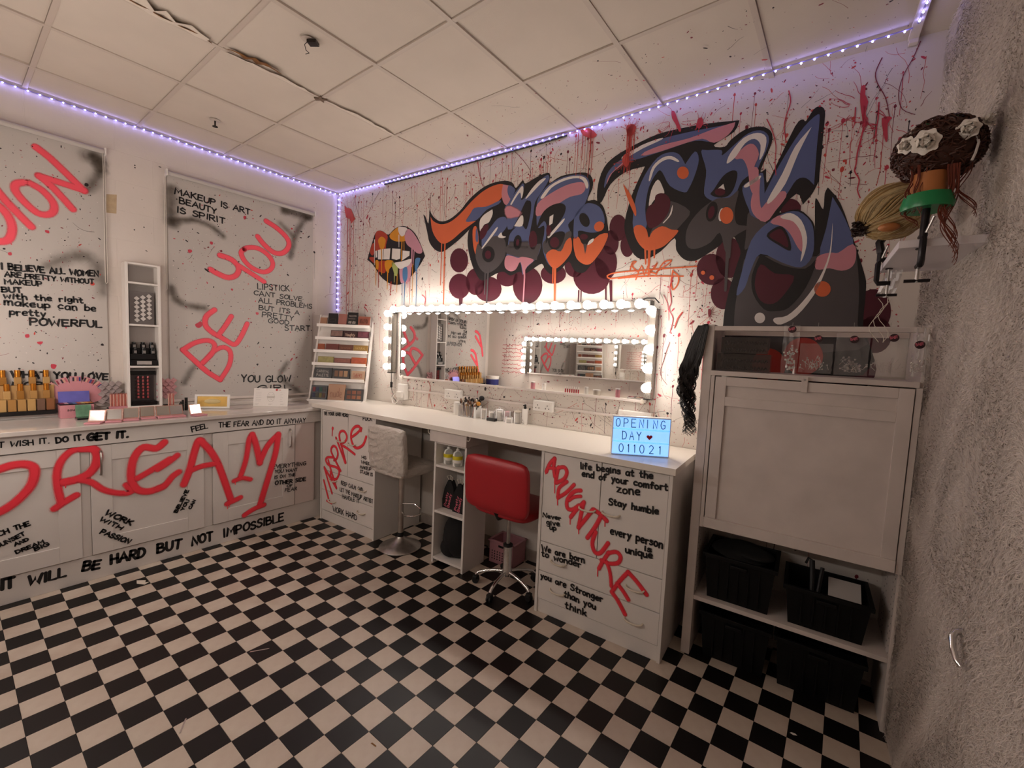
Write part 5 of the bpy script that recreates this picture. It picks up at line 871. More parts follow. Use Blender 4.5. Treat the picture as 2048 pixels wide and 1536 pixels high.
dream = [(.044, [(2.482,.8282),(2.4531,.8339),(2.4038,.8474),(2.3535,.8435),(2.3221,.8189),(2.3182,.7725),(2.3367,.7055),(2.3847,.6385),(2.4359,.5936),(2.4899,.5663)]), (.036, [(2.2391,.5386),(2.1991,.5676),(2.1408,.6013)]), (.034, [(2.2092,.5701),(2.2219,.6715),(2.2222,.7692),(2.198,.846),(2.1514,.8955),(2.0986,.9022)]), (.05, [(2.1104,.904),(2.0539,.8902),(2.0347,.8431),(2.0471,.7772),(2.0846,.7268),(2.1384,.7044),(2.196,.6985)]), (.03, [(2.1268,.7019),(2.0677,.6706),(2.0072,.6055),(1.9309,.5656),(1.8709,.5603),(1.8955,.6153)]),
     (.046, [(1.678,.8815),(1.7262,.8451),(1.797,.8623),(1.8428,.811),(1.8646,.7253),(1.8642,.6354),(1.8331,.5669),(1.7667,.5404),(1.6861,.5594)]), (.036, [(1.8352,.6473),(1.75,.6942),(1.6468,.7546)]), (.036, [(1.7203,.6915),(1.6622,.7263),(1.6022,.7732)]), (.04, [(1.7224,.5464),(1.6789,.5641),(1.634,.6192),(1.5947,.6467)]),
     (.05, [(1.5653,.5463),(1.5268,.6543),(1.4956,.7821),(1.471,.8595),(1.4493,.8594)]), (.05, [(1.4573,.8643),(1.3926,.7754),(1.3386,.6578),(1.2944,.5087),(1.2527,.3564)]), (.034, [(1.523,.6421),(1.4469,.6631),(1.3428,.6665)]), (.034, [(1.2796,.3222),(1.2303,.3353),(1.1799,.3508)]),
     (.036, [(1.1812,.5205),(1.1372,.6625),(1.1133,.8249),(1.0896,.8633)]), (.05, [(1.0896,.8633),(1.0609,.7757),(1.0288,.6117)]), (.046, [(1.0318,.6176),(.9673,.7513),(.8804,.8388)]), (.05, [(.8804,.8366),(.9008,.6869),(.9568,.4902),(1.0288,.2521)]), (.026, [(1.2287,.4996),(1.1655,.51),(1.1025,.4862)]), (.034, [(1.1524,.1924),(1.0759,.2268),(.9969,.2405)])]
for k, (w_, pts) in enumerate(dream):
    sp.stroke(cut(catmull(pts, False, 5), w_), w_ * .62, .0001 * k, 0, .018)
for k, pts in enumerate(([(1.2752,.316),(1.2763,.2804)], [(1.2618,.3177),(1.2637,.2925)], [(1.2178,.4973),(1.2198,.4669)], [(2.1871,.6925),(2.1878,.6622)])): sp.stroke(pts, .005, .0021 + .0001 * k)
sp.make('red_spray_lettering', REDSPRAY, t)
mk = Paint(VC); mk.f = lambda u, z: .5662 if z < .17 else (.5862 if z > .912 else hide(u, z) + .0026)
def TC(txt, line, w_=.0085, seed=1): T(mk, txt, line, w_, seed)
TC('DONT WISH IT.', (2.5383,.961,2.252,.9584,-.0318), .007, 1); TC('DO IT.', (2.2209,.9555,2.098,.9612,-.0324), .010, 2); TC('GET IT.', (2.0804,.9521,1.8799,.9463,-.0427), .016, 3)
TC('FEEL', (1.5097,.9385,1.4093,.9551,-.0375), .009, 4); TC('THE FEAR AND DO IT ANYWAY', (1.3341,.9523,.6464,.9192,-.0399), .008, 5)
TC('EVERYTHING', (.9242,.5404,.6314,.5201,-.0337), .0065, 6); TC('YOU WANT', (.9055,.4973,.711,.48,-.0279), .006, 7); TC('IS ON THE', (.9095,.4476,.7309,.4384,-.0268), .006, 8); TC('OTHER SIDE', (.9031,.3933,.6325,.3739,-.0317), .009, 9); TC('OF', (.8041,.3521,.7581,.3474,-.0225), .006, 10); TC('FEAR', (.8224,.3124,.7143,.303,-.0295), .006, 11)
TC('BELIEVE', (1.6074,.3388,1.5348,.4918,-.0209), .009, 12); TC('YOU', (1.5691,.3445,1.5324,.4164,-.0181), .009, 13); TC('CAN', (1.5237,.3448,1.4913,.4061,-.0175), .009, 14)
TC('WORK', (2.0094,.4386,1.875,.3229,-.0301), .011, 15); TC('WITH', (2.0364,.4061,1.9291,.3067,-.0223), .0095, 16); TC('PASSION', (2.0352,.3149,1.8895,.1961,-.0266), .010, 17)
TC('CATCH THE', (2.5415,.4158,2.3443,.4634,-.0267), .008, 18); TC('SUNSET', (2.4769,.3633,2.3656,.4087,-.0213), .008, 19); TC('AND', (2.408,.3515,2.3521,.3701,-.0192), .008, 20); TC('DREAM', (2.4033,.3025,2.2893,.3315,-.0214), .008, 21); TC('BIG', (2.3278,.2943,2.268,.312,-.0215), .008, 22)
TC('IT', (2.4692,.1018,2.4202,.101,-.0579), .018, 23); TC('WILL', (2.3602,.0857,2.2006,.0756,-.0592), .016, 24); TC('BE', (2.1208,.082,2.0409,.0715,-.0571), .017, 25); TC('HARD', (1.9799,.0779,1.8029,.0655,-.0621), .018, 26)
TC('BUT', (1.7264,.0669,1.5875,.0574,-.0649), .018, 27); TC('NOT', (1.5127,.0543,1.3787,.0497,-.0676), .018, 28); TC('IMPOSSIBLE', (1.2979,.0491,.8283,.0521,-.067), .016, 29)
mk.make('black_marker_lettering', MARK, t)

# ================================================================ dressing bench on the back wall
BT = 1.087
t = thing('bench_worktop', 'B', (2.15, .3, 1.052), 'long white bench top under the bulb mirror', 'worktop')
MB().prism([(.56, .006), (3.772, .006), (3.772, .6), (.515, .6)], 1.052, BT, axis='z').make('worktop_slab', WORKTOP, t)
BOW = mat('cream_bow_handle', '#d5cab8', .3)
def bow(parent, u, z, vf, w_=.052):
    MB().tube([(u - w_, vf, z + .004), (u - w_ * .9, vf + .016, z), (u - w_ * .5, vf + .024, z - .004), (u, vf + .026, z - .005), (u + w_ * .5, vf + .024, z - .004), (u + w_ * .9, vf + .016, z), (u + w_, vf, z + .004)], .0055, 8).make('bow_handle', BOW, parent, smooth=True)
def bench_cab(u0, u1, zs, label, split, hand):
    t = thing('bench_cabinet', 'B', ((u0 + u1) / 2, .3, 0), label, 'cabinet')
    for u in (u0, u1 - .018): MB().box(u, u + .018, .03, .556, 0.0005, 1.0515, .001).make('side_panel', WHITE, t)
    MB().box(u0 + .018, u1 - .018, .04, .50, .09, 1.05).make('carcass', DARK, t)
    MB().box(u0 + .018, u1 - .018, .50, .545, .0005, .088, .001).make('plinth', WHITE, t)
    g = .0025; V0, V1_ = .515, .552
    MB().box(u0 + .02, u1 - .02, .50, .548, 1.036, 1.051).make('top_rail', WHITE, t)
    d1 = MB().box(u0 + .020, split - g, V0, V1_, zs[2] + g, 1.035, .0015).make('door', WHITE, t); d2 = MB().box(split + g, u1 - .020, V0, V1_, zs[2] + g, 1.035, .0015).make('door', WHITE, t)
    r1 = MB().box(u0 + .020, u1 - .020, V0, V1_, zs[1] + g, zs[2] - g, .0015).make('drawer', WHITE, t); r2 = MB().box(u0 + .020, u1 - .020, V0, V1_, zs[0] + g, zs[1] - g, .0015).make('drawer', WHITE, t)
    for k, (u, z) in hand: bow((d1, d2, r1, r2)[k], u, z, V1_)
    return t
cl = bench_cab(.60, 1.375, (.095, .288, .477), 'white drawer cabinet at the corner end with INSPIRE in red spray', 1.0, ((0, (.905, .785)), (1, (1.06, .78)), (2, (1.215, .405)), (2, (.80, .405)), (3, (1.205, .205)), (3, (.79, .21))))
cr = bench_cab(2.958, 3.752, (.091, .276, .467), 'white drawer cabinet at the near end with ADVENTURE in red spray', 3.356, ((0, (3.2817, 0.7451)), (1, (3.4267, 0.7516)), (2, (3.1136, 0.3646)), (2, (3.5918, 0.3689)), (3, (3.1165, 0.1790)), (3, (3.5950, 0.1799))))
VF = .5528
sp = Paint(VF, True)
for k, (w_, pts) in enumerate(((.020, [(.7353,.1998),(.6934,.2845),(.651,.3732)]), (.020, [(.7805,.2796),(.7094,.3985),(.656,.4985)]), (.020, [(.6617,.494),(.7634,.4096),(.8449,.3418)]), (.020, [(.8448,.3451),(.7804,.4567),(.7149,.5754)]), (.020, [(.7947,.6168),(.7053,.601),(.6786,.5688),(.7248,.5334),(.8406,.5334),(.8849,.4989),(.843,.4259),(.7631,.426),(.7531,.4732)]),
      (.020, [(.9053,.5136),(.8217,.5946),(.758,.67),(.7837,.7175),(.8313,.7144),(.8603,.6658),(.844,.6147),(.8041,.5914)]), (.020, [(.9681,.5977),(.8975,.704),(.8294,.8018)]), (.020, [(.9764,.6014),(.9228,.7188),(.8776,.8176),(.8971,.868),(.9529,.8759),(.9875,.8339),(.9635,.7885),(.9048,.7561),(.9984,.7312),(1.1011,.6986)]), (.024, [(1.1798,.9153),(1.1552,.9483),(1.0996,.9377),(1.0521,.89),(1.049,.8224),(1.088,.7666),(1.1445,.7603),(1.2144,.8021),(1.2511,.8732)]), (.020, [(1.0486,.8379),(1.1251,.8851),(1.1871,.9365)]),
      (.026, [(.7801,.8836),(.7768,.8756)]), (.004, [(.7752,.8668),(.7728,.8127)]), (.016, [(.7043,.1926),(.7772,.1843)]))): sp.stroke(pts, w_ * .62, .0001 * k, 4, .010)
sp.make('red_spray_lettering', REDSPRAY, cl)
mk = Paint(VF + .0016)
for k, (txt, line, w_) in enumerate((('BE YOUR OWN HERO', (.6537,.9893,1.001,1.0145,.0274), .0075), ('FUCK +', (1.2051,1.0114,1.3689,1.0224,.0296), .0075), ('HG', (1.2004,.6782,1.258,.6834,.0262), .0065), ('WHERE', (1.1937,.6352,1.3328,.6348,.0261), .0065), ('MAKEUP', (1.1792,.5895,1.3249,.5953,.0262), .0065), ('STASH IS', (1.1802,.5508,1.3445,.551,.0262), .0065),
      ('KEEP CALM AND', (.9148,.3916,1.2196,.3886,.0334), .0065), ('LET THE MAKEUP ARTIST', (.899,.3301,1.3545,.3198,.0331), .0065), ('HANDLE IT', (.9348,.2715,1.1782,.2799,.0336), .0065), ('WORK HARD', (.798,.1191,1.1471,.1218,.047), .008))): mk.text(txt, line, w_, k)
mk.make('black_marker_lettering', MARK, cl)
sp = Paint(VF, True)
adv = ((.024, [(2.9955,.9135),(3.016,.9667),(3.0485,1.0069)]), (.026, [(3.0487,1.0038),(3.0449,.9512),(3.0574,.8944)]), (.018, [(3.0057,.9407),(3.0544,.9458)]), (.020, [(3.079,.9577),(3.0704,.9095),(3.0653,.8586)]), (.022, [(3.0748,.9517),(3.116,.9647),(3.1366,.938),(3.1202,.8938),(3.0689,.8573)]), (.020, [(3.1401,.8804),(3.09,.8306),(3.0856,.7693)]), (.020, [(3.0856,.7693),(3.1365,.8099),(3.1882,.8722)]),
      (.024, [(3.2332,.8466),(3.1907,.8301),(3.15,.7718),(3.1531,.7211),(3.1865,.719),(3.228,.7546)]), (.016, [(3.1613,.7693),(3.1928,.797),(3.2353,.8118)]), (.024, [(3.1784,.6708),(3.2135,.7256),(3.2586,.782)]), (.024, [(3.2557,.7763),(3.2427,.6923),(3.233,.6207)]), (.024, [(3.233,.6207),(3.2801,.6918),(3.3164,.751)]), (.026, [(3.3235,.7527),(3.3659,.7336),(3.4051,.7064)]), (.026, [(3.3729,.7354),(3.3399,.6575),(3.2928,.5743)]),
      (.024, [(3.3421,.6233),(3.3257,.5536),(3.3444,.5039),(3.3802,.5098),(3.4213,.5794)]), (.022, [(3.376,.4136),(3.3983,.4657),(3.4297,.5269)]), (.022, [(3.425,.5215),(3.4732,.5431),(3.499,.5218),(3.4869,.484),(3.4388,.4637),(3.388,.4674)]), (.018, [(3.4205,.4677),(3.4442,.4112),(3.4571,.3345)]), (.022, [(3.4612,.3032),(3.5033,.382),(3.5489,.4508)]), (.024, [(3.5491,.448),(3.5966,.4141),(3.6575,.3576)]), (.022, [(3.4899,.3627),(3.5261,.3314),(3.5594,.2929)]), (.024, [(3.4644,.2994),(3.5013,.2635),(3.5462,.202)]))
for k, (w_, pts) in enumerate(adv): sp.stroke(pts, w_ * .52, .0001 * k, 4, .012)
for k, (x_, y_, l_) in enumerate(((148, 400, 100), (165, 530, 40), (242, 640, 45), (292, 700, 45), (408, 950, 50), (120, 330, 60), (255, 600, 40), (452, 670, 35))): pass
for k, pts in enumerate(([(3.055,.896),(3.0622,.7933)], [(3.0823,.7665),(3.086,.7235)], [(3.1751,.6699),(3.1777,.6263)], [(3.2328,.6237),(3.2364,.5838)], [(3.3687,.4162),(3.3708,.3666)], [(2.9921,.9097),(2.9927,.8993)], [(3.3953,.7019),(3.3962,.6726)])): sp.stroke(pts, .006, .0024 + .0001 * k)
sp.make('red_spray_lettering', REDSPRAY, cr)
mk = Paint(VF + .0028)
for k, (txt, line, w_) in enumerate((('life begins at the', (3.2255,.9786,3.646,1.0026,.0358), .0095), ('end of your comfort', (3.2379,.9331,3.7277,.9532,.0355), .0095), ('zone', (3.4561,.8855,3.5829,.897,.0456), .0095), ('Stay humble', (3.4121,.8059,3.6889,.8156,.0361), .0095), ('every person', (3.4328,.6389,3.722,.6401,.0426), .0095), ('is', (3.6304,.6005,3.6663,.603,.0302), .0095), ('unique', (3.526,.5566,3.6732,.567,.0381), .0095),
      ('Never', (2.9888,.6247,3.1147,.6349,.0261), .008), ('give', (3.0175,.584,3.1079,.5955,.0312), .008), ('up', (3.0403,.5582,3.0845,.5619,.0313), .008), ('We are born', (2.9916,.4079,3.2826,.4192,.0372), .009), ('to wonder', (2.9937,.3707,3.2622,.384,.0373), .009), ('you are Stronger', (2.9956,.2319,3.4092,.2217,.0368), .0095), ('than you', (3.1642,.1684,3.3686,.1617,.0385), .0095), ('think', (3.1763,.0986,3.315,.104,.0389), .0095))): mk.text(txt, line, w_, k, .00005 * k)
mk.make('black_marker_lettering', MARK, cr)
# open cubby with a pull-out box above
t = thing('open_shelf_unit', 'B', (2.15, .3, 0), 'narrow open shelf unit under the bench between the bar stool and red chair', 'shelf unit')
u0, u1 = 1.995, 2.312
for u in (u0, u1 - .018): MB().box(u, u + .018, .25, .505, .0005, .95, .001).make('side_panel', WHITE, t)
MB().box(u0 + .018, u1 - .018, .25, .256, .03, .95).make('back_panel', WHITE, t)
for z in (.030, .397, .752, .932): MB().box(u0 + .018, u1 - .018, .256, .502, z, z + .018, .001).make('shelf', WHITE, t)
t = thing('under_bench_drawer_box', 'B', (2.17, .3, .955), 'shallow white box hung under the bench above the open shelf unit', 'drawer box')
MB().box(1.99, 2.345, .22, .553, .956, 1.0505, .003).make('box', WPAINT, t)
for u in (1.985, 2.352): MB().tube([(u + .02 * math.cos(a), .545, 1.025 + .02 * math.sin(a)) for a in [k * PI / 8 for k in range(16)]], .0035, 6, True).make('ring_hook', CREAM, t)
# low wall behind the bench: rough plaster, skirting
MB('B').box(.56, 3.83, .001, .012, .0, .09, .002).make('baseboard_back', mat('grubby_skirting', '#b9aea4', .6, dirt='#7c6e62', nscale=4), None, kind='structure')

# ================================================================ mirror with lamp bars
MIR = mat('mirror_silver', (0.88, 0.88, 0.86), 0.01, 1.0)
t = thing('wall_mirror', 'B', (2.23, .02, 1.36), 'wide frameless mirror over the bench ringed by glowing bulbs', 'mirror')
MB().box(1.045, 3.42, .004, .020, 1.365, 1.975, .001).make('mirror_glass', MIR, t)
MB().box(1.045, 3.425, .004, .028, 1.347, 1.3645, .002).make('bottom_channel', WPAINT, t)
for u, z in ((1.085, 1.36), (3.40, 1.357), (2.2, 1.353)): MB().box(u - .012, u + .012, .018, .032, z - .016, z + .014, .003).make('mirror_clip', CREAM, t)
BULB = mat('opal_bulb_glass', (1, .95, .9), .3, emit=BULB_COLOR, estr=BULB_POWER)
bm_ = bpy.data.meshes.new('bulb'); b_ = bmesh.new(); bmesh.ops.create_uvsphere(b_, u_segments=20, v_segments=12, radius=.030); b_.to_mesh(bm_); b_.free(); bm_.materials.append(BULB); bm_.shade_smooth()
SOCK = mat('bulb_socket', '#8a8178', .35, .5)
bm_opp = bm_.copy(); bm_opp.materials[0] = mat('opposite_bulb_glass', (1, .95, .9), .3, emit=BULB_COLOR, estr=OPP_POWER)
def lamp_bar(label, u0, u1, z0, z1, spots, v0=.0215, v1=.085, wall='B', ends=True, bm=None):
    t = thing('mirror_lamp_bar', wall, ((u0 + u1) / 2, v0, z0), label, 'lamp bar', None)
    t['group'] = 'bulb bars round the mirrors' if wall == 'B' else 'bulb bars round the mirrors'
    MB().box(u0, u1, v0, v1, z0, z1, .003).make('housing', mat('grey_metal_housing', '#8d8780', .25, .85), t)
    if u1 - u0 > z1 - z0:
        for u in (u0 - .004, u1 - .002): MB().box(u, u + .006, v0 - .001, v1 + .002, z0 - .002, z1 + .002, .001).make('end_cap', DISP, t)
    else:
        for z in (z0 - .004, z1 - .002): MB().box(u0 - .002, u1 + .002, v0 - .001, v1 + .002, z, z + .006, .001).make('end_cap', DISP, t)
    for u, z in spots:
        dv = 1 if v1 > v0 else -1
        s = MB().cone((u, v1 - .002 * dv, z), (u, v1 + .012 * dv, z), .017, .015, 14).make('socket', SOCK, t, smooth=True)
        o = bpy.data.objects.new('bulb', bm or bm_); C.objects.link(o); o.parent = t; org = SIDE[t.name][1]
        d = (u - org[0], v1 + .034 * dv - org[1], z - org[2]); o.location = (d[0], -d[1], d[2])
    return t
VB_ = .119
TOPB = [(1.049,1.9952),(1.1779,1.9908),(1.299,1.9911),(1.4223,1.9891),(1.5384,1.9894),(1.6622,1.9894),(1.7819,1.9853),(1.9025,1.9854),(2.0241,1.9833),(2.1461,1.9852),(2.2659,1.985),(2.3835,1.9848),(2.5032,1.9882),(2.6332,1.9875),(2.7555,1.9869),(2.8843,1.9878),(3.0075,1.987),(3.1288,1.9862),(3.2461,1.9902),(3.3682,1.989)]
zt = sum(p[1] for p in TOPB) / len(TOPB)
us = [p[0] for p in TOPB]
lamp_bar('left half of the row of glowing bulbs above the mirror', 1.0, (us[9] + us[10]) / 2 - .002, zt - .024, zt + .024, [(u, zt) for u in us[:10]])
lamp_bar('right half of the row of glowing bulbs above the mirror', (us[9] + us[10]) / 2 + .002, us[-1] + .06, zt - .024, zt + .024, [(u, zt) for u in us[10:]])
LB = [(.9673,1.9357),(.9642,1.8184),(.9646,1.7005),(.9649,1.5821),(.9691,1.4587)]; RB = [(3.4459,1.9437),(3.448,1.8219),(3.4469,1.6993),(3.4456,1.5789),(3.4429,1.4543)]
ul = sum(p[0] for p in LB) / 5; ur = sum(p[0] for p in RB) / 5
lamp_bar('upright bar of glowing bulbs at the left end of the mirror', ul - .022, ul + .022, 1.39, zt - .03, [(ul, 1.95 - k * .125) for k in range(5)])
lamp_bar('upright bar of glowing bulbs at the right end of the mirror', ur - .022, ur + .022, 1.38, zt - .03, [(ur, p[1]) for p in RB])
t = thing('bar_cable', 'B', (1.02, .03, 1.3), 'black lead hanging from the left bulb bar down to the bench', 'cable')
MB().tube([(ul, .05, 1.39), (ul - .003, .05, 1.33), (ul - .002, .05, 1.30)], .003, 6).make('lead', CABLE, t); MB().box(ul - .010, ul + .008, .042, .06, 1.245, 1.30, .004).make('inline_switch', DISP, t)
MB().tube([(ul, .05, 1.245), (ul + .01, .05, 1.21), (ul + .04, .06, 1.185), (ul + .02, .06, 1.16), (ul + .06, .05, 1.13), (ul + .07, .04, 1.092)], .003, 6).make('lead', CABLE, t)
MB().tube([(ul + .09, .05, 1.20), (ul + .06, .07, 1.18), (ul + .045, .08, 1.145), (ul + .07, .09, 1.105), (ul + .11, .09, 1.10), (ul + .135, .08, 1.14), (ul + .115, .06, 1.19)], .005, 8).make('white_lead', PLASTICW, t, smooth=True)
t = thing('top_cable', 'B', (3.4, .05, 2.06), 'short black cable looping over the top right corner of the bulb bars', 'cable')
MB().tube([(ur - .1, .06, zt + .028), (ur - .05, .06, zt + .042), (ur + .0, .06, zt + .04), (ur + .03, .06, zt + .01)], .004, 6).make('cable', CABLE, t)
# electrics
def socket(u0, u1, z0, z1, label, holes=True):
    t = thing('socket', 'B', ((u0 + u1) / 2, 0, z0), label, 'socket', None); MB().box(u0, u1, .001, .035, z0, z1, .003).make('back_box', PLASTICW, t)
    MB().box(u0 + .002, u1 - .002, .035, .042, z0 + .002, z1 - .002, .003).make('face_plate', PLASTICW, t)
    if holes:
        for k, uc in enumerate((u0 + (u1 - u0) * .25, u0 + (u1 - u0) * .75)):
            m = MB(); [m.box(uc + a - .003, uc + a + .003, .0415, .0428, zc - .004, zc + .004) for a, zc in ((0, z1 - .035), (-.014, z0 + .025), (.014, z0 + .025))]; m.make('pin_holes', DARK, t)
            MB().box(uc + (.012 if k else -.024), uc + (.024 if k else -.012), .042, .045, z1 - .022, z1 - .012, .001).make('rocker', WHITE, t)
socket(1.648, 1.838, 1.205, 1.290, 'double socket on the splattered wall left of the brush pot'); socket(2.566, 2.735, 1.203, 1.285, 'double socket on the splattered wall right of the spray bottle'); socket(3.245, 3.47, 1.15, 1.286, 'white socket box on the wall partly behind the blue light box')
t = thing('plug_adapter', 'B', (1.10, .02, 1.16), 'white plug adapter on the wall below the left end of the mirror', 'plug adapter')
MB().box(1.055, 1.155, .001, .055, 1.14, 1.29, .006).make('body', PLASTICW, t); MB().box(1.07, 1.14, .055, .085, 1.16, 1.22, .008).make('plug', PLASTICW, t)
t = thing('cable_trunking', 'B', (2.2, 0, 1.24), 'thin white cable trunking running along the wall between the sockets', 'trunking')
for a, b in ((1.156, 1.647), (1.84, 2.565), (2.737, 3.244)): MB().box(a, b, .001, .014, 1.228, 1.246, .002).make('trunking_length', WPAINT, t)

# ================================================================ opposite wall seen in the mirror
D = 3.02
t = thing('opposite_mirror', 'B', (2.0, D, 1.3), 'second bulb-lit mirror on the opposite wall, seen only as a reflection', 'mirror')
MB().box(.62, 3.3, D - .02, D - .004, 1.32, 1.80, .001).make('mirror_glass', MIR, t); MB().box(.6, 3.3, D - .03, D - .004, 1.30, 1.319, .002).make('bottom_channel', WPAINT, t)
lamp_bar('row of bulbs over the opposite mirror, seen in reflection', .58, 3.3, 1.82, 1.865, [(.64 + k * .131, 1.8425) for k in range(20)], D - .0215, D - .085, bm=bm_opp)
lamp_bar('upright row of bulbs beside the opposite mirror, seen in reflection', .58, .625, 1.31, 1.815, [(.602, 1.765 - k * .105) for k in range(5)], D - .0215, D - .085, bm=bm_opp)
t = thing('opposite_worktop', 'B', (1.9, 2.8, 1.02), 'white worktop against the opposite wall, seen in reflection', 'worktop')
MB().box(.66, 3.3, 2.87, D - .002, 1.03, 1.07, .003).make('worktop_slab', WORKTOP, t)
for u in (.7, 1.9, 3.25): MB().box(u, u + .04, 2.90, 2.94, .0005, 1.03, .002).make('leg', WPAINT, t)
rr = random.Random(2)
t = thing('cotton_tub', 'A', (2.88, .2, AT), 'white plastic tub with a dark blue label, seen only in the mirror', 'tub')
MB().lathe([(0, .0005), (.10, .0005), (.105, .15), (.11, .152), (.11, .175), (0, .178)], (2.88, .2, AT), 24).make('tub', PLASTICW, t, smooth=True); MB().lathe([(.1025, .03), (.1065, .125)], (2.88, .2, AT), 24).make('label', mat('navy_label', '#232a6a', .4), t, smooth=True)
PK = mat('pink_cup', '#d58e98', .4); RLG = mat('red_lip_gloss', '#b02a3c', .25)
for k in range(7):
    u = 1.35 + k * .035; t = thing('lip_gloss', 'B', (u, 2.93, 1.07), '%s red lip gloss tube from the left on the opposite worktop' % ORD[6 - k], 'lip gloss', 'red lip glosses on the opposite worktop')
    MB().cone((u, 2.93, 1.0705), (u, 2.93, 1.13), .010, .009, 10).make('tube', RLG, t, smooth=True); MB().cone((u, 2.93, 1.13), (u, 2.93, 1.165), .008, .008, 10).make('cap', PLASTICW, t, smooth=True)
for k, (u, hgt, rad, m, lb_) in enumerate(((.78, .11, .035, PK, 'pink lidded cup on the opposite worktop'), (.98, .10, .03, CLEAR, 'clear beaker on the opposite worktop'), (1.68, .10, .028, PLASTICW, 'short white canister beside the red lip glosses'), (1.84, .075, .05, CREAM, 'squat round cream pot on the opposite worktop'), (2.15, .12, .03, PK, 'pink and white bottle at the near end of the opposite worktop'))):
    t = thing('cosmetic_pot', 'B', (u, 2.94, 1.07), lb_, 'pot'); MB().lathe([(0, .0005), (rad, .0005), (rad * 1.05, hgt), (0, hgt + .002)], (u, 2.94, 1.07), 18).make('pot', m, t, smooth=True); MB().lathe([(rad * 1.08, hgt - .01), (rad * 1.1, hgt + .008), (0, hgt + .012)], (u, 2.94, 1.07), 18).make('lid', PLASTICW, t, smooth=True)
t = thing('palette_tray', 'B', (2.4, 2.93, 1.07), 'clear tray of makeup colours on the opposite worktop', 'tray'); MB().box(2.3, 2.55, 2.885, 2.985, 1.0705, 1.10, .003).make('tray', CLEAR, t)
for k in range(6): MB().box(2.31 + k * .038, 2.34 + k * .038, 2.895, 2.975, 1.101, 1.106, .001).make('pan', mat('pan_%d' % k, ('#7a2a34', '#b8707a', '#3a2326', '#c29a84', '#8a4a3c', '#5a2a38')[k], .6), t)

# ================================================================ bar stool wrapped in plastic (faces the right)
RUBBER = mat('black_rubber', '#0c0b0b', .6)
WRAP = mat('crinkled_plastic_wrap', '#cfc6bd', .32, noise=.12, nscale=9, bump=1.0, bscale=38)
t = thing('bar_stool', 'B', (1.62, .482, 0), 'bar stool with plastic-wrapped white seat on a round chrome pedestal', 'bar stool')
c = (1.62, .482)
MB().lathe([(0, .0005), (.168, .0005), (.17, .006), (.165, .012), (.12, .03), (.07, .055), (.035, .078), (.028, .09), (0, .09)], (c[0], c[1], 0), 40).make('base', STEEL, t, smooth=True)
MB().cone((c[0], c[1], .088), (c[0], c[1], .125), .026, .026, 20).make('collar', RUBBER, t, smooth=True)
MB().cone((c[0], c[1], .12), (c[0], c[1], .63), .0235, .0235, 20).make('pole', mat('wrapped_chrome', (.62, .58, .54), .3, 1.0, noise=.3, nscale=14), t, smooth=True)
MB().tube([(c[0] + .02, c[1], .372), (c[0] + .10, c[1] - .05, .374), (c[0] + .19, c[1] - .04, .352), (c[0] + .23, c[1] + .01, .336), (c[0] + .19, c[1] + .055, .318), (c[0] + .10, c[1] + .05, .30), (c[0] + .02, c[1], .296)], .0065, 8).make('foot_rest', CHROME, t, smooth=True)
def cushion(parent, name, m, M, sx, sy, sz, seg=10, puff=.35, wr=.004, seed=1, corner=.25, crease=0.0):
    """soft pad: a rounded slab with a puffed middle and small creases"""
    r = random.Random(seed); b = bmesh.new(); bmesh.ops.create_cube(b, size=2.0)
    bmesh.ops.subdivide_edges(b, edges=b.edges, cuts=seg, use_grid_fill=True)
    for vt in b.verts:
        x, y, z = vt.co; ax, ay, az = abs(x), abs(y), abs(z); cc = corner * .5
        x2, y2 = x * math.sqrt(1 - cc * y ** 6), y * math.sqrt(1 - cc * x ** 6); edge = max(ax, ay)
        z2 = z * (1 - .30 * max(0, edge - .8) / .2) * (1 + puff * (1 - ax ** 2) * (1 - ay ** 2) * .5)
        s = 1 - .05 * az ** 4
        if crease:
            rd = math.hypot(x + 1.1, y - 1.1); an = math.atan2(y - 1.1, x + 1.1)
            z2 += (1 if z > 0 else -1) * crease * az ** 3 * ((1 - abs(math.sin(an * 17 + 1.5 * math.sin(rd * 3)))) ** 3 + .7 * (1 - abs(math.sin(an * 9 + rd * 2.2 + 1))) ** 4 + .5 * (1 - abs(math.sin(y * 9 + x * 4 + 2 * math.sin(x * 5)))) ** 4)
        vt.co = Vector((x2 * sx * s, y2 * sy * s, z2 * sz)) + Vector((r.uniform(-wr, wr), r.uniform(-wr, wr), r.uniform(-wr, wr)))
    b.transform(M); m_ = MB(); m_.bm.free(); m_.bm = b; o = m_.make(name, m, parent, smooth=True, recalc=True); return o
a = -.62   # the stool is swivelled: its seat points to the right and slightly towards the wall
RM = lambda ang: Matrix.Rotation(ang, 4, 'Z')
base = Matrix.Translation((c[0], c[1], 0)) @ RM(-PI / 2 + .03)
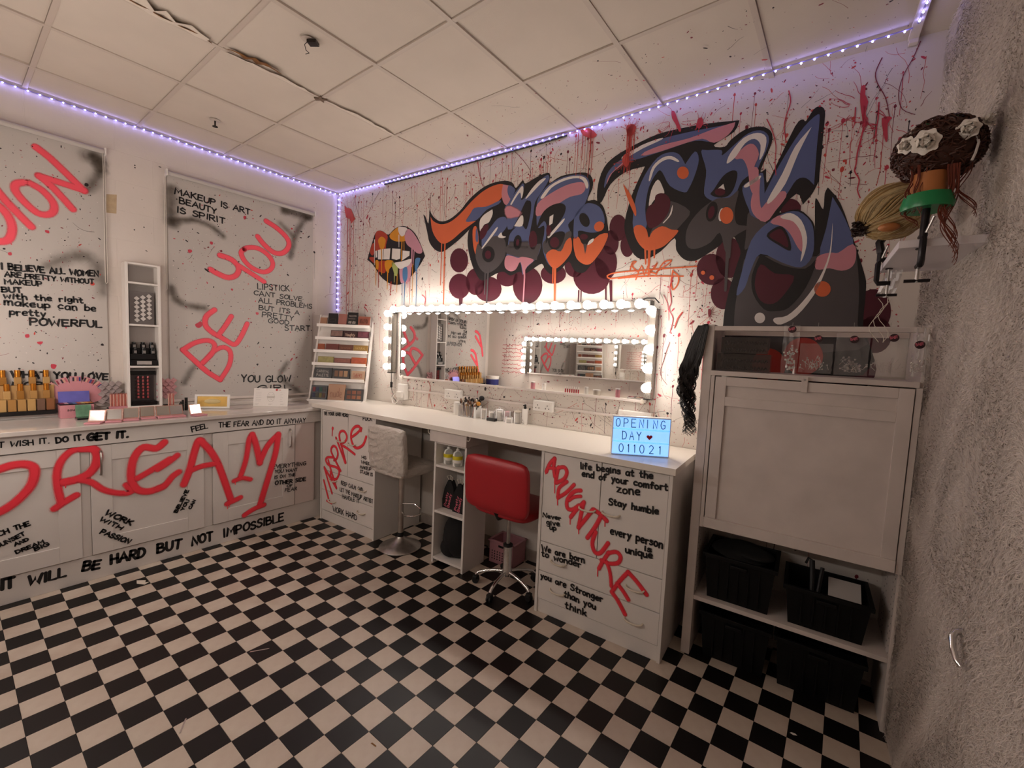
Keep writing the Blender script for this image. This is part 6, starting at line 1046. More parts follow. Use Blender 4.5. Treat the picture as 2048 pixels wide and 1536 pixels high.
# local x = the way the seat points
cushion(t, 'seat', WRAP, base @ Matrix.Translation((.035, 0, .668)), .205, .19, .042, seg=26, wr=.0012, seed=3, crease=.16)
cushion(t, 'backrest', WRAP, base @ Matrix.Translation((-.150, 0, .835)) @ Matrix.Rotation(PI / 2 - .08, 4, 'Y'), .185, .212, .038, seg=30, wr=.0012, seed=4, crease=.22)
p = MB(); rr = random.Random(8)
for k in range(26):   # folds of the wrap drawn tight over the backrest
    y0 = rr.uniform(-.18, .18); z0 = rr.uniform(.70, .99); y1 = y0 + rr.uniform(.05, .22); z1 = z0 + rr.uniform(-.12, .06); pts = []
    y1 = min(y1, .19)
    for q in range(5):
        f = q / 4; pts.append(base @ Vector((-.200 + .003 * math.sin(f * 6) + (z0 + (z1 - z0) * f - .835) * -.08 + .035 * (abs(z0 + (z1 - z0) * f - .835) / .185) ** 3 + .03 * (abs(y0 + (y1 - y0) * f) / .2) ** 3 , y0 + (y1 - y0) * f, z0 + (z1 - z0) * f)))
    p.tube(pts, .0022, 5, r1=.0006)
p.make('wrap_folds', WRAP, t, smooth=True)
p = MB()
for k in range(9):
    q0 = base @ Vector((rr.uniform(-.1, .2), rr.uniform(-.1, .1), .63)); p.tube([q0, q0 + Vector((rr.uniform(-.02, .02), rr.uniform(-.02, .02), -.02)), q0 + Vector((rr.uniform(-.03, .03), 0, -.012))], .005, 5, r1=.001)
p.make('gathered_wrap', WRAP, t, smooth=True)

# ================================================================ red swivel chair
RLE = mat('red_leatherette', '#a81b25', .38, noise=.06, nscale=5, bump=.06, bscale=200)
t = thing('swivel_chair', 'B', (2.66, .44, 0), 'red leatherette swivel chair on a chrome five-star base with castors', 'chair')
c = (2.66, .44)
for k in range(5):
    an = math.radians(13 + 72 * k); dx, dy = math.cos(an), math.sin(an)
    MB().tube([(c[0] + dx * r_, c[1] + dy * r_, z) for r_, z in ((.02, .115), (.08, .112), (.15, .10), (.20, .082), (.222, .062))], .0125, 10, r1=.0105).make('leg', CHROME, t, smooth=True)
    e = (c[0] + dx * .222, c[1] + dy * .222)
    cs = MB(); cs.cone((e[0] - dy * .016, e[1] + dx * .016, .024), (e[0] - dy * .004, e[1] + dx * .004, .024), .0235, .0235, 16); cs.cone((e[0] + dy * .016, e[1] - dx * .016, .024), (e[0] + dy * .004, e[1] - dx * .004, .024), .0235, .0235, 16)
    cs.box(e[0] - .018, e[0] + .018, e[1] - .018, e[1] + .018, .03, .056, .008); cs.make('castor', RUBBER, t, smooth=True)
MB().lathe([(0, .09), (.034, .09), (.036, .125), (.03, .14), (.03, .30), (0, .30)], (c[0], c[1], 0), 20).make('gas_column', CHROME, t, smooth=True)
MB().lathe([(0, .299), (.034, .299), (.034, .312), (.02, .318), (0, .318)], (c[0], c[1], 0), 20).make('collar', RUBBER, t, smooth=True)
MB().cone((c[0], c[1], .31), (c[0], c[1], .53), .0135, .0135, 14).make('piston', STEEL, t, smooth=True)
base = Matrix.Translation((c[0], c[1], 0)) @ RM(-PI / 2 + .04)   # seat points to the wall
MB().box(c[0] - .08, c[0] + .08, c[1] - .08, c[1] + .08, .52, .536, .004).make('mount_plate', RUBBER, t)
cushion(t, 'seat', RLE, base @ Matrix.Translation((.065, 0, .575)), .215, .235, .040, seg=14, wr=0, corner=.45)
cushion(t, 'backrest', RLE, base @ Matrix.Translation((-.165, 0, .765)) @ Matrix.Rotation(PI / 2 - .06, 4, 'Y'), .185, .262, .034, seg=14, wr=0, corner=.35, puff=.2)
MB().tube([base @ Vector((-.160, 0, .60)), base @ Vector((-.12, 0, .535)), base @ Vector((0, 0, .53))], .02, 8).make('back_bracket', RUBBER, t)

# ================================================================ things under the bench
t = thing('basket', 'B', (2.40, .16, 0), 'small pink perforated plastic basket on the floor behind the red chair', 'basket')
BK = mat('dusty_pink_plastic', '#b58088', .45)
bk = MB()
for (x0, x1, y0, y1) in ((2.335, 2.555, .205, .212), (2.335, 2.555, .03, .037), (2.335, 2.342, .03, .212), (2.548, 2.555, .03, .212)): bk.box(x0, x1, y0, y1, .0005, .17, .002)
bk.box(2.335, 2.555, .03, .212, .0005, .006); bk.make('tub', BK, t)
rim = MB()
for (x0, x1, y0, y1) in ((2.325, 2.565, .20, .222), (2.325, 2.565, .02, .042), (2.325, 2.345, .02, .222), (2.545, 2.565, .02, .222)): rim.box(x0, x1, y0, y1, .168, .18, .004)
rim.make('rim', BK, t)
ho = MB()
for i in range(8):
    for j in range(4): ho.box(2.36 + i * .024, 2.369 + i * .024, .2122, .2132, .03 + j * .02, .04 + j * .02)
ho.make('holes', DARK, t); MB().box(2.42, 2.48, .2122, .2134, .135, .152, .002).make('hand_slot', DARK, t)
SOAP = glass_mat('clear_bottle', (.95, .95, .9), .25); YEL = mat('yellow_label', '#d9c81e', .4)
for k, (u, v) in enumerate(((2.065, .42), (2.165, .43))):
    t = thing('pump_bottle', 'B', (u, v, .7705), ('left' if k == 0 else 'right') + ' clear pump bottle with yellow and white label in the open shelf unit', 'pump bottle', 'pump bottles in the open shelf unit')
    MB().lathe([(0, .001), (.036, .001), (.038, .006), (.038, .085), (.030, .105), (.013, .115), (.013, .122), (0, .122)], (u, v, .7705), 20).make('bottle', SOAP, t, smooth=True)
    MB().lathe([(.0385, .03), (.0390, .031), (.0390, .078), (.0385, .079)], (u, v, .7705), 20).make('label', YEL if k else PLASTICW, t, smooth=True)
    MB().lathe([(.0392, .052), (.0394, .053), (.0394, .078), (.0392, .079)] if k == 0 else [(.0392, .028), (.0394, .029), (.0394, .05), (.0392, .051)], (u, v, .7705), 20).make('label_band', YEL if k == 0 else PLASTICW, t, smooth=True)
    MB().lathe([(.014, .118), (.014, .13), (.006, .132), (.006, .15), (.011, .152), (.011, .16), (0, .161)], (u, v, .7705), 12).tube([(u, v, .926), (u + .022, v + .012, .926), (u + .03, v + .016, .918)], .004, 6).make('pump', PLASTICW, t, smooth=True)
CLO = mat('black_cloth', '#0b0a0c', .9, noise=.3, nscale=20); PTX = mat('pink_print', '#d56a7c', .6)
def lump(parent, name, m, c3, rx, ry, rz_, seed, wr=.18, seg=20, squash=0.0):
    r = random.Random(seed); ph = [(r.uniform(2, 7), r.uniform(2, 7), r.uniform(0, 6), r.uniform(-1, 1)) for _ in range(6)]
    b = bmesh.new(); bmesh.ops.create_icosphere(b, subdivisions=4, radius=1)
    for vt in b.verts:
        x, y, z = vt.co; d = 1 + wr * sum(q[3] * math.sin(q[0] * x + q[1] * z + q[2] + 2 * y) for q in ph) / 3
        vt.co = Vector((c3[0] + x * rx * d, c3[1] + y * ry * d, max(c3[2] - rz_ * .92, c3[2] + z * rz_ * d)))
    m_ = MB(); m_.bm.free(); m_.bm = b; return m_.make(name, m, parent, smooth=True)
for k, (u, v) in enumerate(((2.080, .40), (2.200, .42))):
    t = thing('drawstring_bag', 'B', (u, v, .4155), ('left' if k == 0 else 'right') + ' black drawstring pouch with pink lettering on the middle shelf', 'bag', 'black pouches on the middle shelf')
    MB().prism([(u - .062, .416), (u + .055, .416), (u + .058, .50), (u + .045, .585), (u + .02, .635), (u - .01, .64), (u - .045, .57), (u - .065, .48)], v - .02, v + .022).make('pouch', CLO, t)
    for a_ in (-.015, .012): MB().tube([(u + a_, v, .63), (u + a_ * 2.2, v + .01, .665), (u + a_ * .2, v + .005, .675), (u - a_ * .5, v, .635)], .003, 6).make('drawstring', CREAM, t, smooth=True)
    p = Paint(v + .0225)
    p.text('Pretty', (u - .022, .43, u - .002, .54, .022), .0045, k); p.text('Beauty', (u + .008, .425, u + .028, .535, .022), .0045, k + 2); p.make('pink_lettering', PTX, t)
t = thing('folded_jacket', 'B', (2.15, .4, .048), 'black fabric bundle stuffed in the bottom of the open shelf unit', 'clothes')
lump(t, 'bundle', CLO, (2.150, .385, .20), .122, .10, .165, 4, .10); lump(t, 'sleeve', CLO, (2.11, .42, .12), .075, .07, .076, 6, .1)

# ================================================================ things on the bench
TX = mat('lightbox_face', (.55, .78, 1.0), .4, emit=(.16, .42, 1.0), estr=1.15)
t = thing('light_box', 'B', (3.53, .44, BT), 'glowing blue cinema light box reading OPENING DAY on the bench end', 'light box')
ang = math.atan2(.373 - .518, 3.675 - 3.394)  # in (u, v)
LBM = Matrix.Translation((3.5345, .4455, BT)) @ Matrix.Rotation(ang, 4, 'Z')
hw, hh = .162, .225
m = MB(); m.box(-hw, hw, -.045, .0, .001, hh, .003, LBM); m.make('casing', PLASTICW, t)
MB().box(-hw + .006, hw - .006, .0002, .0022, .008, hh - .008, 0, LBM).make('lit_face', TX, t)
RAIL = glass_mat('clear_rail', (.8, .9, 1), .25)
for z in (.003, .076, .080, .149, .153, .218): MB().box(-hw + .004, hw - .004, .0022, .0055, z, z + .004, 0, LBM).make('rail', RAIL, t)
LBI = mat('dark_teal_letters', '#0e2c48', .4)
def lbtext(txt, x0, x1, z, h_, name='letter', w_=.0040):
    p = Paint(0); p.text(txt, (x0, z, x1, z, h_), w_, 1); bm = p.bm
    for vt in bm.verts: vt.co = LBM @ Vector((vt.co.x, .0035 + vt.co.y, vt.co.z))
    mb = MB(); mb.bm.free(); mb.bm = bm; mb.make(name, LBI, t, recalc=False)
GL['O'] = GL['0'] if False else GL['O']
for ch_, x_ in zip('OPENING', (-.142, -.098, -.055, -.012, .030, .064, .106)): lbtext(ch_, x_, x_ + (.004 if ch_ == 'I' else .023), .162, .044)
for ch_, x_ in zip('DAY', (-.102, -.062, -.022)): lbtext(ch_, x_, x_ + .023, .090, .044)
for ch_, x_ in zip('011021', (-.116, -.068, -.034, .0, .052, .106)): lbtext(ch_, x_, x_ + (.007 if ch_ == '1' else .022), .017, .044)
p = Paint(0); hx, hz, s_ = .047, .112, .0165
p.poly([(hx + s_ * math.sin(a) ** 3, hz + s_ * (13 * math.cos(a) - 5 * math.cos(2 * a) - 2 * math.cos(3 * a) - math.cos(4 * a)) / 16) for a in [k * PI / 14 for k in range(28)]])
for vt in p.bm.verts: vt.co = LBM @ Vector((vt.co.x, .0035, vt.co.z))
mb = MB(); mb.bm.free(); mb.bm = p.bm; mb.make('red_heart', mat('red_heart', '#b0141c', .4), t, recalc=False)

u, v = 1.98, .085
t = thing('brush_pot', 'B', (u, v, BT), 'clear square pot crammed with makeup brushes under the mirror', 'brush pot')
m = MB(); [m.box(*q, BT + .001, BT + .095, .001) for q in ((u - .085, u - .082, v - .05, v + .05), (u + .082, u + .085, v - .05, v + .05), (u - .082, u + .082, v + .047, v + .05), (u - .082, u + .082, v - .05, v - .047))]; m.box(u - .082, u + .082, v - .047, v + .047, BT + .001, BT + .004); m.make('pot', glass_mat('smoky_clear', (.93, .92, .9), .03), t)
BH = [mat('brush_handle_%d' % k, q, .3) for k, q in enumerate(('#141114', '#c9a070', '#8c2f3a', '#2a2226', '#d9cfc4', '#a87a3c'))]; BR = [mat('bristle_%d' % k, q, .8) for k, q in enumerate(('#2a1d18', '#6e4a34', '#d8c8b4', '#171214'))]; FER = mat('ferrule', (.75, .7, .65), .25, 1.0)
rb = random.Random(4); HN = ('black', 'tan', 'maroon', 'charcoal', 'cream', 'brown'); BN = ('dark brown', 'brown', 'pale', 'black'); xs_ = sorted(rb.uniform(-.07, .07) for _ in range(34))
for k in range(34):
    x0, y0 = u + xs_[k], v + rb.uniform(-.035, .035); dx = (x0 - u) * .45 + rb.uniform(-.02, .02); dy = rb.uniform(-.01, .02); L = rb.uniform(.125, .175)
    x0 = u + (x0 - u) * .85
    hk = rb.randrange(6)
    bt = thing('makeup_brush', 'B', (x0, y0, BT + .004), '%s-handled brush, %s from the left in the clear brush pot' % (HN[hk], ORD[k]), 'makeup brush', 'makeup brushes in the clear pot')
    P0 = Vector((x0, y0, BT + .0045)); dr = Vector((dx, dy, L)).normalized(); up = k % 3 != 0; a_ = L * .68; hm = BH[hk]
    MB().cone(P0, P0 + dr * a_, .0022, .0042, 7).make('handle', hm, bt, smooth=True)
    MB().cone(P0 + dr * a_, P0 + dr * (a_ + .018), .0044, .005, 7).make('ferrule', FER, bt, smooth=True)
    MB().lathe([(.005, 0), (.008, .010), (.0065, .020), (0, .026)], (0, 0, 0), 8, Matrix.Translation(P0 + dr * (a_ + .018)) @ dr.to_track_quat('Z', 'Y').to_matrix().to_4x4()).make('bristles', rb.choice(BR), bt, smooth=True)
for nm, col, cc, r_, nrm, lab in (('makeup_brush', '#141014', (2.092, .07, BT + .165), .026, (0, 1, .1), 'big black powder brush leaning out on the right of the pot'), ('powder_puff', '#c98a3a', (2.087, .105, BT + .122), .022, (0, 1, .1), 'round amber sponge standing beside the black powder brush')):
    bt = thing(nm, 'B', (cc[0] - .02, cc[1], BT + .004), lab, 'makeup brush' if nm == 'makeup_brush' else 'sponge')
    MB().cone((2.03, .09, BT + .006), (cc[0] - .006, cc[1], cc[2] - r_ * .7), .003, .005, 8).make('handle', BH[0], bt, smooth=True)
    MB().sphere(cc, r_, 14, (1, .5, .8)).make('head', mat(nm + '_head', col, .8), bt, smooth=True)
t = thing('canister', 'B', (1.825, .06, BT), 'short white cylindrical canister left of the brush pot', 'canister')
MB().lathe([(0, .0005), (.034, .0005), (.034, .105), (.030, .108), (0, .108)], (1.825, .06, BT), 22).make('canister', PLASTICW, t, smooth=True)
def beaker(u, v, r_, h_, label, nm='beaker', lidm=None, fillm=None, fh=.5, cat='pot'):
    t = thing(nm, 'B', (u, v, BT), label, cat)
    MB().lathe([(0, .0005), (r_, .0005), (r_, h_), (r_ * .93, h_), (r_ * .93, .004), (0, .004)], (u, v, BT), 20).make('body', CLEAR, t, smooth=True)
    if fillm: MB().lathe([(0, .005), (r_ * .9, .005), (r_ * .9, h_ * fh), (r_ * .5, h_ * fh + .006), (0, h_ * fh + .004)], (u, v, BT), 16).make('contents', fillm, t, smooth=True)
    if lidm: MB().lathe([(0, h_), (r_ * 1.04, h_), (r_ * 1.04, h_ + .008), (r_ * .3, h_ + .012), (r_ * .2, h_ + .022), (0, h_ + .024)], (u, v, BT), 20).make('lid', lidm, t, smooth=True)
    return t
CB = mat('cotton_buds', '#e6ddd0', .8)
beaker(2.128, .08, .024, .085, 'slim clear beaker of disposable wands beside the brush pot', fillm=BR[2], fh=.9)
beaker(2.19, .055, .026, .07, 'clear beaker packed with cotton buds behind the black block', fillm=CB, fh=.8); beaker(2.262, .05, .032, .082, 'clear lidded jar of white cotton wool', lidm=CLEAR, fillm=CB, fh=.85)
beaker(2.375, .075, .030, .045, 'low clear pot holding white pads in front of the pink one', fillm=CB, fh=.7); beaker(2.335, .045, .028, .085, 'clear pot with pink sponges under the mirror', fillm=PK, fh=.9); beaker(2.435, .045, .030, .088, 'clear jar of cotton pads with a peaked lid', lidm=CREAM, fillm=CB, fh=.9)
t = thing('sponge_block', 'B', (2.235, .115, BT), 'small black block lying on the bench in front of the clear beakers', 'block'); MB().box(2.195, 2.278, .10, .135, BT + .0005, BT + .024, .005).make('block', BLACK, t)
t = thing('spray_bottle', 'B', (2.51, .06, BT), 'tall white bottle with a black spray top under the mirror', 'spray bottle')
MB().lathe([(0, .0005), (.021, .0005), (.022, .004), (.022, .118), (.019, .124), (0, .124)], (2.51, .06, BT), 22).make('bottle', PLASTICW, t, smooth=True)
MB().lathe([(.011, .124), (.011, .138), (.008, .14), (.008, .150), (.006, .158), (0, .158)], (2.51, .06, BT), 14).box(2.500, 2.515, .06, .078, BT + .145, BT + .155, .002).make('spray_head', BLACK, t, smooth=True)
p = Paint(.0825); p.text('L', (2.506, BT + .03, 2.514, BT + .03, .012), .002); p.text('-', (2.50, BT + .012, 2.52, BT + .012, .006), .003); p.make('label_print', INK, t)

# ================================================================ tilted palette rack in the corner
RK = Matrix.Translation((.339, -.496, 0)) @ Matrix.Rotation(.627, 4, 'Z')   # x along the rack, y away from the viewer
RK = Matrix.Translation((.339, -.496, 0)) @ Matrix.Rotation(.627, 4, 'Z')
t = thing('palette_rack', 'N', (.55, -.34, 1.08), 'white tiered display rack of makeup palettes standing in the corner', 'rack')
SIDE[t.name] = ('N', (0, 0, 0)); t.location = (0, 0, 0)
SH = Matrix(((1, 0, 0, 0), (0, 1, .254, -.254 * 1.06), (0, 0, 1, 0), (0, 0, 0, 1)))  # leans back as it rises
RW = .52; ZS = (1.839, 1.71, 1.583, 1.456, 1.305, 1.099)
def rk(mb, name, m, parent=None, **kw): mb.bm.transform(RK); return mb.make(name, m, parent or t, local=True, **kw)
rk(MB().prism([(0.0, 1.088), (.10, 1.088), (.302, 1.93), (.285, 1.93), (.05 + .0, 1.10)], RW + .002, RW + .018, axis='u'), 'side_panel', WHITE)
rk(MB().prism([(0.0, 1.088), (.10, 1.088), (.302, 1.93), (.285, 1.93), (.05, 1.10)], -.018, -.002, axis='u'), 'side_panel', WHITE)
b = MB().box(-.002, RW + .002, .075, .083, 1.09, 1.925); b.bm.transform(SH); rk(b, 'back_panel', WHITE)
rk(MB().box(0, .15, .02, .10, 1.0505, 1.0875, .002), 'foot_block', WHITE)
pal_z = {}
for k, z in enumerate(ZS):
    y = .254 * (z - 1.06); lip = .030 if k < 5 else .020
    rk(MB().box(-.012 - .004 * 0, RW + .002, y + .0, y + .006, z - lip, z, .001), 'shelf_lip', WHITE); rk(MB().box(0, RW, y + .006, y + .078, z - .028, z - .020), 'shelf', WHITE)
PALM = {}
def palette(row, x0, x1, h_, col, label, pans=None, txt=None, txtcol='#d8c8b8', dep=.018, lean=.254, face=None, group=None):
    z = ZS[row]; y = .254 * (z - 1.06) + .012; zb = z - .0195; hgt = h_ + .0195
    pt = thing('makeup_palette', 'N', (0, 0, 0), label, 'palette', 'palettes on the white rack')
    SIDE[pt.name] = ('N', (0, 0, 0))
    L_ = Matrix(((1, 0, 0, 0), (0, 1, .20, -.20 * zb), (0, 0, 1, 0), (0, 0, 0, 1)))
    def put(mb, name, m, **kw): mb.bm.transform(L_); mb.bm.transform(RK); return mb.make(name, m, pt, local=True, **kw)
    m = mat('palette_' + col.strip('#'), hexc(col, .6)[:3], .4)
    put(MB().box(x0, x1, y + .0035, y + dep, zb, zb + hgt, .0015), 'case', m)
    if face: put(MB().box(x0 + .006, x1 - .006, y + .001, y + .0034, zb + .028, zb + hgt - .006), 'printed_face', mat('palette_face_' + face.strip('#'), hexc(face, .6)[:3], .45, noise=.35, nscale=40))
    if pans:
        n = len(pans); rows = 1 if n < 6 else 2; per = n // rows
        for q, pc in enumerate(pans):
            cx = x0 + .014 + (x1 - x0 - .028) * ((q % per) + .5) / per; cz = zb + .03 + (hgt - .04) * ((q // per) + .5) / rows; w_ = (x1 - x0 - .03) / per * .4; hh_ = (hgt - .04) / rows * .38
            put(MB().box(cx - w_, cx + w_, y + .0005, y + .0034, cz - hh_, cz + hh_, .001), 'pan', mat('rack_pan_' + pc.strip('#'), hexc(pc, .6)[:3], .6))
    if txt:
        p = Paint(y - .0004)
        for li, tx in enumerate(txt.split('/')):
            nl = len(txt.split('/')); lh = (hgt - .04) / nl; z_ = zb + .028 + lh * (nl - 1 - li) + lh * .15
            p.text(tx, (x0 + (x1 - x0) * .16, z_, x1 - (x1 - x0) * .16, z_, lh * .62), .0028, li)
        mb = MB(); mb.bm.free(); mb.bm = p.bm; put(mb, 'print', mat('print_' + txtcol.strip('#'), txtcol, .5), recalc=False)
    return pt
S = lambda px: (px - 220) / (905 - 220) * RW
palette(0, S(235), S(322), .062, '#c28e6e', 'small tan box at the left end of the top rack shelf'); palette(0, S(338), S(462), .108, '#1c1718', 'black palette second on the top rack shelf', txt='a', txtcol='#453c3c'); palette(0, S(475), S(585), .105, '#c07c70', 'dusty pink palette in the middle of the top rack shelf')
palette(0, S(595), S(730), .125, '#1a1516', 'tall black palette with small white print on the top rack shelf', txt='o/-/ROSE GOLD', txtcol='#b8aaa2'); palette(0, S(740), S(895), .088, '#b06450', 'red-brown palette with black figures at the right of the top rack shelf', txt='XIAMX', txtcol='#2a1414')
S2 = lambda px: (px - 205) / (870 - 205) * RW
palette(1, S2(375), S2(535), .068, '#2c1a1c', 'palette showing a pair of eyes on the second rack shelf', face='#a88478'); palette(1, S2(540), S2(715), .068, '#3a1618', 'dark red palette with cream script reading Naughty', txt='Naughty', txtcol='#d9b9a4'); palette(1, S2(720), S2(870), .068, '#45131c', 'maroon and pink palette at the right of the second rack shelf', face='#8c4a58')
S3 = lambda px: (px - 188) / (850 - 188) * RW
palette(2, S3(212), S3(298), .055, '#b0562c', 'small orange box at the left of the third rack shelf'); palette(2, S3(315), S3(478), .058, '#7a3428', 'plain brick-red palette on the third rack shelf'); palette(2, S3(483), S3(660), .055, '#6e3a26', 'brown palette with faint lettering on the third rack shelf', txt='bronze', txtcol='#8c5a40'); palette(2, S3(668), S3(850), .055, '#a8803c', 'mustard palette at the right of the third rack shelf', txt='NATURAL', txtcol='#c9a868')
S4 = lambda px: (px - 168) / (830 - 168) * RW
palette(3, S4(215), S4(412), .058, '#b0a05c', 'yellow and black palette at the left of the fourth rack shelf', face='#c9bc74'); palette(3, S4(422), S4(632), .048, '#7c3c30', 'reddish palette in the middle of the fourth rack shelf', face='#a86454'); palette(3, S4(640), S4(830), .060, '#c8641e', 'bright orange palette at the right of the fourth rack shelf', face='#d2603a')
S5 = lambda px: (px - 148) / (810 - 148) * RW
palette(4, S5(172), S5(395), .098, '#17141a', 'black CARNIVAL PALETTE with coloured corner on the fifth rack shelf', txt='CARNIVAL/PALETTE', txtcol='#b8b0a8', pans=None); palette(4, S5(405), S5(618), .095, '#1c1614', 'black-framed bronze powder palette on the fifth rack shelf', pans=['#8a6248', '#a87c5c', '#c29a74']); palette(4, S5(640), S5(805), .080, '#cfa888', 'pale peach palette with red lettering at the right of the fifth shelf', txt='CHEEKS', txtcol='#8c2018')
S6 = lambda px: (px - 100) / (765 - 100) * RW
palette(5, S6(115), S6(318), .132, '#141218', 'black palette with small multicoloured pans at the bottom left of the rack', pans=['#2a2c4a', '#3c3a2c', '#7a6c2c', '#5c3a2a', '#8c3038', '#2c3a5a', '#2a5a4a', '#4a4440']); palette(5, S6(330), S6(540), .150, '#bf8c68', 'tan palette with dark script in the middle of the bottom rack shelf', txt='nude', txtcol='#6a3420'); palette(5, S6(545), S6(770), .112, '#1b1312', 'black-framed copper palette at the right of the bottom rack shelf', pans=['#8c5038', '#a8684a', '#b87a58', '#7a4632', '#9c5e44', '#8a5a48'])
# ================================================================ displays on the left worktop
def Bt(name, label, cat, org, group=None, rz=0): return thing(name, 'A', org, label, cat, group)
AZ = AT
t = Bt('foundation_display', 'three-tier black stand holding rows of gold-capped bottles at far left', 'display stand', (2.35, .1, AZ))
Z1 = AZ + .0285
for k, (v0, v1, h_) in enumerate(((.06, .135, .028), (.03, .09, .105), (.0, .06, .195))):
    MB().box(2.165, 2.765, max(v0, .022), v1, Z1 + .0005, Z1 + h_, .002).make('tier', DISP if k == 0 else mat('smoky_tier', '#b08a58', .25), t)
LIQ = [mat('foundation_%d' % k, hexc(q, .62)[:3], .18) for k, q in enumerate(('#d2a262', '#c89454', '#dcb070', '#b8803c', '#a8704a', '#8a6a58'))]
for r_, (v, z, n, sp_, w_) in enumerate(((.105, .029, 14, .0435, .0185), (.068, .106, 11, .060, .0165), (.040, .196, 10, .066, .017))):
    for k in range(min(n, 13 if r_ == 0 else 9 if r_ == 1 else 8)):
        u = 2.192 + (.0 if r_ == 0 else .012 if r_ == 1 else .008) + k * sp_
        if r_ == 0:
            bt = Bt('foundation_box', '%s square makeup carton from the right in the front row of the gold display' % ORD[k], 'carton', (u, v, Z1 + z), 'cartons in the front row of the gold display')
            MB().box(u - w_, u + w_, v - .015, v + .015, Z1 + z, Z1 + z + .078, .001).make('carton', LIQ[k % 3] if k > 1 else LIQ[4 + k % 2], bt)
        else:
            bt = Bt('foundation_bottle', 'gold-capped bottle, %s from the right in the %s row of the gold display' % (ORD[k], 'middle' if r_ == 1 else 'back'), 'bottle', (u, v, Z1 + z), 'gold-capped bottles in the %s row' % ('middle' if r_ == 1 else 'back'))
            MB().box(u - w_, u + w_, v - .013, v + .013, Z1 + z, Z1 + z + .055, .003).make('bottle', LIQ[(k * 7 + r_) % 4], bt)
            MB().cone((u, v, Z1 + z + .0555), (u, v, Z1 + z + .102), w_ * .84, w_ * .84, 14).make('cap', GOLD, bt, smooth=True)
# pink makeup box with holographic mirror lid
PBX = mat('pink_card', '#c98890', .45)
t = Bt('makeup_gift_box', 'pink makeup box with raised lid and coloured pans on the left worktop', 'makeup box', (2.07, .18, AZ))
MB().box(1.985, 2.155, .09, .20, AZ + .0005, AZ + .092, .002).make('tray', PBX, t); MB().box(1.982, 2.158, .088, .202, AZ + .0925, AZ + .098, .001).make('rim', DISP, t)
for k, q in enumerate(('#7a2430', '#c8a0a8', '#2c3468', '#5c74a8', '#b05a30', '#c8b068', '#c89038', '#a86a2c')): MB().box(2.150 - k * .0205 - .018, 2.150 - k * .0205, .105, .19, AZ + .0985, AZ + .1005).make('pan', mat('pan_' + q.strip('#'), q, .5), t)
MB().prism([(.085, AZ + .098), (.090, AZ + .098), (.075, AZ + .175), (.070, AZ + .175)], 1.99, 2.15, axis='u').make('lid', mat('violet_holographic_lid', '#7c7ad6', .25, .4, noise=.3, nscale=9), t)
p = Paint(.2006); p.text('sou', (2.12, AZ + .05, 2.085, AZ + .05, -.018), .003); p.make('print', INK, t)
t = Bt('fan_palette', 'pink fan of fold-out colour swatches behind the pink box', 'swatch fan', (2.07, .04, AZ + .03))
SW = ['#2a2230', '#c49aa4', '#8c3040', '#3c3e78', '#b86470', '#d2a690']
for k in range(7):
    a_ = math.radians(-66 + k * 22); o0 = (2.055, AZ + .075)
    M = Matrix.Translation((o0[0], .045 + .0004 * k, o0[1])) @ Matrix.Rotation(a_, 4, 'Y')
    lf = MB().box(-.030, .030, -.002, .002, .08, .205, .001, M).make('fan_leaf', PBX, t)
    for q in range(5): MB().box(-.026 + q * .011, -.017 + q * .011, .0021, .0036, .170, .198, 0, M).make('swatch', mat('sw_' + SW[(q + k) % 6].strip('#'), SW[(q + k) % 6], .5), lf)
MB().box(2.02, 2.09, .035, .055, AZ + .0288, AZ + .085, .004).make('fan_foot', PBX, t)
def lattice(u, z, nm, col, label, n=6, group=None):
    t = Bt('card_lattice', label, 'card stand', (u, .05, AZ + .03)); MB().box(u - .03, u + .03, .03, .07, AZ + .0288, AZ + .04, .002).make('foot', DISP, t); MB().cone((u, .045, AZ + .04), (u, .045, z + .05), .003, .003, 8).make('post', STEEL, t)
    m = mat(nm, col, .3, noise=.3, nscale=50)
    for r_ in range(n):
        for c_ in range(3):
            M = Matrix.Translation((u - .038 + c_ * .038 + (.019 if r_ % 2 else 0), .052 + .003 * (r_ % 2), z - r_ * .026)) @ Matrix.Rotation(.45, 4, 'X') @ Matrix.Rotation(PI / 4, 4, 'Y')
            MB().box(-.017, .017, -.002, .002, -.017, .017, 0, M).make('sample_card', m, t)
lattice(1.86, 1.27, 'grey_foil_card', '#a39594', 'grey foil lattice of sample cards standing right of the pink swatch fan'); lattice(1.515, 1.285, 'pink_foil_card', '#c58f92', 'pink foil lattice of sample cards standing right of the narrow wall shelf')
HOLO = mat('green_holographic_foil', '#8fc7a4', .15, .6, noise=.5, nscale=14)
t = Bt('holographic_compact', 'open compact with pale green holographic lid before the pink box', 'compact', (2.05, .25, AZ))
MB().box(1.985, 2.09, .235, .325, AZ + .0005, AZ + .012, .003).make('base', DISP, t); MB().prism([(.238, AZ + .012), (.243, AZ + .012), (.222, AZ + .092), (.217, AZ + .092)], 2.005, 2.085, axis='u').make('lid', HOLO, t)
FR = mat('pink_gold_frame', '#c49484', .3, .3)
spots = ((2.02, .50, .50), (1.93, .49, .26), (1.838, .475, .2), (1.745, .46, .12), (1.655, .47, .05), (1.575, .47, .0), (1.46, .50, -.25))
labs = ('nearest left', 'second from the left', 'third', 'fourth, facing the bulbs', 'fifth', 'sixth, before the black tubes', 'last and brightest on the right')
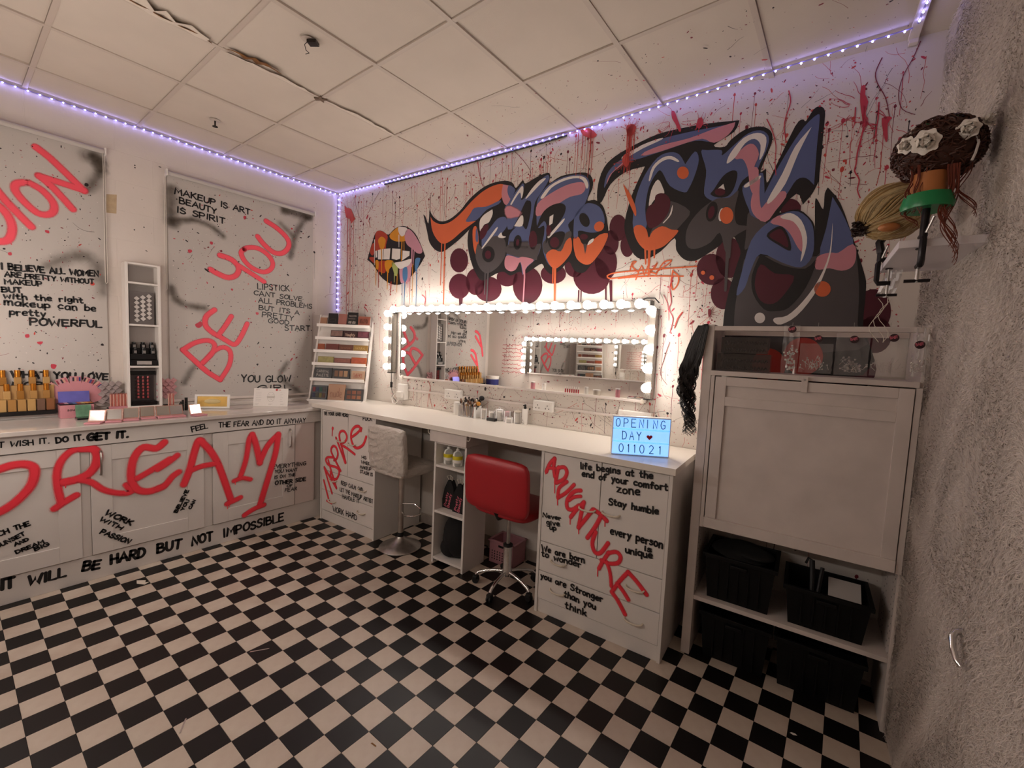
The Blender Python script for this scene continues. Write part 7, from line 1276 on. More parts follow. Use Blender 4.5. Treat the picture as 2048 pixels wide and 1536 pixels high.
for k, (u, v, rz_) in enumerate(spots):
    M = Matrix.Translation((u, v, AZ)) @ Matrix.Rotation(-rz_, 4, 'Z')
    t = Bt('mirror_compact', 'open pink compact with square mirror lid, %s of the row' % labs[k], 'compact', (u, v, AZ), 'mirror compacts along the front of the left worktop')
    MB().box(-.042, .042, 0, .075, .0006, .012, .004, M).make('base', PBX, t)
    lm = MB(); lm.prism([(.000, .012), (.006, .012), (-.018, .082), (-.024, .082)], -.042, .042, axis='u'); lm.bm.transform(M); lid = lm.make('lid', FR, t)
    mm = MB(); mm.prism([(.0062, .016), (.0068, .016), (-.0156, .079), (-.0164, .079)], -.037, .037, axis='u'); mm.bm.transform(M); mm.make('mirror', MIR2, lid)
    pw = MB().box(-.032, .032, .012, .062, .0121, .0132, 0, M).make('powder_pan', mat('rose_powder', '#c48a84', .7), t)
t = Bt('lip_liner_box', 'open box of pink and rose-gold pencils standing by the narrow shelf', 'pencil box', (1.83, .10, AZ))
MB().box(1.775, 1.885, .065, .10, AZ + .029, AZ + .05, .002).make('tray', PBX, t)
for k in range(11):
    u = 1.782 + k * .0095; pt = Bt('lip_pencil', '%s pink pencil from the right in the upright pencil box' % ORD[k], 'pencil', (u, .085, AZ + .0505), 'pink pencils in the pencil box')
    MB().cone((u, .085, AZ + .0505), (u, .085, AZ + .142), .0042, .0042, 7).make('barrel', mat('pencil_a', '#b8685c', .35) if k % 2 else mat('pencil_b', '#d9a698', .35), pt, smooth=True); MB().cone((u, .085, AZ + .142), (u, .085, AZ + .150), .0042, .002, 7).make('tip', mat('pencil_tip', '#8c4438', .4), pt)
for k in range(4):
    u = 1.500 + k * .011; pt = Bt('lip_pencil', '%s pencil from the right in the loose bunch by the black tubes' % ORD[k], 'pencil', (u, .13, AZ), 'pink pencils before the pink card lattice')
    MB().cone((u, .13, AZ + .0006), (u, .13 - .006, AZ + .135), .0045, .0045, 7).make('barrel', mat('pencil_b', '#d9a698', .35) if k % 2 else mat('pencil_a', '#b8685c', .35), pt, smooth=True)
for k, (u, v, h_, r_) in enumerate(((1.435, .20, .105, .012), (1.462, .215, .09, .009), (1.482, .24, .08, .008), (1.497, .27, .07, .007))):
    pt = Bt('mascara_tube', ('tallest and thickest black tube', 'second tallest black tube', 'third tallest black tube', 'shortest black tube')[k] + ' standing left of the gold frame', 'tube', (u, v, AZ), 'black tubes left of the gold frame')
    MB().lathe([(0, .0006), (r_, .0006), (r_, h_ * .55), (0, h_ * .55)], (u, v, AZ), 14).make('tube', BLACK, pt, smooth=True); MB().lathe([(r_ * .92, h_ * .56), (r_ * .92, h_), (0, h_)], (u, v, AZ), 14).make('cap', BLACK, pt, smooth=True)
t = Bt('framed_palette', 'white-framed gold palette propped on the left worktop', 'palette', (1.25, .21, AZ))
ga = math.atan2(.292 - .131, 1.354 - 1.156); M = Matrix.Translation((1.255, .21, AZ + .002)) @ Matrix.Rotation(-ga * .9, 4, 'Z') @ Matrix.Rotation(.16, 4, 'X')
w2, h2 = .128, .118
for q in ((-w2, w2, .0006, .016), (-w2, w2, h2 - .016, h2)): MB().box(q[0], q[1], -.008, .008, q[2], q[3], .001, M).make('frame_rail', PLASTICW, t)
for q in ((-w2, -w2 + .018), (w2 - .018, w2)): MB().box(q[0], q[1], -.008, .008, .016, h2 - .016, .001, M).make('frame_stile', PLASTICW, t)
MB().box(-w2 + .018, w2 - .018, -.004, .002, .016, h2 - .016, 0, M).make('gold_panel', mat('gold_foil', '#a8843c', .35, .5, noise=.2, nscale=20), t)
MB().sphere((0, 0, 0), .05, 14, (1, .08, .3), None).bm
sw = MB().sphere((0, 0, 0), 1, 14, (.062, .004, .022)); sw.bm.transform(M @ Matrix.Translation((0, .003, .06))); sw.make('pale_swatch', mat('pale_gold_swatch', '#cdb87c', .4), t, smooth=True)
t = Bt('face_chart', 'white card with a printed face chart standing on the left worktop', 'card', (.83, .3, AZ))
ga = math.atan2(.407 - .232, .942 - .72); M = Matrix.Translation((.831, .32, AZ)) @ Matrix.Rotation(-ga, 4, 'Z') @ Matrix.Rotation(.22, 4, 'X'); w2 = .1415; h2 = .165
MB().box(-w2, w2, -.0015, .0015, .0008, h2, 0, M).make('card', mat('white_card', '#ebe6e0', .5), t)
st = MB().prism([(-.0015, .10), (-.07, .0008), (-.066, .0008), (-.0015, .094)], -.03, .03, axis='u'); 
for vt in st.bm.verts: pass
st.bm.transform(Matrix.Translation((.831, .32, AZ)) @ Matrix.Rotation(-ga, 4, 'Z')); st.make('card_stand', mat('white_card', '#ebe6e0', .5), t)
P_ = Paint(.0019); 
P_.stroke([(.030 * math.cos(a) - .0, .088 + (.042 if math.sin(a) > 0 else .045) * math.sin(a)) for a in [k * PI / 12 for k in range(25)]], .0012)
for s_ in (-1, 1): P_.stroke([(s_ * .006, .096), (s_ * .013, .099), (s_ * .02, .096)], .0012); P_.stroke([(s_ * .005, .105), (s_ * .02, .107)], .0012)
P_.stroke([(.0, .095), (-.003, .08), (.003, .079)], .001); P_.stroke([(-.01, .066), (0, .069), (.01, .066), (0, .062), (-.01, .066)], .001)
for k in range(6): P_.stroke([(.125, .128 - k * .016), (.08, .128 - k * .016)], .0009); P_.stroke([(-.075, .128 - k * .016), (-.09 - (k % 2) * .01, .128 - k * .016)], .0009)
for x_ in (.11, .0, -.1): P_.stroke([(x_ + .02, .022), (x_ - .015, .022)], .0014); P_.stroke([(x_ + .02, .015), (x_ - .005, .015)], .0009)
P_.stroke([(.125, .152), (.095, .152)], .0014)
P_.bm.transform(M); mb = MB(); mb.bm.free(); mb.bm = P_.bm; mb.make('printed_lines', mat('grey_print', '#8a8580', .6), t, recalc=False)
P_ = Paint(.0019); P_.ell((-.045, .152, .010, 0, 0, .010)); P_.text('Morphe'[:0] + 'me', (-.062, .147, -.078, .147, -.010), .0018); P_.bm.transform(M); mb = MB(); mb.bm.free(); mb.bm = P_.bm; mb.make('red_emblem', mat('red_print', '#c03038', .5), t, recalc=False)

# ================================================================ shelving unit with the panelled fold-down door
t = thing('storage_shelving', 'B', (4.28, .2, 0), 'white painted shelving unit with a large panelled front at right', 'shelving')
for u0, u1, z1 in ((3.818, 3.864, 1.84), (4.690, 4.706, 1.832)):
    MB().box(u0, u1, .02, .374, .0005, z1, .002).make('side_panel', WPAINT, t)
MB().box(3.864, 4.69, .34, .374, 1.808, 1.832, .002).make('top_rail', WPAINT, t); MB().box(3.864, 4.69, .005, .03, 1.80, 1.832, .002).make('top_rail', WPAINT, t)
MB().box(3.864, 4.69, .01, .385, 1.572, 1.597, .002).make('shelf', WPAINT, t); MB().box(3.864, 4.69, .01, .372, .325, .348, .002).make('shelf', WPAINT, t)
MB().box(3.870, 3.887, .376, .40, .752, 1.5715, .001).make('front_post', WPAINT, t); MB().box(4.677, 4.698, .376, .40, .752, 1.5715, .001).make('front_post', WPAINT, t)
ph = MB()
for z in [k * .035 + .36 for k in range(11)]:
    for v in (.10, .155, .30, .345):
        ph.box(3.8638, 3.8644, v - .003, v + .003, z - .003, z + .003); ph.box(4.6895, 4.6902, v - .003, v + .003, z - .003, z + .003)
ph.make('peg_holes', DARK, t)
d = MB().box(3.893, 4.673, .377, .392, .80, 1.565, .001).make('front_door', WPAINT, t)
for q in ((3.893, 3.945, .812, 1.567, 'stile'), (4.621, 4.673, .812, 1.567, 'stile'), (3.945, 4.621, 1.522, 1.567, 'rail'), (3.945, 4.621, 1.417, 1.464, 'rail'), (3.889, 4.673, .758, .812, 'rail')):
    MB().box(q[0], q[1], .392, .406 if q[2] > .76 else .412, q[2], q[3], .002).make(q[4], WPAINT, d)
MB().box(4.268, 4.294, .4065, .414, 1.518, 1.592, .002).make('turn_latch', WPAINT, d); MB().cone((4.281, .414, 1.578), (4.281, .4165, 1.578), .005, seg=10).make('screw', STEEL, d)
# ---- black crates
CRT = mat('black_crate_plastic', '#050506', .5, spec=.25)
def crate(u0, u1, v0, v1, z0, h_, label, taper=.02, handle=True):
    t = thing('storage_crate', 'B', ((u0 + u1) / 2, (v0 + v1) / 2, z0), label, 'crate', 'black plastic crates in the shelving')
    b = MB(); bm = b.bm
    def ring(e, z): return [bm.verts.new((u0 + e, v0 + e, z)), bm.verts.new((u1 - e, v0 + e, z)), bm.verts.new((u1 - e, v1 - e, z)), bm.verts.new((u0 + e, v1 - e, z))]
    r0, r1, r2, r3 = ring(taper, z0 + .0006), ring(0, z0 + h_), ring(.006, z0 + h_), ring(taper + .006, z0 + .006)
    bm.faces.new(r0[::-1])
    for a_, c_ in ((r0, r1), (r1, r2), (r2, r3)):
        for k in range(4): bm.faces.new((a_[k], a_[(k + 1) % 4], c_[(k + 1) % 4], c_[k]))
    bm.faces.new(r3); b.make('tub', CRT, t)
    rim = MB()
    for q in ((u0 - .012, u1 + .012, v1 - .004, v1 + .012), (u0 - .012, u1 + .012, v0 - .012, v0 + .004), (u0 - .012, u0 + .004, v0, v1), (u1 - .004, u1 + .012, v0, v1)): rim.box(*q, z0 + h_ - .018, z0 + h_ + .004, .003)
    rim.make('rim', CRT, t)
    rb_ = MB()
    for k in range(1, 6): uu = u0 + taper + (u1 - u0 - 2 * taper) * k / 6; rb_.box(uu - .003, uu + .003, v1 - taper * .6, v1 - taper * .1 + .002, z0 + .02, z0 + h_ - .02)
    rb_.make('rib', CRT, t)
    if handle: MB().box((u0 + u1) / 2 - .04, (u0 + u1) / 2 + .04, v1 - .006, v1 + .0125, z0 + h_ - .05, z0 + h_ - .03, .004).make('grip', CRT, t)
    return t
c1 = crate(3.905, 4.235, .07, .352, .348, .25, 'left black crate heaped with dark fabric on the shelf under the white door'); c2 = crate(4.285, 4.62, .07, .352, .348, .20, 'right black crate holding white paper and cables on the shelf')
crate(3.905, 4.235, .07, .34, .0, .26, 'left black crate on the floor below the shelf'); crate(4.265, 4.62, .07, .34, .0, .26, 'right black crate on the floor below the shelf')
t = thing('fabric_heap', 'B', (4.07, .2, .5), 'dark grey fabric heaped in the left black crate on the shelf', 'clothes'); lump(t, 'heap', mat('charcoal_cloth', '#141312', .9, noise=.3, nscale=20), (4.07, .21, .60), .15, .12, .035, 9, .25)
t = thing('paper_pack', 'B', (4.5, .2, .5), 'white paper pack lying tilted in the right black crate', 'paper')
MB().box(4.46, 4.59, .17, .33, .525, .532, .001, Matrix.Translation((4.52, .26, .525)) @ Matrix.Rotation(-.55, 4, 'X') @ Matrix.Translation((-4.52, -.26, -.525))).make('paper', mat('white_paper', '#cfc8c2', .6), t)
t = thing('hair_tongs', 'B', (4.42, .25, .5), 'black hair tongs standing up out of the right crate', 'hair tongs')
MB().tube([(4.40, .30, .42), (4.39, .24, .60), (4.385, .22, .655)], .012, 8).make('barrel', RUBBER, t, smooth=True); MB().tube([(4.41, .31, .42), (4.425, .25, .59), (4.43, .24, .635)], .009, 8).make('arm', RUBBER, t, smooth=True); MB().tube([(4.385, .22, .652), (4.37, .215, .66), (4.36, .22, .63)], .006, 6).make('lead', RUBBER, t, smooth=True)
# ---- clear cases of clips and bags of pins behind the rail
CASE = glass_mat('clear_case', (.35, .31, .29), .10); BRN = mat('dark_hair_clips', '#1c1412', .5)
for k, (u0, u1, z0, z1) in enumerate(((3.885, 4.13, 1.598, 1.69), (3.90, 4.115, 1.692, 1.775))):
    t = thing('clip_case', 'B', ((u0 + u1) / 2, .3, z0), ('lower' if k == 0 else 'upper') + ' clear case of dark hair clips on top of the shelving', 'clear case', 'clear cases of hair clips')
    m = MB(); m.box(u0, u1, .25, .253, z0 + .001, z1); m.box(u0, u1, .357, .36, z0 + .001, z1); m.box(u0, u0 + .003, .253, .357, z0 + .001, z1); m.box(u1 - .003, u1, .253, .357, z0 + .001, z1); m.box(u0, u1, .25, .36, z1 - .003, z1); m.make('case', CASE, t)
    for r_ in range(2):
        mm = MB()
        for q in range(14): x = u0 + .012 + q * (u1 - u0 - .024) / 14; zc = z0 + .012 + r_ * .038; mm.tube([(x, .30, zc), (x + .008, .325, zc + .014), (x + .014, .335, zc + .004)], .0035, 5)
        o = mm.make('hair_clips', BRN, t); o['kind'] = 'stuff'
BAGM = glass_mat('clear_bag', (1, .98, .96), .10, .12); STK = mat('dark_red_sticker', '#2e1216', .5); PRL = mat('pearl_bead', '#d9d0c8', .2); PIN = mat('silver_pin', (.75, .72, .7), .25, 1.0); SIL = mat('silver_foil_pieces', (.7, .7, .7), .2, 1.0)
bags = ((4.178, 4.245, 1.602, 1.835, .398, 1.795, 4.212, SIL, 'leftmost narrow bag of silver foil pieces'), (4.250, 4.378, 1.612, 1.750, .40, 1.752, 4.318, PRL, 'bag of small gold and pearl pins'), (4.386, 4.508, 1.610, 1.80, .402, 1.752, 4.450, PIN, 'bag of large pearl-headed pins'), (4.514, 4.634, 1.615, 1.825, .40, 1.762, 4.585, PRL, 'bag of long white pins'), (4.648, 4.700, 1.620, 1.825, .398, 1.735, 4.67, PIN, 'rightmost bag of silver beads'))
rp = random.Random(6)
for k, (u0, u1, z0, z1, v, zs, us_, pm_, lb_) in enumerate(bags):
    t = thing('pin_bag', 'B', ((u0 + u1) / 2, v, z0), lb_ + ' pinned to the rail of the shelving', 'clear bag', 'clear bags of hair pins on the shelving rail')
    g = MB(); N = 8; grid = [[g.bm.verts.new((u0 + (u1 - u0) * a_ / N + rp.uniform(-.002, .002), v + .010 * math.sin(a_ * 1.9 + b_ * .8) * .5 + .004 * rp.random(), z0 + (z1 - z0) * b_ / N)) for b_ in range(N + 1)] for a_ in range(N + 1)]
    for a_ in range(N):
        for b_ in range(N): g.bm.faces.new((grid[a_][b_], grid[a_ + 1][b_], grid[a_ + 1][b_ + 1], grid[a_][b_ + 1]))
    g.make('bag', BAGM, t, smooth=True)
    MB().cone((us_, v + .012, zs + .02), (us_, v + .014, zs + .02), .017, .017, 18).make('round_sticker', STK, t); P_ = Paint(v + .0145); P_.text('BABY', (us_ - .012, zs + .014, us_ + .012, zs + .02, .011), .0022); P_.make('sticker_print', PTX, t)
    g = MB()
    for q in range(34 if k != 0 else 46):
        uc = (u0 + u1) / 2 + rp.gauss(0, (u1 - u0) * .2); zc = z0 + .014 + abs(rp.gauss(0, .02)) + (.0 if k else rp.uniform(0, .09)); uc = min(max(uc, u0 + .006), u1 - .006); a_ = rp.uniform(.2, 2.9); L = rp.uniform(.014, .034) if k else .008
        e = (min(max(uc + L * math.cos(a_), u0 + .004), u1 - .004), v - .006, zc + L * math.sin(a_))
        if k == 0: g.box(uc - .004, uc + .004, v - .008, v - .006, zc - .004, zc + .004, 0)
        else: g.tube([(uc, v - .006, zc), e], .0009 if k != 3 else .0014, 4); g.sphere(e, .0032 if k in (1, 4) else .0048 if k == 2 else .002, 6)
    o = g.make('pins', pm_, t, smooth=False); o['kind'] = 'stuff'
    MB().cone(((u0 + u1) / 2, .378, 1.828), ((u0 + u1) / 2, .378, 1.85), .0008, .0008, 5).make('hanging_pin', STEEL, t)
# ---- dark curly hair piece hanging at the left side
HB = mat('black_brown_hair', '#150d0b', .35, noise=.3, nscale=60)
def strands(name, parent, m, gens, r0, r1, kind=True):
    b = MB(); [b.tube(p, r0, 4, r1=r1) for p in gens]; o = b.make(name, m, parent, smooth=True); o['kind'] = 'stuff'; return o
t = thing('hair_extension', 'B', (3.79, .375, 1.83), 'long dark curly hair piece hanging on the left side of the shelving', 'hair piece')
rs = random.Random(12); gens = []
def prof(f):   # half width and centre of the tress on the way down
    c_ = 3.812 - .055 * math.sin(min(1, f * 2.2) * PI / 2) + .02 * math.sin(f * 9) * f - .0 + .03 * max(0, f - .75)
    w_ = .012 + .038 * math.sin(PI * min(1, f * 1.1 + .08)) ** .8
    return c_, w_
for k in range(300):
    s = rs.uniform(-1, 1); q = rs.uniform(-1, 1); end = rs.uniform(.55, 1.0); ph = rs.uniform(0, 6.28); lock = round(s * 2.2) + round(q * 1.4) * 1.7; pts = []
    for i in range(22):
        f = i / 21 * end; c_, w_ = prof(f); cur = .040 * max(0, f - .22); u = c_ + s * w_ * (1 - .25 * f) + cur * math.sin(f * 30 + lock * 2.1 + ph * .10); v = .385 + .018 * q + cur * math.cos(f * 30 + lock * 2.1 + ph * .10)
        pts.append((u, v, 1.832 - f * .60))
    gens.append(pts)
strands('hair_strands', t, HB, gens, .0022, .0010)
MB().tube([(3.83, .376, 1.838), (3.812, .382, 1.835), (3.80, .385, 1.825)], .006, 6).make('hair_weft', HB, t)

# ================================================================ small white shelf on the fur wall, with two wig heads
t = thing('fur_wall_shelf', 'B', (4.61, .75, 2.046), 'small white shelf on the fur wall carrying two clamped wig heads', 'shelf')
MB().box(4.503, 4.711, .50, .975, 2.047, 2.072, .002).make('shelf_board', mat('white_shelf_board', '#e4dee0', .35), t)
IRON = mat('dark_clamp_metal', '#2a2729', .35, .7); SKIN = mat('mannequin_skin', '#b5713c', .5); GRN = mat('green_plastic', '#0f8048', .35)
def clamp(t, u, v, zsh, du, dv, zrod, shaft=True):
    """screw clamp gripping the shelf edge; (du, dv) points outward from the shelf"""
    o = (u + du * .018, v + dv * .018)
    MB().tube([(u - du * .02, v - dv * .02, zsh + .036), (o[0], o[1], zsh + .036), (o[0] + du * .006, o[1] + dv * .006, zsh + .02), (o[0] + du * .006, o[1] + dv * .006, zsh - .045), (o[0], o[1], zsh - .058), (u - du * .02, v - dv * .02, zsh - .058)], .0095, 8).make('clamp_frame', IRON, t, smooth=True)
    s = (u - du * .012, v - dv * .012); MB().cone((s[0], s[1], zsh - .11), (s[0], s[1], zsh - .002), .005, .005, 10).make('clamp_screw', STEEL, t, smooth=True); MB().cone((s[0], s[1], zsh - .004), (s[0], s[1], zsh - .0005), .012, .012, 12).make('clamp_pad', IRON, t)
    MB().tube([(s[0] - .032, s[1], zsh - .105), (s[0] + .032, s[1], zsh - .105)], .0055, 8).make('clamp_wing', IRON, t, smooth=True)
    MB().cone((o[0], o[1], zsh + .03), (o[0], o[1], zrod), .0105, .0105, 12).make('clamp_post', IRON, t, smooth=True)
    MB().tube([(o[0] + .004, o[1] + .012, zsh + .04), (o[0] + .016, o[1] + .03, zsh + .085)], .004, 8).make('locking_bolt', STEEL, t, smooth=True)
    return o
t = thing('wig_head', 'B', (4.56, .98, 2.047), 'wig head with brown updo and white roses on a green-collared clamp', 'wig head')
SH_ = 2.047
o = clamp(t, 4.56, .965, SH_, 0, 1, 2.18)
hc = Vector((4.575, .95, 2.345))
MB().lathe([(0, 2.165), (.062, 2.160), (.066, 2.175), (.058, 2.205), (.050, 2.205), (.052, 2.18), (0, 2.18)], (o[0], o[1], 0), 28).make('green_collar', GRN, t, smooth=True)
MB().lathe([(.050, 2.19), (.044, 2.23), (.046, 2.27), (0, 2.28)], (o[0], o[1] - .006, 0), 24).make('neck', SKIN, t, smooth=True)
MB().sphere(tuple(hc), .070, 20, (.92, .95, 1.0)).make('head', SKIN, t, smooth=True)
BHR = mat('brown_hair', '#4a2414', .5, noise=.45, nscale=30)
def hairball(t, c, R, n, m, seed, name='updo_hair', swirl=1.0, r0=.003, shape=(1.2, 1.1, .95), zmin=-.9):
    r = random.Random(seed); gens = []
    for k in range(n):
        th = r.uniform(0, 2 * PI); z = r.uniform(zmin, 1); rad = math.sqrt(max(0, 1 - z * z)); L = r.uniform(.6, 1.3); pts = []; dth = r.uniform(-1, 1) * swirl; dz = r.uniform(-.6, .6)
        for i in range(8):
            f = i / 7 * L; zz = max(-1, min(1, z + dz * f)); rad = math.sqrt(max(.02, 1 - zz * zz)); q = R * (1 + .07 * math.sin(f * 6 + k) + r.uniform(-.015, .015)); a_ = th + dth * f
            pts.append((c[0] + q * shape[0] * rad * math.cos(a_), c[1] + q * shape[1] * rad * math.sin(a_), c[2] + q * shape[2] * zz))
        gens.append(pts)
    strands(name, t, m, gens, r0, r0 * .5)
b = MB().sphere((4.575, .955, 2.350), .106, 26, (1.0, .95, .88)).make('hair_mass', BHR, t, smooth=True)
b2 = MB().sphere((4.652, .935, 2.350), .040, 14, (1, 1, 1.15)).make('hair_bun', BHR, t, smooth=True)
hairball(t, (4.575, .955, 2.350), .104, 620, BHR, 3, r0=.0030, shape=(1.03, .98, .90)); hairball(t, (4.652, .935, 2.352), .040, 90, BHR, 5, 'bun_hair', r0=.002, shape=(1, 1, 1.15))
REDB = mat('auburn_hair', '#6a2a16', .45)
gens = []
for (u, v, z, L, w_, n_) in ((4.515, 1.0, 2.30, .15, .012, 10), (4.535, 1.02, 2.29, .16, .010, 8), (4.603, 1.02, 2.28, .26, .018, 16), (4.612, 1.0, 2.26, .27, .02, 12), (4.645, .99, 2.33, .20, .022, 9), (4.52, .99, 2.20, .10, .018, 5)):
    for k in range(max(4, n_ * 2 // 3)):
        ph = rs.uniform(-.5, .5); du = rs.uniform(-.016, .016); LL = L * rs.uniform(.8, 1.05)
        gens.append([(u + du * (1 - i / 40) + w_ * math.sin(i * .34 + ph) * i / 18, v + .006 * math.cos(i * .36 + ph), z - LL * i / 25) for i in range(26)])
strands('loose_curls', t, REDB, gens, .0022, .0009)
ROSE = mat('white_silk_petal', '#f2ebe2', .6); LEAF = mat('green_leaf', '#1f4a2e', .5)
def rose(c, s, parent, facing, seed):
    r = random.Random(seed); M0 = Matrix.Translation(c) @ Vector(facing).to_track_quat('Z', 'Y').to_matrix().to_4x4(); ft = thing('silk_rose', 'B', tuple(c), 'x', 'flower', None)
    for ring, (n_, rad, hgt, op) in enumerate(((3, .18, .75, .10), (5, .42, .62, .42), (6, .72, .40, .80), (7, 1.0, .12, 1.15))):
        for k in range(n_):
            a_ = 2 * PI * k / n_ + ring * .7; b = MB(); G = 5; g = []
            for i in range(G):
                row = []
                for j in range(G):
                    x = (j / (G - 1) - .5); y = i / (G - 1); wd = s * (.75 + .25 * ring / 3) * math.sin(PI * (.18 + .72 * y)) * .62 * (1 + .1 * r.uniform(-1, 1)); rr_ = s * rad * (y * op + .12 * (1 - y)) * .62 + s * .10; hz = s * hgt * math.sin(y * PI / 2) + s * .18 * (x * 2) ** 2 * (1 if ring < 2 else -.35)
                    p_ = Vector((rr_ * math.cos(x * 1.1) + (s * .08 if y > .9 else 0), x * wd * 2, hz)); row.append(b.bm.verts.new(p_))
                g.append(row)
            for i in range(G - 1):
                for j in range(G - 1): b.bm.faces.new((g[i][j], g[i][j + 1], g[i + 1][j + 1], g[i + 1][j]))
            b.bm.transform(M0 @ Matrix.Rotation(a_, 4, 'Z')); b.make('petal', ROSE, ft, smooth=True)
    MB().sphere((0, 0, 0), s * .22, 10, (1, 1, 1.3), None)
    bd = MB().sphere((0, 0, s * .32), s * .24, 10, (1, 1, 1.3)); bd.bm.transform(M0); bd.make('bud', ROSE, ft, smooth=True)
    return ft
for k, (c, s, fc, lb_) in enumerate((((4.530, 1.06, 2.345), .042, (-.2, 1, -.35), 'large white silk rose at the left front of the brown updo'), ((4.622, 1.052, 2.365), .033, (-.1, 1, -.3), 'white silk rose at the right of the brown updo'), ((4.490, 1.03, 2.355), .030, (-.6, 1, -.3), 'smaller white rose at the far left edge of the brown updo'), ((4.512, 1.00, 2.395), .024, (-.5, .8, .5), 'pale open flower above the left roses'), ((4.672, .99, 2.40), .026, (.4, .7, .5), 'shadowed pale flower at the top right of the brown updo'))):
    f = rose(c, s, None, fc, k); f['label'] = lb_; f['group'] = 'silk flowers on the brown updo'
for k, (c, d) in enumerate((((4.565, 1.03, 2.392), (.02, .01, .008)), ((4.545, 1.03, 2.398), (-.018, .01, .012)), ((4.590, 1.03, 2.398), (.01, .01, .018)), ((4.600, 1.035, 2.385), (-.02, .01, .004)))):
    c = Vector(c); d = Vector(d); s_ = Vector((0, 1, 0)).cross(d).normalized() * .007; b = MB(); vs = [b.bm.verts.new(q) for q in (c - d, c - d * .3 + s_, c + d * .4 + s_ * .8, c + d, c + d * .4 - s_ * .8, c - d * .3 - s_)]; b.bm.faces.new(vs); b.make('leaf', LEAF, t)
MB().tube([(4.645, 1.03, 2.355), (4.652, 1.03, 2.33), (4.648, 1.03, 2.30), (4.642, 1.03, 2.28)], .0035, 6).make('pearl_string', PRL, t, smooth=True)
# second, blond head tipped forward on the left end
t = thing('wig_head', 'B', (4.50, .62, 2.047), 'blond wig head tipped to the left behind the brown one', 'wig head')
o = clamp(t, 4.512, .60, SH_, -1, 0, 2.12)
MB().tube([(o[0], o[1], 2.11), (o[0] - .008, o[1], 2.15), (o[0] + .01, o[1], 2.185)], .014, 8).make('swivel_joint', IRON, t, smooth=True)
tilt = Matrix.Rotation(.5, 4, 'Y')
MB().sphere((4.515, .62, 2.265), .070, 20, (1.0, 1.0, 1.0)).make('head', SKIN, t, smooth=True); MB().sphere((4.500, .70, 2.185), .026, 12, (1.3, .9, .6)).make('face_skin', SKIN, t, smooth=True)
BL = mat('blond_hair', '#d2bb8e', .45, noise=.25, nscale=40); DKH = mat('dark_root_hair', '#2c1a10', .5)
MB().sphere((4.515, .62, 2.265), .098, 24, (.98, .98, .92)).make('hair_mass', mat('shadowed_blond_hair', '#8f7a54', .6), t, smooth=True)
gens = []
P1_ = Vector((.80, .0, .60)); E1_ = Vector((-.60, 0, .80)); E2_ = Vector((0, 1, 0))
for k in range(760):
    fi = rs.uniform(-.9, PI + .9); R_ = .103 + .004 * (k % 3) + .004 * math.sin(fi * 13); th1 = rs.uniform(2.3, 2.95); pts = []
    for i in range(12):
        th = .12 + (th1 - .12) * i / 11; f2 = fi + .10 * math.sin(th * 3 + fi * 5); q = P1_ * math.cos(th) + (E1_ * math.cos(f2) + E2_ * math.sin(f2)) * math.sin(th)
        rr_ = R_ * (1 + .03 * math.sin(th * 5 + fi * 9)); pts.append((4.513 + q.x * rr_, .62 + q.y * rr_ * .95, 2.263 + q.z * rr_ * .93))
    gens.append(pts)
strands('combed_hair', t, BL, gens[::2], .0034, .0018); strands('combed_hair', t, mat('honey_blond_hair', '#a88a5a', .5), gens[1::2], .0030, .0016)
gens = [[(4.415 + rs.uniform(-.015, .02) + .012 * math.sin(i + k), .62 + rs.uniform(-.03, .05), 2.225 - i * .007) for i in range(7)] for k in range(60)]
strands('dark_curls', t, DKH, gens, .004, .002)
MB().sphere((4.435, .63, 2.205), .035, 12, (1.2, 1, .6)).make('dark_hair_roll', DKH, t, smooth=True)
t = thing('hair_clip_bag', 'B', (4.535, .58, 2.03), 'crumpled clear plastic bag hanging from the left end of the wig shelf', 'clear bag')
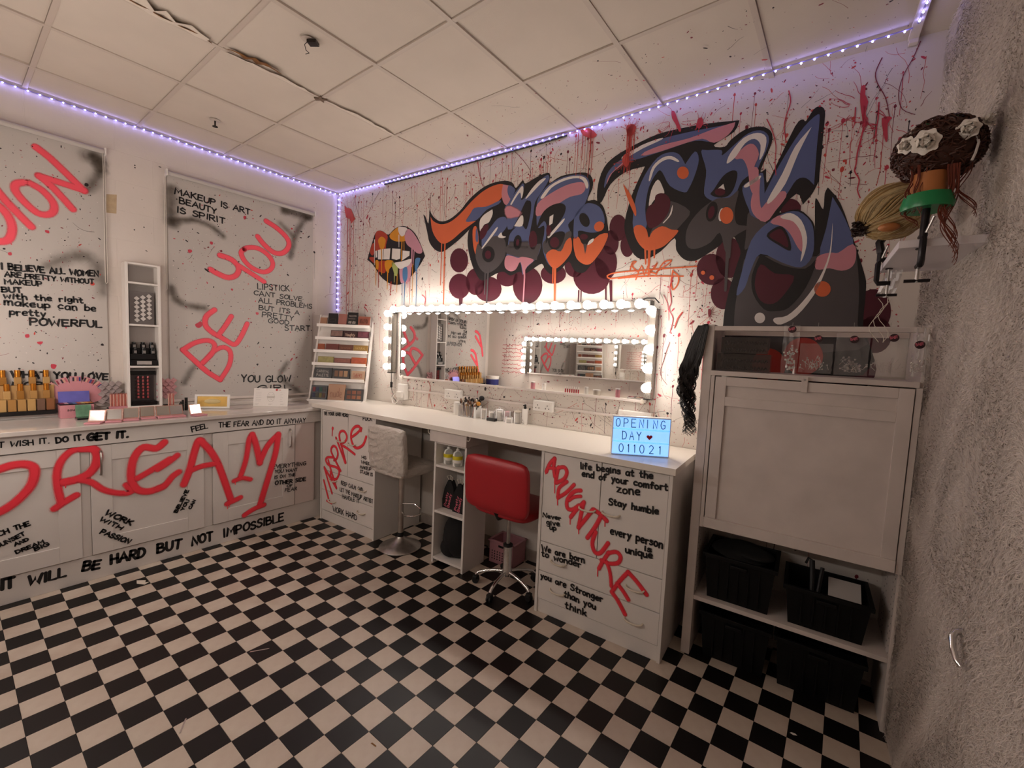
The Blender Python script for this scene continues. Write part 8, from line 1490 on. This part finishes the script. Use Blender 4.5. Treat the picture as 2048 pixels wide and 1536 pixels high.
g = MB(); N = 7; grid = [[g.bm.verts.new((4.515 + .055 * a_ / N - .02 * (b_ / N) ** 2, .56 + .01 * math.sin(a_ * 2 + b_), 2.045 - .11 * b_ / N * (1 - .25 * abs(a_ / N - .5)))) for b_ in range(N + 1)] for a_ in range(N + 1)]
for a_ in range(N):
    for b_ in range(N): g.bm.faces.new((grid[a_][b_], grid[a_ + 1][b_], grid[a_ + 1][b_ + 1], grid[a_][b_ + 1]))
g.make('bag', BAGM, t, smooth=True)
gens = [[(4.50 + .02 * math.sin(i * .9 + k) + k * .012, .60, 1.93 - i * .022) for i in range(9)] for k in range(3)]
t = thing('hanging_wires', 'B', (4.51, .6, 1.95), 'pale thin cords dangling below the wig shelf clamp', 'cord'); b = MB(); [b.tube(p_, .0012, 5) for p_ in gens]; b.make('cords', CREAM, t)
# ---- litter on the floor
def litter(name, x, y, label, cat, pts, m, hgt=.0012, rz=0):
    t = thing(name, 'N', (x, y, .0), label, cat, rz=rz); b = MB().prism(pts, .0006, hgt, axis='z'); b.make('piece', m, t)
litter('torn_paper', *(0.8259, -1.8707), 'torn scrap of pale paper on a dark tile near the left cabinets', 'paper scrap', [(-.05, -.02), (0, -.03), (.05, .0), (.03, .03), (.02, .01), (-.01, .02)], TORN)
litter('silver_sliver', *(2.0853, -1.6631), 'thin silver sliver on a dark tile in the middle of the floor', 'scrap', [(-.045, -.004), (.045, -.002), (.05, .004), (-.04, .004)], PIN, rz=1.0)
litter('silver_sliver', *(2.3322, -2.0692), 'thin grey sliver lying near the front left of the floor', 'scrap', [(-.04, -.003), (.04, -.003), (.04, .003), (-.04, .003)], PIN, rz=2.6)
litter('white_petal', *(4.3949, -0.3800), 'small white petal on a dark tile before the shelving', 'petal', [(-.014, -.004), (0, -.008), (.014, 0), (.006, .006), (-.008, .004)], ROSE)
litter('brown_scrap', *(3.0208, -1.6072), 'tiny brown scrap on a pale tile at the bottom centre', 'scrap', [(-.015, -.003), (.015, .0), (.012, .005), (-.012, .003)], STAIN)
litter('lint_speck', *(1.5120, -0.8673), 'tiny white speck on a dark tile left of the bar stool', 'scrap', [(-.006, -.005), (.006, -.005), (.005, .006), (-.004, .005)], TORN)
